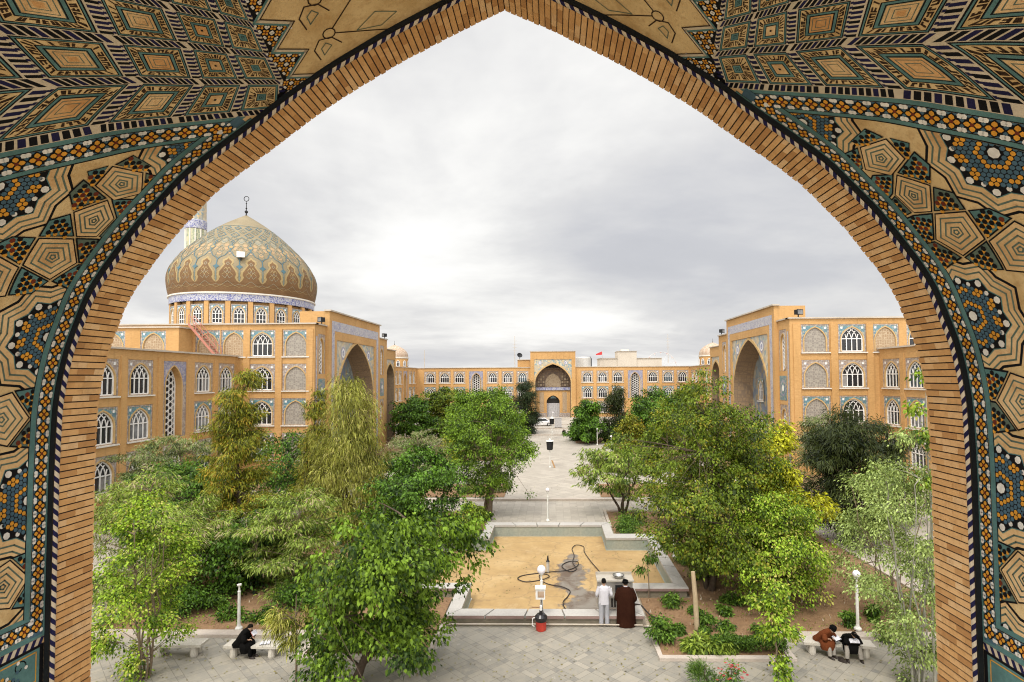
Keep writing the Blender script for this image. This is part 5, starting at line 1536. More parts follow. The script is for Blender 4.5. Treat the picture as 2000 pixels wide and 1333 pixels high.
kerb(-29.3, 88.85, 29.8, 89.0, 0.14, 0.335)
kerb(-29.3, 98.05, 29.8, 98.2, 0.32, 0.505)
kerb(-29.3, 104.35, 29.8, 104.5, 0.49, 0.625)
struct('step_edge', kb)
kb = MB()
for s in (-1, 1):
    def kx(a, b, c, d, z1=0.1):
        x0, x1 = sorted((s * a, s * c)); kb.box((x0, b, -0.03), (x1, d, z1), M['kerb'])
    kx(3.75, 18.75, 8.15, 18.98); kx(7.92, 18.98, 8.15, 20.3); kx(7.92, 20.3, 15.8 if s > 0 else 17.0, 20.72, 0.11)
    kx(3.75, 18.98, 3.9, 21.3, 0.06)
    kx(15.55 if s > 0 else 16.75, 20.72, 15.8 if s > 0 else 17.0, 39.4); kx(3.72, 39.15, 15.5, 39.4); kx(3.72, 35.2, 3.9, 39.15, 0.08)
kerb_o = struct('bed_kerb', kb)

def bed(name, rects, z, res=0.45):
    mb = MB()
    for x0, y0, x1, y1 in rects:
        nx = max(2, int((x1 - x0) / res)); ny = max(2, int((y1 - y0) / res)); rows = []
        for j in range(ny + 1):
            row = []
            for i in range(nx + 1):
                x = x0 + (x1 - x0) * i / nx; y = y0 + (y1 - y0) * j / ny
                e = min(1.0, min(i, nx - i, j, ny - j) / 2.0)
                hh = z + e * (0.09 * noise.noise(Vector((x * 0.9, y * 0.9, z))) + 0.05 * noise.noise(Vector((x * 2.7, y * 2.7, 3))) + 0.05)
                row.append((x, y, hh))
            rows.append(row)
        mb.grid(rows, M['soil'])
    return struct(name, mb, smooth=True)
bed('soil_bed', [(3.9, 18.98, 7.92, 24.0), (7.92, 20.72, 15.55, 24.0), (6.0, 24.0, 15.55, 33.0), (3.9, 33.0, 15.55, 39.15)], 0.02, 0.35)
bed('soil_bed', [(-7.92, 18.98, -3.9, 24.0), (-16.75, 20.72, -7.92, 24.0), (-16.75, 24.0, -6.0, 33.0), (-16.75, 33.0, -3.9, 39.15)], 0.02, 0.35)
bed('plaza_bed', [(-15, 43.2, -3.4, 48.5), (3.9, 43.2, 15, 48.5), (3.4, 78, 15.5, 88), (8.5, 60, 15.5, 78), (-15.5, 62, -4.0, 88), (-27, 46, -17, 88), (17, 46, 27, 88), (3.8, 89.5, 14, 97.5), (-14, 89.5, -3.8, 97.5), (3.8, 98.6, 14, 104), (-14, 98.6, -3.8, 104)], 0.17, 0.9)

# stones and clods on the beds: uncountable
cl = MB(); rc = random.Random(21)
for k in range(900):
    s = 1 if rc.random() < 0.75 else -1
    x = s * rc.uniform(4.0, 15.0); y = rc.uniform(19.2, 25 if rc.random() < .7 else 38)
    if abs(x) < 6.2 and 23.8 < y < 33: continue
    if abs(x) > 7.8 and y < 20.9: continue
    r = rc.uniform(0.02, 0.075); z = 0.05
    pts = [(x + r * rc.uniform(.6, 1.2) * math.cos(a), y + r * rc.uniform(.6, 1.2) * math.sin(a)) for a in (0.3, 1.6, 2.9, 4.2, 5.4)]
    top = (x, y, z + r * rc.uniform(0.5, 1.0) + 0.05)
    for i in range(5): cl.face([(*pts[i], z - 0.03), (*pts[(i + 1) % 5], z - 0.03), top], M['soil'] if rc.random() < 0.8 else M['dust'])
o = cl.build('soil_clods'); o['kind'] = 'stuff'

# ------------------------------------------------------------------ the drained cross-shaped pool
pool = thing('drained_pool', 'drained cross shaped pool with sandy floor, wet stain and pale stone rim', 'pool')
def cross(ax, ay0, ay1, bx, by0, by1):      # a: long body half-width; b: arms
    return [(-ax, ay0), (ax, ay0), (ax, by0), (bx, by0), (bx, by1), (ax, by1), (ax, ay1), (-ax, ay1), (-ax, by1), (-bx, by1), (-bx, by0), (-ax, by0)]
OUT = cross(3.70, 21.38, 35.02, 5.97, 24.12, 32.45); INN = cross(3.2, 22.02, 34.32, 5.45, 24.78, 31.6)
mb = MB()
ins = [(a * 0.985 if False else a, b) for a, b in INN]
n = len(OUT)
for i in range(n):
    a, b, c, d = OUT[i], OUT[(i + 1) % n], INN[(i + 1) % n], INN[i]
    L = math.hypot(b[0] - a[0], b[1] - a[1]); k = max(1, int(L / 1.35))
    for j in range(k):      # separate coping slabs with open joints
        f0, f1 = j / k, (j + 1) / k; gap = 0.006 / max(L / k, .1)
        f0 += gap; f1 -= gap
        q = [(a[0] + (b[0] - a[0]) * f, a[1] + (b[1] - a[1]) * f) for f in (f0, f1)] + [(d[0] + (c[0] - d[0]) * f, d[1] + (c[1] - d[1]) * f) for f in (f1, f0)]
        z1 = 0.35 + rc.uniform(-0.004, 0.004)
        mb.face([(x, y, z1) for x, y in q], M['pinkstone'])
        for m_ in range(4):
            p, r_ = q[m_], q[(m_ + 1) % 4]
            mb.face([(p[0], p[1], z1), (r_[0], r_[1], z1), (r_[0], r_[1], 0.24), (p[0], p[1], 0.24)], M['pinkedge'] if m_ == 0 else M['pinkstone'])
mb.build('stone_rim', pool)
mb = MB(); wm = noisy('pool_wall_paint', (0.26, 0.30, 0.26), (0.36, 0.36, 0.29), 0.8, fine=8, finemix=0.4)
om = noisy('pool_outer_face', (0.17, 0.15, 0.11), (0.25, 0.21, 0.15), 0.8, fine=8, finemix=0.4)
sh = lambda P, d: [(x - (d if x > 0 else -d), y + (d if y < 28 else -d)) for x, y in P]
I2 = sh(INN, -0.03); O2 = sh(OUT, 0.07)
for P, z0, z1, m in ((I2, -0.42, 0.26, wm), (O2, -0.1, 0.26, om)):
    for i in range(n):
        a, b = P[i], P[(i + 1) % n]; mb.face([(a[0], a[1], z0), (b[0], b[1], z0), (b[0], b[1], z1), (a[0], a[1], z1)], m)
mb.build('pool_wall', pool)
# floor: sandy render with a wet stain whose outline is its own
m, nt, b = new_mat('sandy_pool_floor')
v = coords(nt)
f1 = noise_tex(nt, v, 0.45, 6, 0.65); f2 = noise_tex(nt, v, 3.0, 6, 0.7); f3 = noise_tex(nt, v, 14.0, 3)
col = ramp(nt, f1, [(0.3, (0.31, 0.195, 0.078)), (0.5, (0.395, 0.26, 0.108)), (0.7, (0.46, 0.32, 0.15))])
col = mixc(nt, ramp(nt, f2, [(0.45, 0.0), (0.75, 0.45)]), col, (0.27, 0.17, 0.08))
# blotched edge of old scale
f4 = noise_tex(nt, v, 1.1, 5, 0.75, 0.5)
col = mixc(nt, ramp(nt, f4, [(0.56, 0.0), (0.62, 0.35)]), col, (0.47, 0.345, 0.185))
vo = N(nt, 'ShaderNodeTexVoronoi', feature='DISTANCE_TO_EDGE'); vo.inputs['Scale'].default_value = 0.42
wv_ = N(nt, 'ShaderNodeVectorMath', operation='ADD'); nz_ = N(nt, 'ShaderNodeTexNoise'); nz_.inputs['Scale'].default_value = 1.6; nz_.inputs['Detail'].default_value = 5; nt.links.new(v, nz_.inputs['Vector'])
nt.links.new(v, wv_.inputs[0]); nt.links.new(nz_.outputs['Color'], wv_.inputs[1]); nt.links.new(wv_.outputs[0], vo.inputs['Vector'])
col = mixc(nt, ramp(nt, vo.outputs['Distance'], [(0.0, 0.45), (0.012, 0.3), (0.022, 0.0)]), col, (0.2, 0.13, 0.07))
at = N(nt, 'ShaderNodeAttribute', attribute_name='wet')
ad = N(nt, 'ShaderNodeMath', operation='MULTIPLY_ADD'); nt.links.new(f2, ad.inputs[0]); ad.inputs[1].default_value = 0.9; nt.links.new(at.outputs['Fac'], ad.inputs[2])
wet = ramp(nt, ad.outputs[0], [(0.72, 0.0), (0.77, 0.6), (0.80, 1.0)])
wcol = ramp(nt, f4, [(0.4, (0.11, 0.072, 0.045)), (0.6, (0.21, 0.18, 0.145))])
col = mixc(nt, wet, col, wcol)
nt.links.new(col, b.inputs['Base Color'])
rg = ramp(nt, wet, [(0.0, 0.9), (1.0, 0.55)]); nt.links.new(rg, b.inputs['Roughness']); bump(nt, b, f3, 0.25, 0.01)
mb = MB(); res = 0.2; ws = []
stain = [(1.35, 30.6, .35), (1.25, 29.9, .45), (1.1, 29.0, .7), (1.25, 28.2, .9), (1.1, 27.2, .8), (1.0, 26.4, .7), (1.35, 25.6, .6), (1.9, 25.0, .75), (1.5, 24.0, .9), (2.2, 23.6, .9), (1.2, 23.2, .8), (1.9, 22.8, .8), (2.7, 22.7, .7), (2.4, 24.6, .6)]
for x0, y0, x1, y1 in ((-3.2, 22.0, 3.2, 24.8), (-5.45, 24.8, 5.45, 31.6), (-3.2, 31.6, 3.2, 34.34)):
    nx = int((x1 - x0) / res); ny = max(2, int((y1 - y0) / res))
    for j in range(ny):
        for i in range(nx):
            q = [(x0 + (x1 - x0) * (i + a) / nx, y0 + (y1 - y0) * (j + b_) / ny) for a, b_ in ((0, 0), (1, 0), (1, 1), (0, 1))]
            mb.face([(x, y, -0.32) for x, y in q], m)
            for x, y in q:
                ws.append(max([0.0] + [1.0 - math.hypot(x - sx, y - sy) / (r * 1.5) for sx, sy, r in stain]) * 0.75)
o = mb.build('pool_floor', pool)
a_ = o.data.attributes.new('wet', 'FLOAT', 'POINT'); a_.data.foreach_set('value', ws)

# black hose looping over the pool floor
zf = -0.29
hose_px = [(2.2, 22.75), (1.5, 22.9), (0.9, 23.4), (0.72, 24.2), (0.95, 25.0), (1.05, 25.6), (0.7, 26.0), (0.1, 26.4), (-0.25, 26.9), (-0.35, 27.5), (-0.1, 27.75), (0.12, 27.5), (0.0, 27.1), (-0.35, 26.9), (-0.95, 26.7), (-1.35, 27.0), (-1.2, 27.5), (-0.6, 27.8), (0.3, 28.0), (1.0, 28.3), (1.5, 28.9), (1.55, 29.5), (1.1, 29.6), (0.75, 29.0), (0.9, 28.3), (1.2, 28.1), (1.45, 28.5), (1.3, 29.4), (1.42, 30.6), (1.35, 31.8), (1.6, 32.4), (2.0, 32.2), (2.0, 31.2), (2.25, 29.5), (2.7, 27.5), (3.0, 26.0), (3.05, 24.6), (2.95, 23.2)]
def smooth_path(P, n=6):
    out = []
    for i in range(len(P) - 1):
        p0, p1, p2, p3 = P[max(i - 1, 0)], P[i], P[i + 1], P[min(i + 2, len(P) - 1)]
        for j in range(n):
            t = j / n
            out.append(tuple(0.5 * ((2 * p1[d]) + (-p0[d] + p2[d]) * t + (2 * p0[d] - 5 * p1[d] + 4 * p2[d] - p3[d]) * t * t + (-p0[d] + 3 * p1[d] - 3 * p2[d] + p3[d]) * t ** 3) for d in range(len(p1))))
    out.append(P[-1]); return out
M['rubber'] = plain('black_rubber', (0.035, 0.028, 0.025), 0.6)
b = MB(); hp = smooth_path([(x, y, zf + (0.03 if i % 3 == 0 else 0.0)) for i, (x, y) in enumerate(hose_px)], 8)
b.tube(hp, 0.022, M['rubber'], 6); o = b.build('water_hose', smooth=True); tag(o, 'long black hose looped across the sandy pool floor', 'hose')
b = MB(); b.tube(smooth_path([(3.35, 22.3, 0.42), (3.7, 22.4, 0.34), (4.0, 22.0, 0.14), (4.35, 21.6, 0.13), (4.3, 21.2, 0.12), (3.95, 21.05, 0.1), (3.6, 21.1, 0.06)], 8), 0.03, M['rubber'], 6)
o = b.build('water_hose', smooth=True); tag(o, 'short black hose hanging from the cabinet onto the soil beside the cloaked man', 'hose')
b = MB(); b.tube([(-3.6, 21.27, 0.09), (-1, 21.26, 0.1), (2.0, 21.27, 0.09), (3.6, 21.25, 0.08)], 0.028, M['coping'], 6)
o = b.build('water_pipe', smooth=True); tag(o, 'pale water pipe lying along the foot of the pool rim', 'pipe')
sn = thing('fountain_nozzle', 'stubby grey fountain nozzle standing on the pool floor behind the globe lamp', 'fountain nozzle', (0.05, 28.0, -0.32))
b = MB(); b.tube([(0, 0, 0), (0, 0, 0.55)], 0.075, tm, 10); b.build('pipe', sn); b = MB(); b.tube([(0, 0, 0.55), (0, 0, 0.62), (0, 0, 0.82)], [0.1, 0.05, 0.03], M['black'], 8); b.build('nozzle', sn)

# ------------------------------------------------------------------ lamps
lampw = plain('lamp_post_paint', (0.66, 0.64, 0.58), 0.5)
m, nt, b_ = new_mat('opal_globe'); b_.inputs['Base Color'].default_value = (0.78, 0.74, 0.76, 1); b_.inputs['Roughness'].default_value = 0.25
b_.inputs['Subsurface Weight'].default_value = 0.0
M['opal'] = m
def lamp(x, y, z, h, label, globe=True, r=0.135):
    t = thing('globe_lamp', label, 'lamp', (x, y, z), 0, 'white posts and globe lamps')
    p = MB(); p.lathe([(0.13, 0), (0.13, 0.05), (0.07, 0.12), (0.055, 0.2), (0.05, h * 0.72), (0.06, h * 0.73), (0.033, h * 0.75), (0.03, h - 2 * r - 0.04), (0.075, h - 2 * r - 0.02), (0.08, h - 2 * r + 0.03), (0.02, h - 2 * r + 0.035)], (0, 0, 0), lampw, 12)
    p.build('post', t, smooth=False)
    if globe:
        g_ = MB(); g_.sphere((0, 0, h - r), r, M['opal'], 16); g_.build('globe', t, smooth=True)
    return t
L1 = lamp(-0.12, 21.62, 0.0, 2.13, 'globe lamp with a white box on its post, at the near pool rim', r=0.165)
bx = MB(); bx.box((-0.21, -0.33, 0.98), (0.14, -0.07, 1.38), M['white_tile']); bx.box((-0.23, -0.37, 1.36), (0.16, -0.05, 1.41), M['white_tile']); bx.build('meter_box', L1)
bx = MB(); bx.box((-0.13, -0.345, 1.06), (0.1, -0.334, 1.28), M['dome_small']); bx.build('meter_window', L1)
bx = MB(); bx.tube(smooth_path([(0.0, -0.2, 0.98), (0.04, -0.2, 0.6), (0.1, -0.25, 0.35), (0.12, -0.22, 0.05)], 5), 0.012, M['black'], 5); bx.build('cable', L1)
lamp(-0.04, 36.73, 0.0, 2.11, 'globe lamp standing alone in the middle of the path behind the pool')
lamp(11.23, 20.95, 0.08, 2.1, 'globe lamp beside the bench of the two robed readers')
lamp(6.45, 29.3, 0.05, 2.05, 'white lamp post in the greenery right of the pool')
lamp(-11.12, 20.78, 0.1, 1.85, 'white lamp post without its globe behind the black clad reader', False)
lamp(6.15, 76.0, 0.17, 2.3, 'globe lamp beyond the plaza beside the clipped round bush')
lamp(7.2, 68.0, 0.17, 2.1, 'globe lamp with a leaning plank on the right edge of the plaza')
lamp(-19.5, 76.0, 0.17, 2.9, 'tall globe lamp by the dark round tree on the left')
lamp(0.15, 92.0, 0.33, 2.2, 'globe lamp on the first terrace step before the far portal')
lamp(0.25, 106.0, 0.62, 2.2, 'farthest globe lamp in front of the far gate')
lb = MB(); lb.obox((7.35, 67.9, 0.17), (0.16, 0, 0), (0, 0.05, 0), (0.75, 0.1, 1.75), noisy('plank_wood', (0.4, 0.27, 0.15), (0.5, 0.36, 0.2), 2.0)); o = lb.build('plank'); tag(o, 'brown plank leaning on the globe lamp right of the plaza', 'plank')

# speaker posts on the axis: white pole, black box
def boxpost(x, y, z, h, label, plank=False):
    t = thing('signal_post', label, 'post', (x, y, z), 0, 'white posts carrying black boxes')
    p = MB(); p.lathe([(0.12, 0), (0.11, 0.08), (0.05, 0.12), (0.045, h)], (0, 0, 0), lampw, 8); p.build('post', t)
    k = MB(); k.lathe([(0.24, h - 0.85), (0.3, h - 0.8), (0.36, h - 0.05), (0.3, h)], (0, 0, 0), M['black'], 14); k.build('black_box', t)
    k = MB(); k.lathe([(0.42, h), (0.42, h + 0.06), (0.1, h + 0.14), (0.05, h + 0.3)], (0, 0, 0), M['white_tile'], 14); k.build('cap', t)
    return t
boxpost(-0.02, 57.5, 0.15, 2.6, 'white post with a black box on the open plaza')
boxpost(0.12, 84.0, 0.15, 3.0, 'farther white post with a black box, before the terrace steps')
cb = MB(); cb.obox((0.1, 57.2, 0.9), (0.16, 0, -0.02), (0, 0.1, 0), (0.28, 0.0, -0.75), noisy('cardboard', (0.38, 0.22, 0.1), (0.46, 0.28, 0.14), 3.0)); 
o = cb.build('hanging_board'); tag(o, 'brown board hanging askew from the nearer black box post', 'board')

# ------------------------------------------------------------------ red drum with black lid, on the paving
bn = thing('red_barrel', 'red barrel with a black lid at the foot of the near globe lamp', 'barrel', (-0.13, 21.02, 0.004)); bn.scale = (0.8, 0.8, 0.86)
redp = noisy('worn_red_paint', (0.36, 0.03, 0.02), (0.46, 0.05, 0.03), 3.0, 0.45, fine=20)
b = MB(); b.lathe([(0.02, 0), (0.23, 0), (0.235, 0.04), (0.25, 0.46), (0.25, 0.47)], (0, 0, 0), redp, 20); b.build('barrel_body', bn, smooth=False)
b = MB(); b.lathe([(0.262, 0.38), (0.285, 0.44), (0.29, 0.56), (0.25, 0.60), (0.19, 0.66), (0.08, 0.68), (0.08, 0.80), (0.02, 0.81)], (0, 0, 0), plain('glossy_black', (0.02, 0.018, 0.018), 0.2), 20); b.build('lid', bn)
b = MB(); b.tube([(-0.26, -0.04, 0.52), (-0.38, -0.06, 0.50), (-0.39, -0.06, 0.2), (-0.30, -0.05, 0.16)], 0.024, M['white_tile'], 6); b.build('handle', bn)
b = MB(); b.tube([(-0.42, 0.02, 0.93), (-0.02, 0.02, 0.93)], 0.02, plain('rust', (0.25, 0.12, 0.07), 0.8), 6); b.tube([(0, 0.02, 0.78), (0, 0.02, 1.0)], 0.06, M['white_tile'], 8); b.build('tap', bn)

# ------------------------------------------------------------------ drinking cabinet on the rim, with the two men before it
cab = thing('water_cooler_cabinet', 'steel water cooler cabinet with a pale top standing on the pool rim', 'water cooler', (2.68, 22.25, 0.352))
stl = noisy('brushed_steel', (0.42, 0.40, 0.36), (0.52, 0.5, 0.46), 1.5, 0.35, metal=0.6, fine=30)
b = MB(); b.box((-0.66, -0.28, 0.06), (0.66, 0.34, 1.05), stl); b.build('cabinet_body', cab)
b = MB(); ctop = noisy('cream_top', (0.36, 0.325, 0.265), (0.45, 0.41, 0.345), 2.0, 0.6); b.box((-0.70, -0.34, 1.051), (0.70, 0.38, 1.11), ctop); b.box((-0.70, 0.34, 1.111), (0.70, 0.38, 1.2), ctop); b.build('top', cab)
b = MB()
for x in (-0.58, 0.58):
    for y in (-0.22, 0.28): b.box((x - 0.04, y - 0.04, 0), (x + 0.04, y + 0.04, 0.059), M['black'])
b.build('feet', cab)
b = MB()
for k in range(4): b.box((-0.16 + k * 0.11, -0.3, 0.1), (-0.1 + k * 0.11, -0.281, 0.42), M['dark_void'])
b.build('vent', cab)
b = MB(); b.box((0.0, -0.3, 0.62), (0.28, -0.281, 0.92), M['black']); b.build('control_panel', cab)
b = MB(); b.box((-0.6, -0.42, 0.5), (0.6, -0.281, 0.54), stl); b.build('drip_tray', cab)
for x in (-0.4, -0.15, 0.42):
    b = MB(); b.tube([(x, -0.28, 0.8), (x, -0.38, 0.8), (x, -0.39, 0.72)], 0.022, M['white_tile'], 6); b.build('tap', cab)
bt = thing('metal_basin', 'small metal basin lying on the pale top of the water cooler', 'basin', (2.83, 22.2, 1.474))
b = MB(); b.lathe([(0.02, 0.01), (0.13, 0.01), (0.2, 0.1), (0.215, 0.1), (0.14, 0.0), (0.02, 0.0)], (0, 0, 0), stl, 16); b.build('bowl', bt); b = MB(); b.tube([(0.215 * math.cos(t), 0.215 * math.sin(t), 0.1) for t in np.linspace(0, 2 * PI, 17)[:-1]], 0.012, M['black'], 5, closed=True); b.build('rim', bt)

# ------------------------------------------------------------------ stone benches
bst = noisy('bench_stone', (0.42, 0.385, 0.32), (0.52, 0.48, 0.41), 1.2, fine=18)
def bench(x, y, rz, L, label):
    t = thing('stone_bench', label, 'bench', (x, y, 0.003), rz, 'stone slab benches')
    b = MB(); b.box((-L / 2, -0.25, 0.32), (L / 2, 0.25, 0.40), bst); b.build('seat', t)
    for s in (-1, 1):
        b = MB(); b.lathe([(0.11, 0), (0.12, 0.06), (0.1, 0.319)], (s * (L / 2 - 0.28), -0.12, 0), bst, 10); b.lathe([(0.11, 0), (0.12, 0.06), (0.1, 0.319)], (s * (L / 2 - 0.28), 0.12, 0), bst, 10); b.build('leg', t)
    return t
bench(-9.62, 19.05, -0.02, 1.85, 'stone slab bench the black clad reader sits on')
bench(-12.2, 19.1, 0.03, 1.7, 'empty stone slab bench half hidden by the bright poplar')
bench(9.7, 19.32, -0.14, 2.2, 'stone slab bench the two robed readers share')

# posts: bare stake in the bed, car, cabinet
sk = MB(); sk.tube([(5.45, 20.75, 0), (5.42, 20.8, 1.2), (5.36, 20.86, 2.15)], [0.1, 0.09, 0.075], noisy('pale_trunk_bark', (0.36, 0.27, 0.16), (0.46, 0.36, 0.23), 3.0), 8)
o = sk.build('wooden_stake', smooth=True); tag(o, 'bare pale wooden stake standing in the soil bed right of the pool', 'stake')
car = thing('parked_car', 'white car parked on the upper terrace beside the dark pine', 'car', (-1.9, 102.5, 0.51), R(8))
wp = plain('white_car_paint', (0.72, 0.71, 0.69), 0.25, 0.5)
b = MB(); sec = [(-2.05, 0.35, 0.62), (-1.95, 0.3, 0.8), (-1.1, 0.25, 0.9), (-0.55, 0.25, 1.38), (0.75, 0.25, 1.42), (1.35, 0.25, 0.98), (2.0, 0.28, 0.86), (2.1, 0.33, 0.6)]
rows = []
for x, z0, z1 in sec:
    rows.append([(x, -0.82, z0), (x, -0.84, min(z1, .8)), (x, -0.62 if z1 > 1 else -0.78, z1), (x, 0.62 if z1 > 1 else 0.78, z1), (x, 0.84, min(z1, .8)), (x, 0.82, z0)])
b.grid(rows, wp, close_u=True); b.face(rows[0], wp); b.face(rows[-1][::-1], wp); b.build('body', car)
b = MB()
for s in (-1, 1): b.face([(-0.95, s * 0.825, 0.92), (1.2, s * 0.825, 0.96), (0.7, s * 0.70, 1.33), (-0.5, s * 0.70, 1.3)], M['glass'])
b.face([(-1.1, -0.7, 0.93), (-1.1, 0.7, 0.93), (-0.62, 0.58, 1.34), (-0.62, -0.58, 1.34)], M['glass']); b.build('window_glass', car)
for x in (-1.3, 1.3):
    for s in (-1, 1):
        b = MB(); b.tube([(x, s * 0.72, 0.31), (x, s * 0.87, 0.31)], 0.31, M['black'], 14); wh_ = b.build('wheel', car)
        b = MB(); b.tube([(x, s * 0.871, 0.31), (x, s * 0.885, 0.31)], 0.18, tm, 10); b.build('rim', wh_)
for s in (-1, 1):
    b = MB(); b.box((-2.09, s * 0.6 - 0.12, 0.6), (-2.0, s * 0.6 + 0.12, 0.72), M['opal']); b.build('headlight', car)
ub = thing('utility_box', 'grey steel utility box on the terrace in front of the far gate', 'cabinet', (1.15, 98.9, 0.505))
b = MB(); b.box((-0.6, -0.35, 0.12), (0.6, 0.35, 1.6), pg); b.build('box_body', ub); b = MB(); b.box((-0.65, -0.4, 1.601), (0.65, 0.4, 1.67), pg); b.build('lid', ub)
b = MB()
for x in (-0.5, 0.5): b.box((x - 0.06, -0.3, 0), (x + 0.06, 0.3, 0.119), M['black'])
b.build('feet', ub)
# ------------------------------------------------------------------ people
skin_m = plain('skin', (0.42, 0.26, 0.17), 0.55); hair_m = plain('black_hair', (0.007, 0.006, 0.005), 0.7, 0.05)
shirt_m = plain('white_shirt_cloth', (0.52, 0.505, 0.53), 0.85); trou_m = plain('grey_trouser_cloth', (0.34, 0.34, 0.36), 0.85)
brown_m = noisy('dark_brown_robe_cloth', (0.023, 0.008, 0.005), (0.036, 0.013, 0.007), 3.0, 0.95, 0.3, spec=0.04); rust_m = noisy('rust_brown_robe_cloth', (0.11, 0.032, 0.012), (0.15, 0.045, 0.017), 3.0, 0.95, 0.3, spec=0.04)
blk_m = noisy('black_robe_cloth', (0.004, 0.004, 0.004), (0.008, 0.0075, 0.007), 3.0, 0.95, 0.3, spec=0.04); shoe_m = plain('dark_shoe', (0.03, 0.022, 0.018), 0.5)
paper_m = plain('paper', (0.62, 0.61, 0.64), 0.8); khaki_m = plain('grey_trousers', (0.30, 0.27, 0.23), 0.85); red_m = plain('red_cover', (0.6, 0.06, 0.02), 0.5)

def head(parent, p, yaw, pitch, s=1.0, hair='short'):
    """skull, face, ears as one mesh; hair or turban as a child"""
    verts = []; b = MB(); n = 16; rows = []
    prof = [(-0.115, 0.035, 0.03), (-0.105, 0.055, 0.02), (-0.07, 0.066, 0.012), (-0.03, 0.073, 0.004), (0.01, 0.077, 0.0), (0.05, 0.077, -0.004), (0.085, 0.065, -0.006), (0.108, 0.04, -0.008), (0.117, 0.008, -0.008)]
    for z, r, off in prof:
        row = []
        for k in range(n):
            a = 2 * PI * k / n; x = r * math.cos(a); y = r * 1.22 * math.sin(a)
            yy = y - off
            if math.sin(a) < -0.5:      # face side is -y
                if abs(math.cos(a)) < 0.2 and -0.04 < z < 0.02: yy -= 0.022 if z < 0 else 0.010      # nose
                if abs(math.cos(a)) > 0.3 and 0.0 < z < 0.03: yy += 0.006                             # eye hollows
            row.append((x, yy, z))
        rows.append(row)
    b.grid(rows, skin_m, close_u=True); b.face(rows[0][::-1], skin_m); b.face(rows[-1], skin_m)
    for sx in (-1, 1): b.sphere((sx * 0.078, 0.005, -0.005), 0.028, skin_m, 8, (0.4, 0.8, 1.1))
    b.tube([(0, 0.012, -0.19), (0, 0.01, -0.09)], [0.06, 0.055], skin_m, 10)
    for sx in (-1, 1):
        b.sphere((sx * 0.03, -0.083, 0.018), 0.009, hair_m, 6)
        b.face([(sx * 0.012, -0.094, 0.034), (sx * 0.05, -0.084, 0.034), (sx * 0.05, -0.083, 0.042), (sx * 0.012, -0.093, 0.042)], hair_m)
    b.face([(-0.024, -0.093, -0.062), (0.024, -0.093, -0.062), (0.02, -0.094, -0.054), (-0.02, -0.094, -0.054)], plain('lips', (0.33, 0.14, 0.11)) if 'lips' not in M else M['lips'])
    h = b.build('head', parent, smooth=True); h.location = p; h.rotation_euler = (pitch, 0, yaw); h.scale = (s, s, s)
    c = MB(); rows = []
    for i in range(8):
        th = PI / 2 * i / 7; row = []
        for k in range(n):
            a = 2 * PI * k / n; back = 0.5 + 0.5 * math.sin(a)
            z = -0.05 + 0.02 * 0 + (0.075 - 0.055 * back) * 1.0
            z0 = 0.065 - 0.115 * back
            r = 0.087 * max(0.02, math.cos(th * 0.98)) ** 0.55; row.append((r * math.cos(a), r * 1.2 * math.sin(a) + 0.006, z0 + (0.128 - z0) * math.sin(th)))
        rows.append(row)
    c.grid(rows, hair_m, close_u=True); c.build('hair', h, smooth=True)
    if hair == 'beard':
        c = MB(); c.sphere((0, -0.055, -0.1), 0.052, hair_m, 10, (1.05, 0.8, 1.0)); c.build('beard', h, smooth=True)
    if hair in ('turban',):
        c = MB()
        for k in range(5):
            c.tube([(0.098 * math.cos(t) * (1 - 0.06 * k), 0.112 * math.sin(t) * (1 - 0.06 * k) + 0.005, 0.045 + 0.022 * k + 0.018 * math.sin(t + k * 2.1)) for t in np.linspace(0, 2 * PI, 17)[:-1]], 0.03 - 0.002 * k, blk_m, 7, closed=True)
        c.sphere((0, 0.0, 0.11), 0.085, blk_m, 12, (1, 1.1, 0.6)); c.build('turban', h, smooth=True)
    return h

def hand(parent, wrist, d, nrm, side, curl=0.5):
    """palm and five bent fingers of unequal length, grown as skinned chains; d = pointing, nrm = back of the hand"""
    d = Vector(d).normalized(); nrm = Vector(nrm); nrm = (nrm - d * nrm.dot(d)).normalized(); s = d.cross(nrm) * side
    w = Vector(wrist); V = [w, w + d * 0.045, w + d * 0.085]; E_ = [(0, 1), (1, 2)]; Rr = [0.024, (0.034, 0.016), (0.036, 0.014)]
    for k, (o, L) in enumerate(((-0.03, 0.072), (-0.010, 0.082), (0.011, 0.076), (0.03, 0.058))):
        p = w + d * (0.09 - abs(o) * 0.15) + s * o; prev = 2; ang = 0.15
        pts = [p]
        for j, f in enumerate((0.45, 0.32, 0.23)):
            ang += curl * (0.6 if j == 0 else 0.8)
            p = p + (d * math.cos(ang) - nrm * math.sin(ang)) * L * f; pts.append(p)
        for j, q in enumerate(pts):
            V.append(q); Rr.append((0.010, 0.009, 0.0085, 0.007)[j]); E_.append((prev, len(V) - 1)); prev = len(V) - 1
    p = w + d * 0.03 - s * 0.036; V.append(p); Rr.append(0.013); E_.append((1, len(V) - 1))
    for f in (0.035, 0.028):
        p = p + (d * 0.75 - s * 0.55 - nrm * 0.3 * curl).normalized() * f; V.append(p); Rr.append(0.0095 if f > 0.03 else 0.008); E_.append((len(V) - 2, len(V) - 1))
    return skin([tuple(v) for v in V], E_, Rr, skin_m, 'hand', parent, 1)

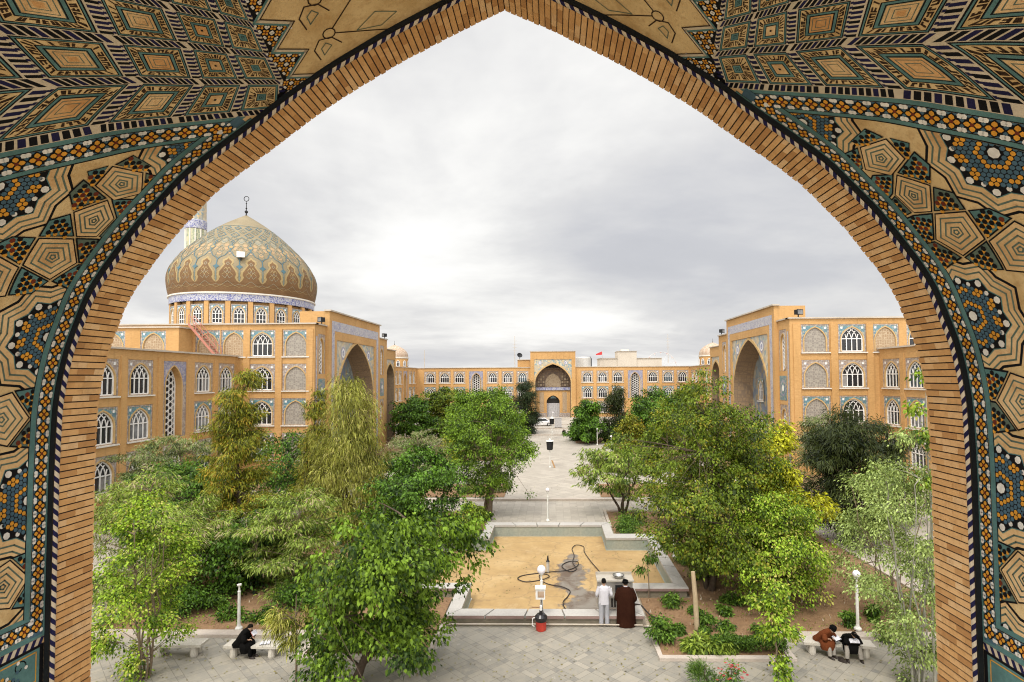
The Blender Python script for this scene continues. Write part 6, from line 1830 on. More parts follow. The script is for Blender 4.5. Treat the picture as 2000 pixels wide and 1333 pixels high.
def loft(name, secs, m, parent, n=28, fold=0.0, nf=9, seed=0, cap=True):
    """cloth from stacked cross sections: (centre, rx, ry, [squash])"""
    rows = []; rr = random.Random(seed); ph = rr.random() * 6
    for i, sct in enumerate(secs):
        (cx, cy, cz), rx, ry = sct[:3]; tilt = sct[3] if len(sct) > 3 else 0.0; fa = fold * (sct[4] if len(sct) > 4 else 1.0)
        row = []
        for k in range(n):
            a = 2 * PI * k / n; w = 1 + fa * (math.sin(nf * a + ph + 0.15 * i) * 0.6 + math.sin((nf - 4) * a + 1.3 * ph) * 0.4)
            x = rx * w * math.cos(a); y = ry * w * math.sin(a)
            row.append((cx + x, cy + y, cz + tilt * y))
        rows.append(row)
    b = MB(); b.grid(rows, m, close_u=True)
    if cap: b.face(rows[0][::-1], m); b.face(rows[-1], m)
    return b.build(name, parent, smooth=True)

def sleeve(name, pts, radii, m, parent): 
    b = MB(); b.tube(smooth_path(pts, 5), list(np.interp(np.linspace(0, len(pts) - 1, (len(pts) - 1) * 5 + 1), range(len(pts)), radii)), m, 12)
    return b.build(name, parent, smooth=True)

def limb_body(parent, J):
    """one continuous body under the clothes"""
    names = list(J); V = [J[k][0] for k in names]; Rr = [J[k][1] for k in names]; ix = {k: i for i, k in enumerate(names)}
    E_ = [(ix[J[k][2]], ix[k]) for k in names if J[k][2]]
    return skin(V, E_, Rr, skin_m, 'body', parent, 1, 0)

# man in white shirt, seen from behind, looking down at the cooler, left hand on hip height
P1 = thing('person', 'man in white shirt and pale grey trousers standing before the water cooler, seen from behind', 'person', (2.2, 21.42, 0.004), PI)
# local: faces -y
limb_body(P1, {'pelvis': ((0, 0, 0.93), (0.14, 0.10), None), 'chest': ((0, -0.01, 1.25), (0.155, 0.105), 'pelvis'), 'neck': ((0, -0.02, 1.44), 0.06, 'chest'),
    'sl': ((0.165, 0, 1.345), 0.04, 'chest'), 'el': ((0.26, 0.02, 1.11), 0.042, 'sl'), 'wl': ((0.19, -0.2, 0.98), 0.03, 'el'),
    'sr': ((-0.165, 0, 1.345), 0.04, 'chest'), 'er': ((-0.27, 0.03, 1.12), 0.042, 'sr'), 'wr': ((-0.16, -0.22, 1.03), 0.03, 'er'),
    'hl': ((0.095, 0, 0.86), 0.085, 'pelvis'), 'kl': ((0.10, -0.015, 0.48), 0.058, 'hl'), 'al': ((0.105, 0.015, 0.09), 0.042, 'kl'),
    'hr': ((-0.095, 0, 0.86), 0.085, 'pelvis'), 'kr': ((-0.10, -0.015, 0.48), 0.058, 'hr'), 'ar': ((-0.11, 0.02, 0.09), 0.042, 'kr')})
loft('shirt', [((0, 0, 0.78), 0.198, 0.135), ((0, 0, 0.9), 0.188, 0.13), ((0, 0, 1.08), 0.175, 0.118), ((0, -0.01, 1.25), 0.21, 0.135), ((0, -0.01, 1.36), 0.205, 0.12), ((0, -0.015, 1.415), 0.14, 0.095), ((0, -0.02, 1.455), 0.065, 0.065)], shirt_m, P1, fold=0.06, seed=2)
sleeve('sleeve', [(0.17, 0, 1.385), (0.225, 0.01, 1.26), (0.265, 0.02, 1.12), (0.25, -0.09, 1.03)], [0.075, 0.068, 0.06, 0.055], shirt_m, P1)
sleeve('sleeve', [(-0.17, 0, 1.385), (-0.23, 0.01, 1.26), (-0.275, 0.03, 1.13), (-0.23, -0.09, 1.06)], [0.075, 0.068, 0.06, 0.055], shirt_m, P1)
loft('trouser_leg', [((0.108, 0.01, 0.03), 0.085, 0.10), ((0.106, 0.0, 0.25), 0.083, 0.095), ((0.102, -0.01, 0.5), 0.088, 0.095), ((0.097, 0, 0.74), 0.098, 0.108), ((0.09, 0, 0.84), 0.095, 0.105)], trou_m, P1, 18, 0.04, 5, 3)
loft('trouser_leg', [((-0.112, 0.02, 0.03), 0.085, 0.10), ((-0.108, 0.0, 0.25), 0.083, 0.095), ((-0.102, -0.01, 0.5), 0.088, 0.095), ((-0.097, 0, 0.74), 0.098, 0.108), ((-0.09, 0, 0.84), 0.095, 0.105)], trou_m, P1, 18, 0.04, 5, 4)
for sx in (-1, 1):
    loft('shoe', [((sx * 0.11, -0.05, 0.0), 0.052, 0.15), ((sx * 0.11, -0.045, 0.04), 0.05, 0.145), ((sx * 0.11, -0.01, 0.085), 0.042, 0.09)], shoe_m, P1, 14)
    hand(P1, (sx * 0.18 if sx > 0 else -0.16, -0.21, 0.985 if sx > 0 else 1.03), (-sx * 0.25, -0.9, -0.3), (0, -0.3, 1), sx, 0.45)
head(P1, (0, -0.045, 1.565), 0, R(14), 1.0)

# cloaked man, turban, brown robe to the ground
P2 = thing('person', 'man in long dark brown cloak and dark turban standing beside the white shirted man', 'person', (3.0, 21.42, 0.004), PI - 0.12)
limb_body(P2, {'pelvis': ((0, 0, 0.9), (0.14, 0.10), None), 'chest': ((0, -0.01, 1.2), (0.155, 0.105), 'pelvis'), 'neck': ((0, -0.02, 1.39), 0.06, 'chest'),
    'sl': ((0.18, 0, 1.33), 0.06, 'chest'), 'el': ((0.24, -0.02, 1.06), 0.042, 'sl'), 'wl': ((0.14, -0.24, 1.0), 0.03, 'el'),
    'sr': ((-0.18, 0, 1.33), 0.06, 'chest'), 'er': ((-0.24, -0.02, 1.06), 0.042, 'sr'), 'wr': ((-0.12, -0.24, 1.0), 0.03, 'er'),
    'hl': ((0.095, 0, 0.84), 0.085, 'pelvis'), 'kl': ((0.10, -0.015, 0.47), 0.058, 'hl'), 'al': ((0.105, 0.015, 0.08), 0.042, 'kl'),
    'hr': ((-0.095, 0, 0.84), 0.085, 'pelvis'), 'kr': ((-0.10, -0.015, 0.47), 0.058, 'hr'), 'ar': ((-0.11, 0.02, 0.08), 0.042, 'kr')})
loft('cloak', [((0, 0.02, 0.02), 0.36, 0.27), ((0, 0.02, 0.25), 0.345, 0.25), ((0, 0.01, 0.6), 0.33, 0.225), ((0, 0.0, 0.95), 0.32, 0.2), ((0, 0, 1.15), 0.30, 0.18), ((0, 0, 1.29), 0.265, 0.155), ((0, -0.005, 1.36), 0.205, 0.125), ((0, -0.01, 1.41), 0.10, 0.085)], brown_m, P2, 40, 0.05, 11, 5)
for sx in (-1, 1):
    sleeve('sleeve', [(sx * 0.21, 0, 1.32), (sx * 0.29, -0.01, 1.12), (sx * 0.31, -0.06, 0.95), (sx * 0.2, -0.2, 0.98)], [0.09, 0.1, 0.11, 0.085], brown_m, P2)
    hand(P2, (sx * 0.15, -0.26, 1.0), (-sx * 0.4, -0.8, 0.0), (0, 0, 1), sx, 0.5)
    loft('shoe', [((sx * 0.11, -0.12, 0.0), 0.05, 0.14), ((sx * 0.11, -0.12, 0.04), 0.048, 0.135), ((sx * 0.11, -0.1, 0.075), 0.04, 0.08)], shoe_m, P2, 14)
loft('collar', [((0, -0.02, 1.385), 0.085, 0.08), ((0, -0.02, 1.43), 0.07, 0.068)], shirt_m, P2, 16)
head(P2, (0, -0.055, 1.50), 0.1, R(18), 0.97, 'turban')

def seated(label, x, y, rz, robe, legs, lean, head_turn, head_pitch, hairstyle, book=True, knees=0.19, feet=(0.14, 0.16), seed=1, hood=True, seat_z=0.46, sandal=True, robe_z=0.30):
    t = thing('person', label, 'person', (x, y, 0.004), rz); t.scale = (0.86,) * 3
    sz = seat_z; ch = (0, -math.sin(lean) * 0.42, sz + 0.10 + math.cos(lean) * 0.40); nk = (0, -math.sin(lean) * 0.58, sz + 0.12 + math.cos(lean) * 0.52)
    kx = knees; fz = 0.06
    J = {'pelvis': ((0, 0.02, sz + 0.11), (0.15, 0.11), None), 'chest': ((ch[0], ch[1], ch[2] - 0.03), (0.12, 0.085), 'pelvis'), 'neck': (nk, 0.05, 'chest')}
    for sx, nm in ((1, 'l'), (-1, 'r')):
        J['s' + nm] = ((sx * 0.16, ch[1], ch[2] + 0.02), 0.035, 'chest'); J['e' + nm] = ((sx * 0.25, ch[1] - 0.12, ch[2] - 0.17), 0.042, 's' + nm); J['w' + nm] = ((sx * 0.12, -0.40, sz + 0.24), 0.028, 'e' + nm)
        J['h' + nm] = ((sx * 0.1, -0.02, sz + 0.08), 0.085, 'pelvis'); J['k' + nm] = ((sx * kx, -0.43, sz + 0.06), 0.06, 'h' + nm); J['a' + nm] = ((sx * feet[0], -0.43 - feet[1] * 0.4, 0.1), 0.04, 'k' + nm)
    limb_body(t, J)
    # robe: back and shoulders, then skirt over the knees
    secs = [((0, 0.06, sz - 0.06), 0.27, 0.22), ((0, 0.04, sz + 0.06), 0.30, 0.25), ((0, ch[1] * 0.45, sz + 0.22), 0.305, 0.23), ((0, ch[1] * 0.8, sz + 0.37), 0.30, 0.20), ((0, ch[1], ch[2] + 0.03), 0.275, 0.18), ((0, (ch[1] + nk[1]) / 2, (ch[2] + nk[2]) / 2 + 0.05), 0.225, 0.165), ((0, nk[1] + 0.01, nk[2] + 0.05), 0.115, 0.105), ((0, nk[1] - 0.01, nk[2] + 0.085), 0.07, 0.065)]
    loft('robe', secs, robe, t, 36, 0.035, 9, seed)
    loft('robe_skirt', [((0, -0.28, sz + 0.17), 0.17, 0.16), ((0, -0.27, sz + 0.135), 0.27, 0.24), ((0, -0.28, sz + 0.03), 0.315, 0.27), ((0, -0.30, (sz + robe_z) / 2), 0.315, 0.24), ((0, -0.30, robe_z), 0.28, 0.21)], robe, t, 36, 0.05, 8, seed + 3)
    for sx, nm in ((1, 'l'), (-1, 'r')):
        a, b_, c_ = J['s' + nm][0], J['e' + nm][0], J['w' + nm][0]
        sleeve('sleeve', [a, b_, (c_[0] + sx * 0.05, c_[1] + 0.07, c_[2] + 0.01)], [0.10, 0.10, 0.075], robe, t)
        hand(t, c_, (-sx * 0.35, -0.85, 0.1), (0, 0.2, 1), sx, 0.5)
        k_, a_ = J['k' + nm][0], J['a' + nm][0]
        sleeve('trouser_leg', [(k_[0], k_[1] + 0.03, k_[2] - 0.01), ((k_[0] + a_[0]) / 2, (k_[1] + a_[1]) / 2, (k_[2] + a_[2]) / 2), (a_[0], a_[1], 0.09)], [0.085, 0.085, 0.075], legs, t)
        loft('sandal', [((a_[0], a_[1] - 0.06, 0.0), 0.05, 0.145), ((a_[0], a_[1] - 0.06, 0.03), 0.048, 0.14), ((a_[0], a_[1] - 0.03, 0.075), 0.04, 0.09)], shoe_m, t, 14)
    hp = (nk[0] + 0.10 * math.sin(head_turn), nk[1] - 0.085, nk[2] + 0.09)
    head(t, hp, head_turn, head_pitch, 1.0, hairstyle)
    return t

def open_book(label, x, y, z, rz, tilt, s=1.0, cover=None):
    t = thing('open_book', label, 'book', (x, y, z), rz)
    t.rotation_euler = (tilt, 0, rz)
    b = MB()
    for sx in (-1, 1):
        rows = [[(sx * 0.15 * s * k / 6, yy * s, 0.016 + 0.022 * math.sin(PI * min(1, k / 5))) for k in range(7)] for yy in (-0.11, 0.11)]
        b.grid(rows, paper_m)
        rows = [[(sx * 0.15 * s * k / 6, yy * s, 0.005) for k in range(7)] for yy in (-0.11, 0.11)]; b.grid(rows, paper_m)
        b.face([(sx * 0.15 * s, -0.11 * s, 0.005), (sx * 0.15 * s, 0.11 * s, 0.005), (sx * 0.15 * s, 0.11 * s, 0.027), (sx * 0.15 * s, -0.11 * s, 0.027)], paper_m)
    b.build('pages', t, smooth=True)
    b = MB(); b.box((-0.158 * s, -0.118 * s, -0.002), (0.158 * s, 0.118 * s, 0.003), cover or shoe_m); b.build('cover', t)
    return t

seated('seated man in rust brown robe with black turban, turned towards his papers', 9.22, 19.42, 0.42, rust_m, khaki_m, 0.75, 0.35, R(38), 'turban', knees=0.12, feet=(0.10, 0.14), seed=11, robe_z=0.27)
seated('seated man in black robe bent over an open book on the right bench', 10.02, 19.25, -0.08, blk_m, khaki_m, 0.9, 0.0, R(52), 'beard', knees=0.21, feet=(0.25, 0.2), seed=17, robe_z=0.25)
seated('seated man in black cloak reading alone on the left bench', -10.05, 18.98, R(80), blk_m, blk_m, 0.55, 0.1, R(24), 'short', knees=0.12, feet=(0.1, 0.2), seed=23, robe_z=0.22)
open_book('open book held on the knees of the black robed reader', 10.0, 18.84, 0.655, -0.08, R(32), 1.0)
open_book('loose white papers beside the rust robed reader', 9.57, 19.1, 0.60, 0.5, R(25), 0.85)
open_book('bundle of books on the bench between the two robed readers', 9.72, 19.42, 0.412, 0.9, 0.0, 0.9, blk_m)
open_book('red covered book raised in the hands of the lone black clad reader', -9.64, 19.03, 0.74, R(80), R(55), 0.7, red_m)
open_book('grey folder with a white sheet on the bench beside the lone reader', -9.25, 19.0, 0.412, 0.3, 0.0, 1.0, khaki_m)
sat = seated('tiny far seated figure in black on the terrace step', 1.95, 88.55, 0.0, blk_m, blk_m, 0.2, 0.0, R(5), 'short', seed=31, seat_z=0.34)
sat.location.z = 0.154
sl = thing('sandal_pair', 'pair of black sandals lying in front of the rust robed reader', 'shoes', (9.6, 18.86, 0.004), 0.8)
for sx in (-1, 1): loft('sandal', [((sx * 0.08, sx * 0.06, 0.0), 0.05, 0.14), ((sx * 0.08, sx * 0.06, 0.03), 0.05, 0.14), ((sx * 0.08, sx * 0.06 - 0.03, 0.07), 0.045, 0.06)], shoe_m, sl, 12)
# ------------------------------------------------------------------ plants
LM = {
 'mulberry': leaf_mat('mulberry_leaf', (0.0192, 0.0464, 0.0048), (0.234, 0.376, 0.031)),
 'poplar': leaf_mat('poplar_leaf', (0.036, 0.08, 0.0064), (0.412, 0.596, 0.045), accent=(0.46, 0.44, 0.10)),
 'albizia': leaf_mat('feathery_leaf', (0.048, 0.088, 0.0112), (0.398, 0.511, 0.085), accent=(0.38, 0.31, 0.18)),
 'albizia_grey': leaf_mat('greyish_feathery_leaf', (0.04, 0.064, 0.0176), (0.312, 0.383, 0.128), accent=(0.40, 0.33, 0.22)),
 'yellowgreen': leaf_mat('yellow_green_leaf', (0.044, 0.0544, 0.0048), (0.33, 0.345, 0.028), accent=(0.42, 0.28, 0.03)),
 'willow': leaf_mat('willow_leaf', (0.075, 0.078, 0.0085), (0.46, 0.465, 0.085), accent=(0.52, 0.46, 0.15)),
 'dark': leaf_mat('dark_glossy_leaf', (0.0128, 0.032, 0.0048), (0.142, 0.284, 0.026)),
 'big': leaf_mat('broad_tree_leaf', (0.0208, 0.0368, 0.004), (0.215, 0.305, 0.023), accent=(0.30, 0.28, 0.03)),
 'yellow': leaf_mat('golden_leaf', (0.16, 0.16, 0.0112), (0.62, 0.62, 0.031)),
 'pine': leaf_mat('pine_needle', (0.0096, 0.0192, 0.0064), (0.048, 0.071, 0.021), 0.12),
 'conifer': leaf_mat('conifer_spray', (0.008, 0.016, 0.004), (0.063, 0.081, 0.016), 0.15),
 'greywillow': leaf_mat('pale_willow_leaf', (0.088, 0.128, 0.028), (0.469, 0.582, 0.185)),
 'shrub': leaf_mat('shrub_leaf', (0.024, 0.056, 0.008), (0.17, 0.298, 0.035)),
 'grass': leaf_mat('grass_blade', (0.056, 0.104, 0.0128), (0.355, 0.454, 0.064)),
}
bark_d = noisy('dark_bark', (0.06, 0.042, 0.028), (0.11, 0.08, 0.055), 5.0, 0.9, 0.5)
bark_p = noisy('grey_brown_bark', (0.15, 0.11, 0.075), (0.24, 0.18, 0.12), 5.0, 0.9, 0.5)
bark_g = noisy('pale_grey_bark', (0.25, 0.24, 0.19), (0.36, 0.34, 0.28), 5.0, 0.9, 0.4)

def unit(a):
    return a / np.maximum(np.linalg.norm(a, axis=1, keepdims=True), 1e-9)

def leaf_mesh(name, base, d, nrm, L, W, tint, mat, bend=0.25, fr=0.42):
    n = len(base)
    side = unit(np.cross(d, nrm)); L = L[:, None]; W = W[:, None]
    v = np.empty((n, 4, 3))
    v[:, 0] = base; mid = base + d * L * fr + nrm * L * 0.06
    v[:, 1] = mid + side * W * 0.5; v[:, 3] = mid - side * W * 0.5
    v[:, 2] = base + d * L - np.array([0, 0, 1.0]) * L * bend
    me = bpy.data.meshes.new(name)
    me.vertices.add(n * 4); me.vertices.foreach_set('co', v.ravel())
    me.loops.add(n * 4); me.loops.foreach_set('vertex_index', np.arange(n * 4, dtype=np.int32))
    me.polygons.add(n); me.polygons.foreach_set('loop_start', np.arange(0, n * 4, 4, dtype=np.int32))
    try: me.polygons.foreach_set('loop_total', np.full(n, 4, dtype=np.int32))
    except Exception: pass
    me.materials.append(mat); me.update(calc_edges=True)
    at = me.attributes.new('tint', 'FLOAT', 'FACE'); at.data.foreach_set('value', np.clip(tint, 0, 1).astype(np.float32))
    return me

SHAPES = {
 'round': lambda h: np.sqrt(np.clip(1 - (2 * h - 1) ** 2, 0, 1)),
 'dome': lambda h: np.sqrt(np.clip(1 - h ** 2, 0, 1)) * np.clip(0.55 + h * 2, 0, 1),
 'cone': lambda h: np.clip((1 - h) ** 0.75, 0, 1) * np.clip(0.45 + h * 3, 0, 1) + 0.04,
 'spire': lambda h: np.clip(0.62 * (1 - h) ** 0.6 + 0.38 * (1 - h) ** 2.2, 0, 1) * np.clip(0.5 + h * 4, 0, 1) + 0.03,
 'column': lambda h: np.clip(np.sin(PI * np.clip(h, 0, 1) ** 0.7), 0, 1) ** 0.7 * 0.85 + 0.12,
 'flat': lambda h: np.clip(0.35 + 0.75 * np.sqrt(np.clip(h, 0, 1)), 0, 1) * np.sqrt(np.clip(1.05 - h ** 4, 0, 1)),
}
def plant(name, label, cat, x, y, z0, H, rad, mat, shape='round', crown0=0.25, ncl=160, per=36, L=0.14, W=0.10, cr=0.34, droop=0.3, seed=1, stems=1,
          trunk_r=0.12, bark=None, lean=(0, 0), lump=0.35, gap=0.12, flat=0.7, bend=0.25, group=None, spread=0.35, offs=(0, 0), up=1.0, ry=None, twig=True, thin=0.5, limbs=None, tips=0.0, bough=6):
    ncl = int(ncl * (1.45 if ncl > 100 else 1.2))
    rg = np.random.default_rng(seed); S = SHAPES[shape]; bark = bark or bark_p
    t = thing(name, label, cat, (x, y, z0), 0, group)
    zc0 = H * crown0; ch_ = H - zc0
    # --- clump centres
    C = []
    hs = rg.random(4000); keep = rg.random(4000) < np.clip(S(hs), 0.05, 1); hs = hs[keep]
    ns = Vector((seed * 1.37, seed * 0.71, 0))
    nb = max(3, int(ncl / bough)) ; B = []
    for h in hs:
        if len(B) >= nb: break
        a = rg.random() * 2 * PI; q = rg.random() ** thin
        lm = 1 + lump * 1.3 * noise.noise(Vector((math.cos(a) * 1.3, math.sin(a) * 1.3, h * 3.2)) + ns)
        r = float(S(np.array([h]))[0]) * rad * q * lm * 0.92
        zz = zc0 + ch_ * (h * (1 + 0.08 * (lm - 1)))
        k = zz / H
        p = Vector((r * math.cos(a) + offs[0] * k + lean[0] * k * k, r * math.sin(a) * (ry or 1) + offs[1] * k + lean[1] * k * k, zz))
        if noise.noise(p * (1.5 / max(rad, 0.8)) * 1.3 + ns * 2) < -0.5 + gap: continue
        if any((p - o_).length < rad * 0.16 for o_ in B[-12:]): continue
        B.append(p)
    br = min(rad * 0.30, 0.25 * math.sqrt(rad * H) if shape in ('spire', 'column', 'cone') else 99) * (0.75 if shape in ('spire', 'column') else 1.0)
    C = []; i = 0
    while len(C) < ncl and B:
        p = B[i % len(B)]; i += 1
        e = Vector(rg.normal(size=3)) * br * 0.55; e.z *= flat * 0.8
        o_ = Vector((p.x, p.y, 0)); e += (o_.normalized() if o_.length > 1e-3 else o_) * br * 0.25 * rg.random(); e.z -= droop * 0.25 * br * rg.random()
        q = p + e
        if q.z > max(zc0 * 0.6, 0.05): C.append(q)
    C = np.array([tuple(c) for c in C])
    # --- trunk, limbs, twigs
    b = MB(); axes = []
    for s in range(stems):
        a = 2 * PI * s / max(stems, 1) + rg.random(); sp = spread * rad if stems > 1 else 0
        top = Vector((math.cos(a) * sp + lean[0] * 0.75 + offs[0] * 0.8, math.sin(a) * sp + lean[1] * 0.75 + offs[1] * 0.8, zc0 + ch_ * (0.86 if stems == 1 else rg.uniform(0.6, 0.85))))
        bs = Vector((math.cos(a) * 0.12 * (stems > 1), math.sin(a) * 0.12 * (stems > 1), -0.12))
        pts = []; nseg = 8
        for i in range(nseg + 1):
            k = i / nseg; w = 0.05 * rad * math.sin(k * PI)
            p = bs.lerp(top, k); p.x += (lean[0] * (k * k - k) * 0.7) + w * rg.normal(); p.y += lean[1] * (k * k - k) * 0.7 + w * rg.normal()
            pts.append(p)
        tr = trunk_r if stems == 1 else trunk_r * rg.uniform(0.6, 1.0)
        b.tube(pts, [tr * (1.25 if i == 0 else 1) * (1 - 0.85 * i / nseg) + 0.008 for i in range(nseg + 1)], bark, 8); axes.append(pts)
    nl = limbs if limbs is not None else max(4, min(16, len(C) // 9)); lim_pts = []
    if len(C):
        idx = rg.choice(len(C), size=min(nl, len(C)), replace=False)
        for i in idx:
            e = Vector(C[i]); ax = axes[rg.integers(len(axes))]
            cand = [p for p in ax if p.z < e.z - 0.1] or [ax[0]]
            want = max(zc0 * 0.75, e.z - 0.5 * math.hypot(e.x, e.y) - 0.25)
            s0 = min(cand, key=lambda p: abs(p.z - want))
            mid = s0.lerp(e, 0.5) + Vector((0, 0, 0.12 * (e - s0).length)) + Vector(rg.normal(size=3)) * 0.05 * rad
            pts = [s0, s0.lerp(mid, 0.5) + Vector((0, 0, 0.03)), mid, mid.lerp(e, 0.55) + Vector((0, 0, 0.02)), e]
            r0 = trunk_r * 0.38
            b.tube(pts, [r0, r0 * 0.8, r0 * 0.6, r0 * 0.4, 0.008], bark, 5); lim_pts += pts[1:]
        if twig and lim_pts:
            LP = np.array([tuple(p) for p in lim_pts] + [tuple(p) for ax in axes for p in ax[4:]])
            for c in C[::2]:
                j = np.argmin(((LP - c) ** 2).sum(1) + np.where(LP[:, 2] > c[2], 0.4, 0)); s0 = Vector(LP[j]); e = Vector(c)
                b.tube([s0, s0.lerp(e, 0.5) + Vector((0, 0, 0.05)), e], [0.014, 0.01, 0.005], bark, 4, cap=False)
    b.build('trunk', t, smooth=True)
    # --- leaves
    n = len(C) * per
    ci = np.repeat(np.arange(len(C)), per)
    off = rg.normal(size=(n, 3)) * cr * 0.55; off[:, 2] *= flat
    base = C[ci] + off
    outw = C[ci] * np.array([1, 1, 0]); outw = unit(outw + 1e-6)
    d = unit(off / cr + outw * 0.5 + rg.normal(size=(n, 3)) * 0.45 + np.array([0, 0, -droop * 2.0]))
    nr = unit(np.array([0, 0, up]) + rg.normal(size=(n, 3)) * 0.75 + outw * 0.3)
    nr = unit(nr - d * (nr * d).sum(1, keepdims=True))
    Ls = L * rg.uniform(0.65, 1.25, n); Ws = W * rg.uniform(0.7, 1.2, n)
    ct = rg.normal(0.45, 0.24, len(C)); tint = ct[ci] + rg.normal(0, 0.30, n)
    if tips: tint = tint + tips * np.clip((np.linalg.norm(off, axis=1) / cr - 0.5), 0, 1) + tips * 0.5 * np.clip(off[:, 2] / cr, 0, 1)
    me = leaf_mesh('foliage', base, d, nr, Ls, Ws, tint, mat, bend)
    link('crown', me, t)
    return t

TG = 'trees of the courtyard garden'
def tree(label, *a, **k): return plant('garden_tree', label, 'tree', *a, group=TG, **k)

# ---- left side, front to back
tree('bright green slender poplar with many stems, nearest tree in the left corner', -12.3, 17.6, 0, 5.8, 1.4, LM['poplar'], 'column', 0.03, 165, 56, 0.085, 0.065, 0.26, 0.2, 3, stems=6, trunk_r=0.035, bark=bark_p, gap=0.2, spread=0.35, lump=0.4)
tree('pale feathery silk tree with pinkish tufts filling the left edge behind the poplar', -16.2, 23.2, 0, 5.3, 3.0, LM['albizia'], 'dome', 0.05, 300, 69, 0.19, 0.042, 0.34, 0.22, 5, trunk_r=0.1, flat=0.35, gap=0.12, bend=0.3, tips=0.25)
tree('tall yellow green conical tree in front of the corner of the left wing', -15.75, 29.0, 0, 9.6, 2.3, LM['yellowgreen'], 'spire', 0.08, 460, 56, 0.20, 0.045, 0.30, 0.32, 7, trunk_r=0.13, bark=bark_d, flat=0.55, gap=0.12, bend=0.35, lump=0.6)
tree('weeping straw yellow willow before the portal of the domed hall', -11.6, 33.0, 0, 9.4, 3.1, LM['willow'], 'spire', 0.08, 460, 48, 0.30, 0.035, 0.36, 0.75, 9, trunk_r=0.12, bark=bark_d, flat=1.1, gap=0.14, bend=0.4, lump=0.6, up=0.3)
tree('small dark olive tree between the yellow green cone and the straw yellow willow', -14.4, 35.0, 0, 9.0, 1.4, LM['yellowgreen'], 'spire', 0.1, 200, 46, 0.24, 0.045, 0.34, 0.4, 10, trunk_r=0.1, bark=bark_d, gap=0.12, bend=0.35, lump=0.5)
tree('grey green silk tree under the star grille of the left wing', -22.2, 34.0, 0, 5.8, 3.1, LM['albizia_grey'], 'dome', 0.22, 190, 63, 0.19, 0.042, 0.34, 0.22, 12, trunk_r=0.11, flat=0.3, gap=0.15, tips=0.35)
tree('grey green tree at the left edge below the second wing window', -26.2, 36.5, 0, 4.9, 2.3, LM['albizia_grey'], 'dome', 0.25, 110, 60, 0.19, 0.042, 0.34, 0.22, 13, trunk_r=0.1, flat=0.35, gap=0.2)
tree('dark round leaved tree behind the pale silk tree and left of the yellow green cone', -19.6, 31.0, 0, 4.7, 2.5, LM['dark'], 'round', 0.1, 190, 42, 0.15, 0.11, 0.38, 0.3, 14, trunk_r=0.1, bark=bark_d)
tree('dark low tree deep in the shade behind the straw yellow willow', -18.5, 40.5, 0, 5.2, 3.0, LM['dark'], 'round', 0.1, 160, 40, 0.16, 0.12, 0.42, 0.3, 15, trunk_r=0.1, bark=bark_d)
tree('lime green feathery silk tree between the lone lamp post and the mulberry', -10.8, 25.0, 0, 4.15, 2.5, LM['albizia'], 'dome', 0.06, 220, 66, 0.19, 0.042, 0.34, 0.25, 16, trunk_r=0.08, flat=0.35, gap=0.12, tips=0.2)
tree('dark glossy leaved tree left of the pool, behind the mulberry', -6.9, 29.8, 0, 5.5, 1.95, LM['dark'], 'round', 0.06, 230, 60, 0.135, 0.1, 0.36, 0.35, 18, trunk_r=0.1, bark=bark_d, gap=0.1)
tree('shaded olive tree filling the gap between willow and dark glossy tree', -10.2, 36.5, 0, 4.0, 1.7, LM['dark'], 'round', 0.05, 110, 40, 0.17, 0.12, 0.40, 0.3, 19, trunk_r=0.09, bark=bark_d)
tree('low dark tree in the shade behind the lone lamp post', -13.0, 25.4, 0, 3.3, 2.3, LM['dark'], 'round', 0.04, 150, 40, 0.15, 0.11, 0.40, 0.3, 20, trunk_r=0.08, bark=bark_d)
tree('big leaved mulberry leaning over the front paving left of the pool', -5.7, 17.35, 0, 5.15, 2.6, LM['mulberry'], 'round', 0.10, 260, 60, 0.125, 0.095, 0.30, 0.42, 21, trunk_r=0.13, bark=bark_d, lean=(0.5, 0.2), offs=(1.7, 0.3), gap=0.3, lump=1.0, bend=0.3)
tree('round green tree with forked trunk left of the pale plaza', -4.05, 38.4, 0, 8.0, 2.7, LM['mulberry'], 'round', 0.20, 380, 54, 0.125, 0.09, 0.34, 0.32, 22, trunk_r=0.16, stems=3, spread=0.3, gap=0.12, bark=bark_p, lump=0.4)
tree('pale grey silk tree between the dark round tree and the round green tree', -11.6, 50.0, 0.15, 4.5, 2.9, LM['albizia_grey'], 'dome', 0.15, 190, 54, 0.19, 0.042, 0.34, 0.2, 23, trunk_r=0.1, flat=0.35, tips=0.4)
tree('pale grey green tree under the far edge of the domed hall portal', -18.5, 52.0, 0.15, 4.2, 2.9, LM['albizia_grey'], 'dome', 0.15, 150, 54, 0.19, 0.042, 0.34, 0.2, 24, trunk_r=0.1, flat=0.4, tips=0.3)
tree('young yellow leaved tree beside the pale grey silk tree', -9.2, 53.5, 0.15, 4.2, 1.0, LM['yellow'], 'column', 0.2, 40, 34, 0.22, 0.1, 0.4, 0.3, 25, trunk_r=0.06)
tree('dark dense round tree at the far left of the plaza', -19.0, 78.0, 0.17, 6.4, 2.9, LM['dark'], 'round', 0.06, 220, 40, 0.26, 0.2, 0.5, 0.3, 26, trunk_r=0.14, bark=bark_d, gap=0.02, lump=0.25)
tree('mid green bushy tree right of the dark dense round tree', -15.4, 82.0, 0.17, 7.3, 3.0, LM['big'], 'round', 0.1, 220, 40, 0.26, 0.2, 0.55, 0.3, 27, trunk_r=0.14, bark=bark_d)
tree('mid green tree behind the round green tree, before the left star grille', -11.2, 74.0, 0.17, 6.9, 2.5, LM['mulberry'], 'round', 0.1, 190, 40, 0.25, 0.19, 0.52, 0.3, 28, trunk_r=0.14, bark=bark_d)
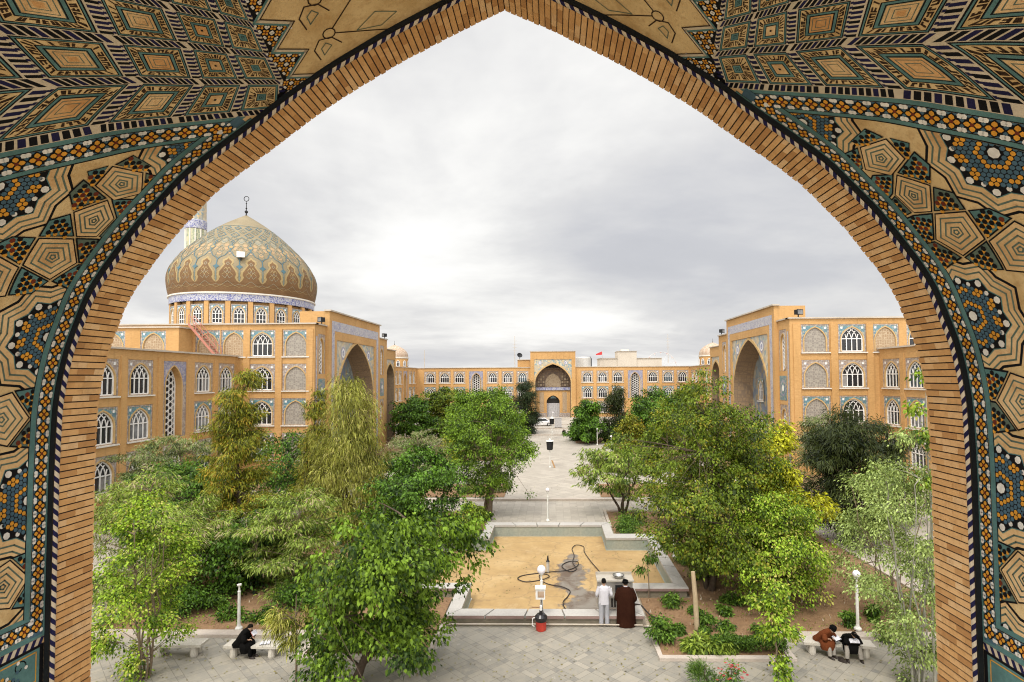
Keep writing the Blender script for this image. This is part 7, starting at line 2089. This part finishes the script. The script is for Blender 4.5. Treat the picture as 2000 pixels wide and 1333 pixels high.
tree('lighter green tree between round green tree and dark pine', -6.9, 70.0, 0.17, 7.0, 2.5, LM['mulberry'], 'round', 0.1, 190, 40, 0.25, 0.19, 0.52, 0.3, 29, trunk_r=0.14, bark=bark_d)
tree('low bushy tree at the foot of the dark pine', -5.6, 78.0, 0.17, 4.6, 2.2, LM['mulberry'], 'round', 0.05, 130, 40, 0.25, 0.19, 0.5, 0.3, 30, trunk_r=0.12, bark=bark_d)
plant('pine_tree', 'dark blackish pine left of the far portal', 'tree', -4.05, 90.5, 0.33, 8.6, 2.9, LM['pine'], 'cone', 0.02, 260, 60, 0.42, 0.06, 0.5, 0.1, 31, trunk_r=0.16, bark=bark_d, group=TG, gap=0.08, lump=0.55, flat=0.6)
# ---- right side
tree('feathery dark green tree immediately right of the far portal', 4.9, 78.0, 0.17, 7.2, 2.3, LM['dark'], 'cone', 0.05, 190, 40, 0.26, 0.2, 0.5, 0.3, 40, trunk_r=0.14, bark=bark_d)
tree('mid green tree before the right half of the far range', 9.0, 80.0, 0.17, 8.0, 2.5, LM['conifer'], 'spire', 0.05, 210, 44, 0.34, 0.08, 0.55, 0.3, 41, trunk_r=0.14, bark=bark_d)
tree('broad dark tree before the right star grille of the far range', 13.6, 76.0, 0.17, 7.0, 3.4, LM['dark'], 'round', 0.05, 240, 40, 0.26, 0.2, 0.55, 0.3, 42, trunk_r=0.15, bark=bark_d)
tree('mid green tree in front of the small right dome', 20.5, 84.0, 0.17, 7.4, 3.2, LM['big'], 'round', 0.05, 210, 40, 0.26, 0.2, 0.55, 0.3, 43, trunk_r=0.15, bark=bark_d)
plant('round_bush', 'large clipped round dark bush right of the plaza', 'bush', 4.6, 82.0, 0.17, 2.6, 2.0, LM['dark'], 'round', 0.0, 170, 44, 0.2, 0.15, 0.34, 0.25, 44, trunk_r=0.08, bark=bark_d, gap=0.0, lump=0.1, thin=0.33)
plant('round_bush', 'lower dark bush right of the clipped round bush', 'bush', 9.0, 80.0, 0.17, 2.1, 2.2, LM['shrub'], 'dome', 0.0, 120, 44, 0.2, 0.15, 0.36, 0.25, 45, trunk_r=0.08, bark=bark_d, gap=0.0)
tree('small yellow green tree at the right edge of the plaza', 8.7, 62.0, 0.15, 5.0, 1.35, LM['yellowgreen'], 'column', 0.1, 110, 40, 0.22, 0.14, 0.42, 0.3, 46, trunk_r=0.1, bark=bark_d)
tree('low green tree on the grassy patch right of the plaza', 8.2, 55.0, 0.15, 2.0, 2.6, LM['mulberry'], 'dome', 0.05, 110, 40, 0.2, 0.15, 0.4, 0.3, 47, trunk_r=0.07)
tree('open branched sumac with drooping leaf sprays right of the pale plaza', 5.0, 38.8, 0.05, 4.9, 2.9, LM['albizia'], 'flat', 0.30, 110, 34, 0.27, 0.08, 0.34, 0.32, 48, trunk_r=0.1, stems=4, spread=0.7, bark=bark_d, flat=0.35, gap=0.25, lump=0.5)
tree('slim tree between the sumac and the tall broad tree', 7.6, 36.0, 0.05, 7.6, 1.7, LM['big'], 'column', 0.15, 170, 42, 0.15, 0.11, 0.40, 0.3, 49, trunk_r=0.1, bark=bark_p)
tree('tall broad crowned tree right of the pool, biggest tree of the garden', 7.1, 25.0, 0.05, 8.9, 2.9, LM['big'], 'round', 0.10, 560, 52, 0.115, 0.08, 0.28, 0.3, 50, trunk_r=0.17, bark=bark_d, gap=0.2, lump=1.0, stems=3, spread=0.35)
tree('golden yellow tree between the tall broad tree and the dark conifer', 11.0, 27.6, 0.05, 7.2, 0.95, LM['yellow'], 'column', 0.25, 170, 42, 0.17, 0.11, 0.38, 0.3, 51, trunk_r=0.1, bark=bark_p)
tree('green tree partly mixed with the golden yellow one', 10.0, 29.0, 0.05, 6.0, 1.5, LM['big'], 'round', 0.12, 190, 44, 0.15, 0.11, 0.40, 0.3, 52, trunk_r=0.1, bark=bark_p)
tree('light green spreading tree overhanging the right soil bed', 9.3, 23.6, 0.05, 4.2, 2.5, LM['poplar'], 'dome', 0.15, 300, 54, 0.10, 0.075, 0.28, 0.35, 53, trunk_r=0.1, bark=bark_d, gap=0.12)
tree('branch tips turning yellow in front of the dark conifer', 12.1, 26.3, 0.05, 4.2, 0.9, LM['yellow'], 'dome', 0.55, 34, 40, 0.2, 0.08, 0.3, 0.3, 54, trunk_r=0.06)
plant('conifer_tree', 'dark dense conifer in front of the hall without a dome', 'tree', 16.4, 31.9, 0.05, 6.9, 2.45, LM['conifer'], 'dome', 0.12, 330, 60, 0.36, 0.05, 0.42, 0.2, 55, trunk_r=0.17, bark=bark_d, group=TG, gap=0.05, lump=0.5, flat=0.6)
tree('grey green silk tree behind the dark conifer', 19.5, 40.5, 0.05, 6.4, 3.3, LM['albizia_grey'], 'dome', 0.25, 190, 60, 0.19, 0.042, 0.34, 0.22, 56, trunk_r=0.11, flat=0.35)
tree('olive green tree right behind the dark conifer', 21.2, 36.0, 0.05, 6.7, 1.9, LM['conifer'], 'spire', 0.1, 150, 46, 0.34, 0.06, 0.42, 0.3, 57, trunk_r=0.11, bark=bark_d)
tree('pale willow with arching branches beside the right jamb', 13.2, 22.3, 0.05, 5.9, 1.9, LM['greywillow'], 'dome', 0.12, 170, 44, 0.11, 0.055, 0.36, 0.35, 58, stems=5, trunk_r=0.04, bark=bark_p, gap=0.22, spread=0.7)
tree('tall pale grey green willow shrub rising along the right jamb', 11.05, 17.3, 0, 8.0, 1.3, LM['greywillow'], 'column', 0.03, 200, 46, 0.095, 0.05, 0.30, 0.3, 59, stems=7, trunk_r=0.03, bark=bark_g, gap=0.2, spread=0.5)
tree('sparse leafy shoot climbing high against the right wing windows', 11.35, 17.0, 0, 9.7, 0.42, LM['poplar'], 'column', 0.62, 34, 16, 0.13, 0.1, 0.26, 0.3, 60, trunk_r=0.03, bark=bark_g, gap=0.3)
tree('thin young sapling with small leaves on the front paving', 7.0, 17.5, 0, 3.35, 0.66, LM['poplar'], 'column', 0.05, 60, 34, 0.1, 0.075, 0.22, 0.3, 61, trunk_r=0.025, bark=bark_p, gap=0.2)
tree('tiny sapling before the right arm of the pool rim', 4.27, 24.0, 0.05, 2.0, 0.4, LM['shrub'], 'column', 0.42, 14, 22, 0.17, 0.05, 0.2, 0.6, 62, trunk_r=0.02, bark=bark_p)
tree('thin drooping willow sapling on the paving left of the mulberry', -7.4, 17.2, 0, 2.95, 0.55, LM['willow'], 'round', 0.35, 34, 34, 0.20, 0.028, 0.26, 0.6, 63, trunk_r=0.03, bark=bark_p, flat=1.0, gap=0.2, up=0.3)
tree('small yellow green sapling in the soil left of the pool', -5.0, 34.3, 0.05, 1.6, 0.6, LM['poplar'], 'round', 0.2, 26, 30, 0.15, 0.11, 0.25, 0.3, 64, trunk_r=0.03)

# ---- small shrubs
SG = 'small shrubs in the soil beds'
def shrub(label, x, y, h, r, mat='shrub', seed=1, L=0.11, W=0.07, ncl=26, per=30, z=0.06):
    return plant('shrub', label, 'shrub', x, y, z, h, r, LM[mat], 'dome', 0.0, ncl, per, L, W, max(0.1, r * 0.4), 0.15, seed, trunk_r=0.02, bark=bark_d, group=SG, limbs=5, twig=False, gap=0.0)
shrub('leafy shrub at the left front corner of the right soil bed', 4.1, 20.0, 0.85, 0.45, seed=70, ncl=44)
shrub('dark shrub just left of the bare wooden stake', 4.75, 20.75, 0.35, 0.2, seed=71)
shrub('round dark shrub just right of the bare wooden stake', 5.75, 20.85, 0.6, 0.33, seed=72, ncl=34)
shrub('small shrub second from the bare stake', 6.6, 20.95, 0.35, 0.3, seed=73)
shrub('low shrub beside the hose end behind the stake', 4.9, 23.1, 0.4, 0.5, seed=74)
shrub('small round shrub alone in the middle of the right soil bed', 5.75, 22.35, 0.28, 0.2, seed=75)
shrub('small round shrub midway between stake and broad tree', 6.8, 22.2, 0.38, 0.26, seed=76)
shrub('small shrub at the foot of the tall broad tree', 7.5, 23.3, 0.5, 0.35, seed=77)
shrub('small shrub behind the low clipped hedge', 7.6, 20.4, 0.4, 0.25, seed=78)
shrub('small shrub behind the bench of the robed readers', 9.0, 22.2, 0.35, 0.24, seed=79)
shrub('small shrub beside the globe lamp near the robed readers', 11.0, 21.3, 0.55, 0.3, seed=80)
shrub('small shrub in the far right soil bed under the willow', 12.2, 21.8, 0.45, 0.35, seed=81)
shrub('broad leaved plant behind the low clipped hedge', 5.3, 19.5, 0.5, 0.45, 'grass', 82, 0.26, 0.08)
shrub('grassy clump right beside the broad leaved plant', 6.0, 19.6, 0.45, 0.4, 'grass', 83, 0.26, 0.05)
shrub('low green patch behind the far right rim of the pool', 4.8, 34.2, 0.5, 0.9, seed=84, ncl=50)
shrub('low green patch beside the far right arm of the pool', 5.2, 36.0, 0.45, 1.0, seed=85, ncl=50)
shrub('shrub beside the right arm of the pool under the broad tree', 6.7, 31.0, 0.8, 0.7, seed=86, ncl=44)
shrub('spiky dark shrub by the right rim of the pool', 6.9, 28.3, 0.7, 0.6, 'shrub', 87, 0.4, 0.03, 40)
shrub('dark shrub by the near right corner of the pool', 7.3, 26.3, 0.8, 0.7, 'dark', 88, ncl=44)
shrub('bright green plant in the soil left of the pool', -4.6, 36.2, 0.8, 0.6, 'grass', 89, 0.2, 0.1, 40)
shrub('low shrub in the soil behind the left arm of the pool', -6.0, 34.6, 0.5, 0.7, seed=90, ncl=44)
shrub('dark low shrub beside the round green tree', -3.95, 36.9, 0.35, 0.35, seed=91)
shrub('dark shrub on the plaza bed left of the round green tree', -6.6, 44.5, 0.9, 0.6, seed=92, z=0.17, ncl=40)
shrub('dry brown green shrub on the plaza bed right of the round green tree', -4.3, 45.0, 0.6, 0.6, 'albizia_grey', 93, z=0.17)
shrub('dark low shrub behind the lone black clad reader', -10.4, 21.6, 0.5, 0.5, 'dark', 94)
shrub('dark low shrub left of the lone lamp post', -12.0, 21.7, 0.55, 0.6, 'dark', 95)
shrub('small shrub on the soil left of the lone lamp post', -13.2, 22.6, 0.5, 0.5, seed=96)
shrub('dark shrub under the lime silk tree', -8.8, 22.6, 0.7, 0.7, 'dark', 97)
shrub('dark shrub under the mulberry beside the low hedge', -7.2, 20.6, 0.8, 0.6, 'dark', 98)
shrub('dense dark shrub added to darken the soil under the pale silk tree behind the empty bench', -14.2, 22.2, 1.1, 0.9, 'dark', 120, ncl=60)  # added filler: dark foliage keeps sky light off the bare soil
shrub('spreading dark shrub added to darken the soil between lone lamp post and lime silk tree', -10.3, 23.0, 0.9, 0.9, 'dark', 121, ncl=60)  # also added, to make the ground under the canopies read dark
shrub('low shrub near the left front corner of the pool', -4.9, 21.5, 0.6, 0.5, seed=99)
shrub('green shrub edge on the plaza bed under the sumac', 5.4, 43.9, 0.7, 0.8, seed=100, z=0.17, ncl=44)
def hedge(label, x0, x1, y, w, h, seed):
    rg = np.random.default_rng(seed); t = thing('clipped_hedge', label, 'hedge', ((x0 + x1) / 2, y, 0.06), 0, 'low clipped hedges')
    n = int((x1 - x0) * 2600); L = (x1 - x0) / 2
    base = np.stack([rg.uniform(-L, L, n), rg.uniform(-w, w, n), h * (0.15 + 0.85 * rg.random(n) ** 0.5)], 1); base[:, 2] += 0.05 * np.sin(base[:, 0] * 5 + seed)
    d = unit(rg.normal(size=(n, 3)) + np.array([0, 0, 0.5])); nr = unit(rg.normal(size=(n, 3)) * 0.6 + np.array([0, 0, 1.0])); nr = unit(nr - d * (nr * d).sum(1, keepdims=True))
    link('foliage', leaf_mesh('foliage', base, d, nr, np.full(n, 0.075), np.full(n, 0.05), rg.normal(0.35, 0.2, n), LM['shrub']), t)
    b = MB()
    for k in range(int((x1 - x0) * 3)): xx = -L + 0.15 + k / 3; b.tube([(xx, 0, 0), (xx + 0.05, 0.03, h * 0.6)], 0.012, bark_d, 4)
    b.build('stems', t)
hedge('low clipped dark hedge along the kerb of the right soil bed', 5.6, 8.0, 19.35, 0.24, 0.45, 5)
hedge('low clipped dark hedge along the kerb under the mulberry', -7.8, -4.3, 19.3, 0.26, 0.42, 6)
# rosemary like clump and red flowered plant at the bottom edge
plant('shrub', 'spiky rosemary clump at the bottom edge of the paving', 'shrub', 4.75, 17.0, 0, 0.85, 0.42, LM['shrub'], 'dome', 0.0, 46, 40, 0.16, 0.018, 0.2, -0.5, 110, trunk_r=0.02, bark=bark_d, group=SG, limbs=6, twig=False)
fs = plant('flowering_plant', 'plant with small dark red flowers beside the rosemary clump', 'plant', 5.5, 17.0, 0, 0.75, 0.5, LM['shrub'], 'dome', 0.0, 26, 24, 0.1, 0.05, 0.2, 0.1, 111, trunk_r=0.015, bark=bark_d, limbs=6, twig=False, gap=0.2)
fl_m = plain('crimson_petal', (0.42, 0.015, 0.03), 0.6); b = MB(); rr_ = random.Random(4)
for k in range(26):
    a = rr_.random() * 6.28; r = rr_.random() ** 0.5 * 0.5; z = 0.45 + 0.32 * (1 - r / 0.5) + rr_.uniform(-.08, .14)
    for j in range(5):
        t_ = j * 1.257 + k; cx, cy = r * math.cos(a), r * math.sin(a); q = 0.035
        b.face([(cx, cy, z), (cx + q * math.cos(t_ - .5), cy + q * math.sin(t_ - .5), z + 0.015), (cx + q * 1.3 * math.cos(t_), cy + q * 1.3 * math.sin(t_), z + 0.02), (cx + q * math.cos(t_ + .5), cy + q * math.sin(t_ + .5), z + 0.015)], fl_m)
b.build('flowers', fs)
rs = plant('flowering_plant', 'low rose bush with a red bloom beside the right bench', 'plant', 11.75, 20.25, 0.06, 0.5, 0.35, LM['shrub'], 'dome', 0.0, 14, 24, 0.09, 0.05, 0.16, 0.1, 112, trunk_r=0.012, bark=bark_d, limbs=4, twig=False)
b = MB(); 
for k in range(4): b.sphere((-0.25 + 0.07 * k, -0.15, 0.30 + 0.05 * (k % 2)), 0.055, fl_m, 8)
b.build('flowers', rs)
# small palm of stiff fronds at the bottom edge
pm = thing('young_palm', 'young palm with stiff fronds at the bottom edge left of the mulberry trunk', 'palm', (-6.5, 17.1, 0))
b = MB(); pr = random.Random(9)
for k in range(13):
    a = 2 * PI * k / 13 + pr.uniform(-.2, .2); el = pr.uniform(0.5, 1.25); Lf = pr.uniform(0.75, 1.05); prev = Vector((0, 0, 0.1)); dirv = Vector((math.cos(a) * math.cos(el), math.sin(a) * math.cos(el), math.sin(el)))
    for i in range(14):
        nx_ = prev + dirv * (Lf / 14); sd = dirv.cross(Vector((0, 0, 1))).normalized(); ll = 0.26 * math.sin(PI * (0.15 + 0.8 * i / 14))
        for s in (-1, 1):
            tip = nx_ + (sd * s * 0.8 + dirv * 0.65).normalized() * ll; w = dirv * 0.014
            b.face([nx_ - w, nx_ + w, tip + Vector((0, 0, -0.02))], LM['shrub'])
        dirv = (dirv + Vector((0, 0, -0.045))).normalized(); prev = nx_
b.build('fronds', pm)
b = MB(); b.lathe([(0.12, -0.05), (0.13, 0.08), (0.06, 0.2), (0.01, 0.22)], (0, 0, 0), bark_d, 10); b.build('trunk', pm)
# grass and weeds scattered over soil: uncountable
rg = np.random.default_rng(77); n = 9000
px = np.concatenate([rg.uniform(4, 15, n // 2), rg.uniform(-16, -4, n // 2)]); py = np.concatenate([rg.uniform(19.2, 39, n // 2), rg.uniform(19.2, 39, n // 2)])
ok = ~((np.abs(px) < 6.15) & (py > 23.9) & (py < 33)) & ~((np.abs(px) > 7.8) & (py < 20.9))
ok &= np.array([noise.noise(Vector((a * 0.5, b_ * 0.5, 5))) > -0.02 for a, b_ in zip(px, py)])
px, py = px[ok], py[ok]; n = len(px)
d = unit(np.stack([rg.normal(0, .5, n), rg.normal(0, .5, n), np.ones(n)], 1)); nr = unit(rg.normal(size=(n, 3))); nr = unit(nr - d * (nr * d).sum(1, keepdims=True))
o = link('weeds', leaf_mesh('weeds', np.stack([px, py, np.full(n, 0.05)], 1), d, nr, rg.uniform(0.06, 0.2, n), np.full(n, 0.035), rg.normal(0.5, 0.2, n), LM['grass'])); o['kind'] = 'stuff'
n = 5000; px = rg.uniform(4.5, 12, n) ; py = rg.uniform(54, 62, n)
d = unit(np.stack([rg.normal(0, .5, n), rg.normal(0, .5, n), np.ones(n)], 1)); nr = unit(rg.normal(size=(n, 3))); nr = unit(nr - d * (nr * d).sum(1, keepdims=True))
o = link('grass', leaf_mesh('grass', np.stack([px, py, np.full(n, 0.15)], 1), d, nr, rg.uniform(0.15, 0.4, n), np.full(n, 0.12), rg.normal(0.5, 0.2, n), LM['grass'])); o['kind'] = 'stuff'

# fallen leaves and scraps on the paving and in the dry pool: uncountable
rg = np.random.default_rng(91); n = 1500
px = np.concatenate([rg.uniform(-14, 13, 900), rg.uniform(-5.3, 5.3, 300), rg.uniform(-13, 13, 300)]); py = np.concatenate([rg.uniform(15.5, 20.2, 900), rg.uniform(24.9, 31.5, 300), rg.uniform(39.5, 52, 300)])
pz = np.concatenate([np.full(900, 0.012), np.full(300, -0.305), np.where(py[1200:] > 42.6, 0.165, 0.012)])
ok = ~((py < 20.3) & (py > 18.6) & (np.abs(px) > 3.7) & (np.abs(px) < 8.2)); px, py, pz = px[ok], py[ok], pz[ok]; n = len(px)
a = rg.uniform(0, 6.28, n); d = np.stack([np.cos(a), np.sin(a), rg.normal(0, 0.1, n)], 1); d = unit(d); nr = unit(rg.normal(size=(n, 3)) * 0.25 + np.array([0, 0, 1.0])); nr = unit(nr - d * (nr * d).sum(1, keepdims=True))
lit = leaf_mat('fallen_leaf', (0.10, 0.075, 0.03), (0.30, 0.26, 0.09), 0.05)
o = link('fallen_leaves', leaf_mesh('fallen_leaves', np.stack([px, py, pz], 1), d, nr, rg.uniform(0.05, 0.12, n), rg.uniform(0.03, 0.07, n), rg.random(n), lit, 0.0)); o['kind'] = 'stuff'
# ------------------------------------------------------------------ sky, sun, camera
SKX, SKY_ = 8.22, 1.05
w = bpy.data.worlds.new('World'); scn.world = w; w.use_nodes = True
nt = w.node_tree; bg = nt.nodes['Background']
SUN_EL, SUN_AZ = R(56), R(205)      # high, behind the viewer and a little to the left
sky = N(nt, 'ShaderNodeTexSky', sky_type='NISHITA'); sky.sun_disc = False; sky.sun_elevation = SUN_EL; sky.sun_rotation = SUN_AZ
sky.air_density = 1.5; sky.dust_density = 4.0
tc = N(nt, 'ShaderNodeTexCoord'); sep = N(nt, 'ShaderNodeSeparateXYZ'); nt.links.new(tc.outputs['Generated'], sep.inputs[0])
def math_(op, a, b=None, cl=False):
    n = N(nt, 'ShaderNodeMath', operation=op); n.use_clamp = cl
    for s, v in ((n.inputs[0], a), (n.inputs[1], b)):
        if v is None: continue
        if isinstance(v, bpy.types.NodeSocket): nt.links.new(v, s)
        else: s.default_value = v
    return n.outputs[0]
zz = math_('ADD', math_('MAXIMUM', sep.outputs[2], 0.0), 0.16)
cx = math_('DIVIDE', sep.outputs[0], zz); cy = math_('DIVIDE', sep.outputs[1], zz)
cb_ = N(nt, 'ShaderNodeCombineXYZ'); nt.links.new(cx, cb_.inputs[0]); nt.links.new(cy, cb_.inputs[1]); cb_.inputs[2].default_value = 3.3
mp = N(nt, 'ShaderNodeMapping'); mp.inputs['Scale'].default_value = (0.30, 0.26, 1); mp.inputs['Location'].default_value = (SKX, SKY_, 0); nt.links.new(cb_.outputs[0], mp.inputs[0])
n1 = noise_tex(nt, mp.outputs[0], 0.9, 7, 0.55, 0.6); n2 = noise_tex(nt, mp.outputs[0], 2.4, 6, 0.6, 0.3)
cl_ = math_('ADD', math_('MULTIPLY', n1, 0.72), math_('MULTIPLY', n2, 0.28))
cloud = ramp(nt, cl_, [(0.26, (0.50, 0.51, 0.55)), (0.39, (0.60, 0.605, 0.635)), (0.46, (0.75, 0.745, 0.745)), (0.52, (0.95, 0.94, 0.915)), (0.59, (1.1, 1.09, 1.07))])
# overcast brightens towards the zenith and towards the veiled sun behind the viewer
def mapr(v, a, b, c, d):
    n = N(nt, 'ShaderNodeMapRange', interpolation_type='SMOOTHSTEP'); nt.links.new(v, n.inputs[0])
    for i, q in enumerate((a, b, c, d)): n.inputs[i + 1].default_value = q
    return n.outputs[0]
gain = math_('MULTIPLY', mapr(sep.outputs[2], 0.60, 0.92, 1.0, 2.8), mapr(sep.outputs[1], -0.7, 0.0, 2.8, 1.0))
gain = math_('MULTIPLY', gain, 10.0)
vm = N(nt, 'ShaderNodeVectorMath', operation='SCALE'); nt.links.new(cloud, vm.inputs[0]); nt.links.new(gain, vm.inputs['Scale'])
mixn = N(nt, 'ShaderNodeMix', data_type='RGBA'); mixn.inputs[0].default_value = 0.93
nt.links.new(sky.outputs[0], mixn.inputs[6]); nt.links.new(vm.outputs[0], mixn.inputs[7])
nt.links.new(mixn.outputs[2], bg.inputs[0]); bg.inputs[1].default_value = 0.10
sl_ = bpy.data.lights.new('sun', 'SUN'); sl_.energy = 1.7; sl_.angle = R(11); sl_.color = (1.0, 0.94, 0.84)
so = bpy.data.objects.new('sun', sl_); COL.objects.link(so)
dirv = Vector((math.sin(SUN_AZ) * math.cos(SUN_EL), math.cos(SUN_AZ) * math.cos(SUN_EL), math.sin(SUN_EL)))
so.rotation_euler = (-dirv).to_track_quat('-Z', 'Y').to_euler(); so.location = (0, -20, 60)

cam = bpy.data.cameras.new('camera'); co = bpy.data.objects.new('camera', cam); COL.objects.link(co); scn.camera = co
F_, PITCH, YAW, ROLL = 1110.0, R(2.1), R(1.2), R(0.35)
fw_ = Vector((-math.sin(YAW) * math.cos(PITCH), math.cos(YAW) * math.cos(PITCH), math.sin(PITCH)))
r0 = Vector((math.cos(YAW), math.sin(YAW), 0)); u0 = r0.cross(fw_)
rr_, uu_ = r0 * math.cos(-ROLL) + u0 * math.sin(-ROLL), -r0 * math.sin(-ROLL) + u0 * math.cos(-ROLL)
mx_ = Matrix((rr_, uu_, -fw_)).transposed().to_4x4(); mx_.translation = Vector((0.38, 0, 9.17)); co.matrix_world = mx_
cam.sensor_width = 36; cam.sensor_fit = 'HORIZONTAL'; cam.lens = F_ / 2000 * 36
cam.shift_x = -57.25 / 2000; cam.shift_y = 30.8 / 2000
cam.clip_start = 0.1; cam.clip_end = 5000
scn.view_settings.view_transform = 'Standard'; scn.view_settings.look = 'None'; scn.view_settings.gamma = 1.0; scn.view_settings.use_curve_mapping = False
scn.view_settings.exposure = 0.10
scn.cycles.max_bounces = 6; scn.cycles.diffuse_bounces = 4; scn.cycles.transparent_max_bounces = 4
scn.cycles.use_denoising = True; scn.cycles.denoising_prefilter = 'FAST'; scn.cycles.pixel_filter_type = 'BLACKMAN_HARRIS'; scn.cycles.filter_width = 1.1; scn.cycles.sample_clamp_indirect = 8
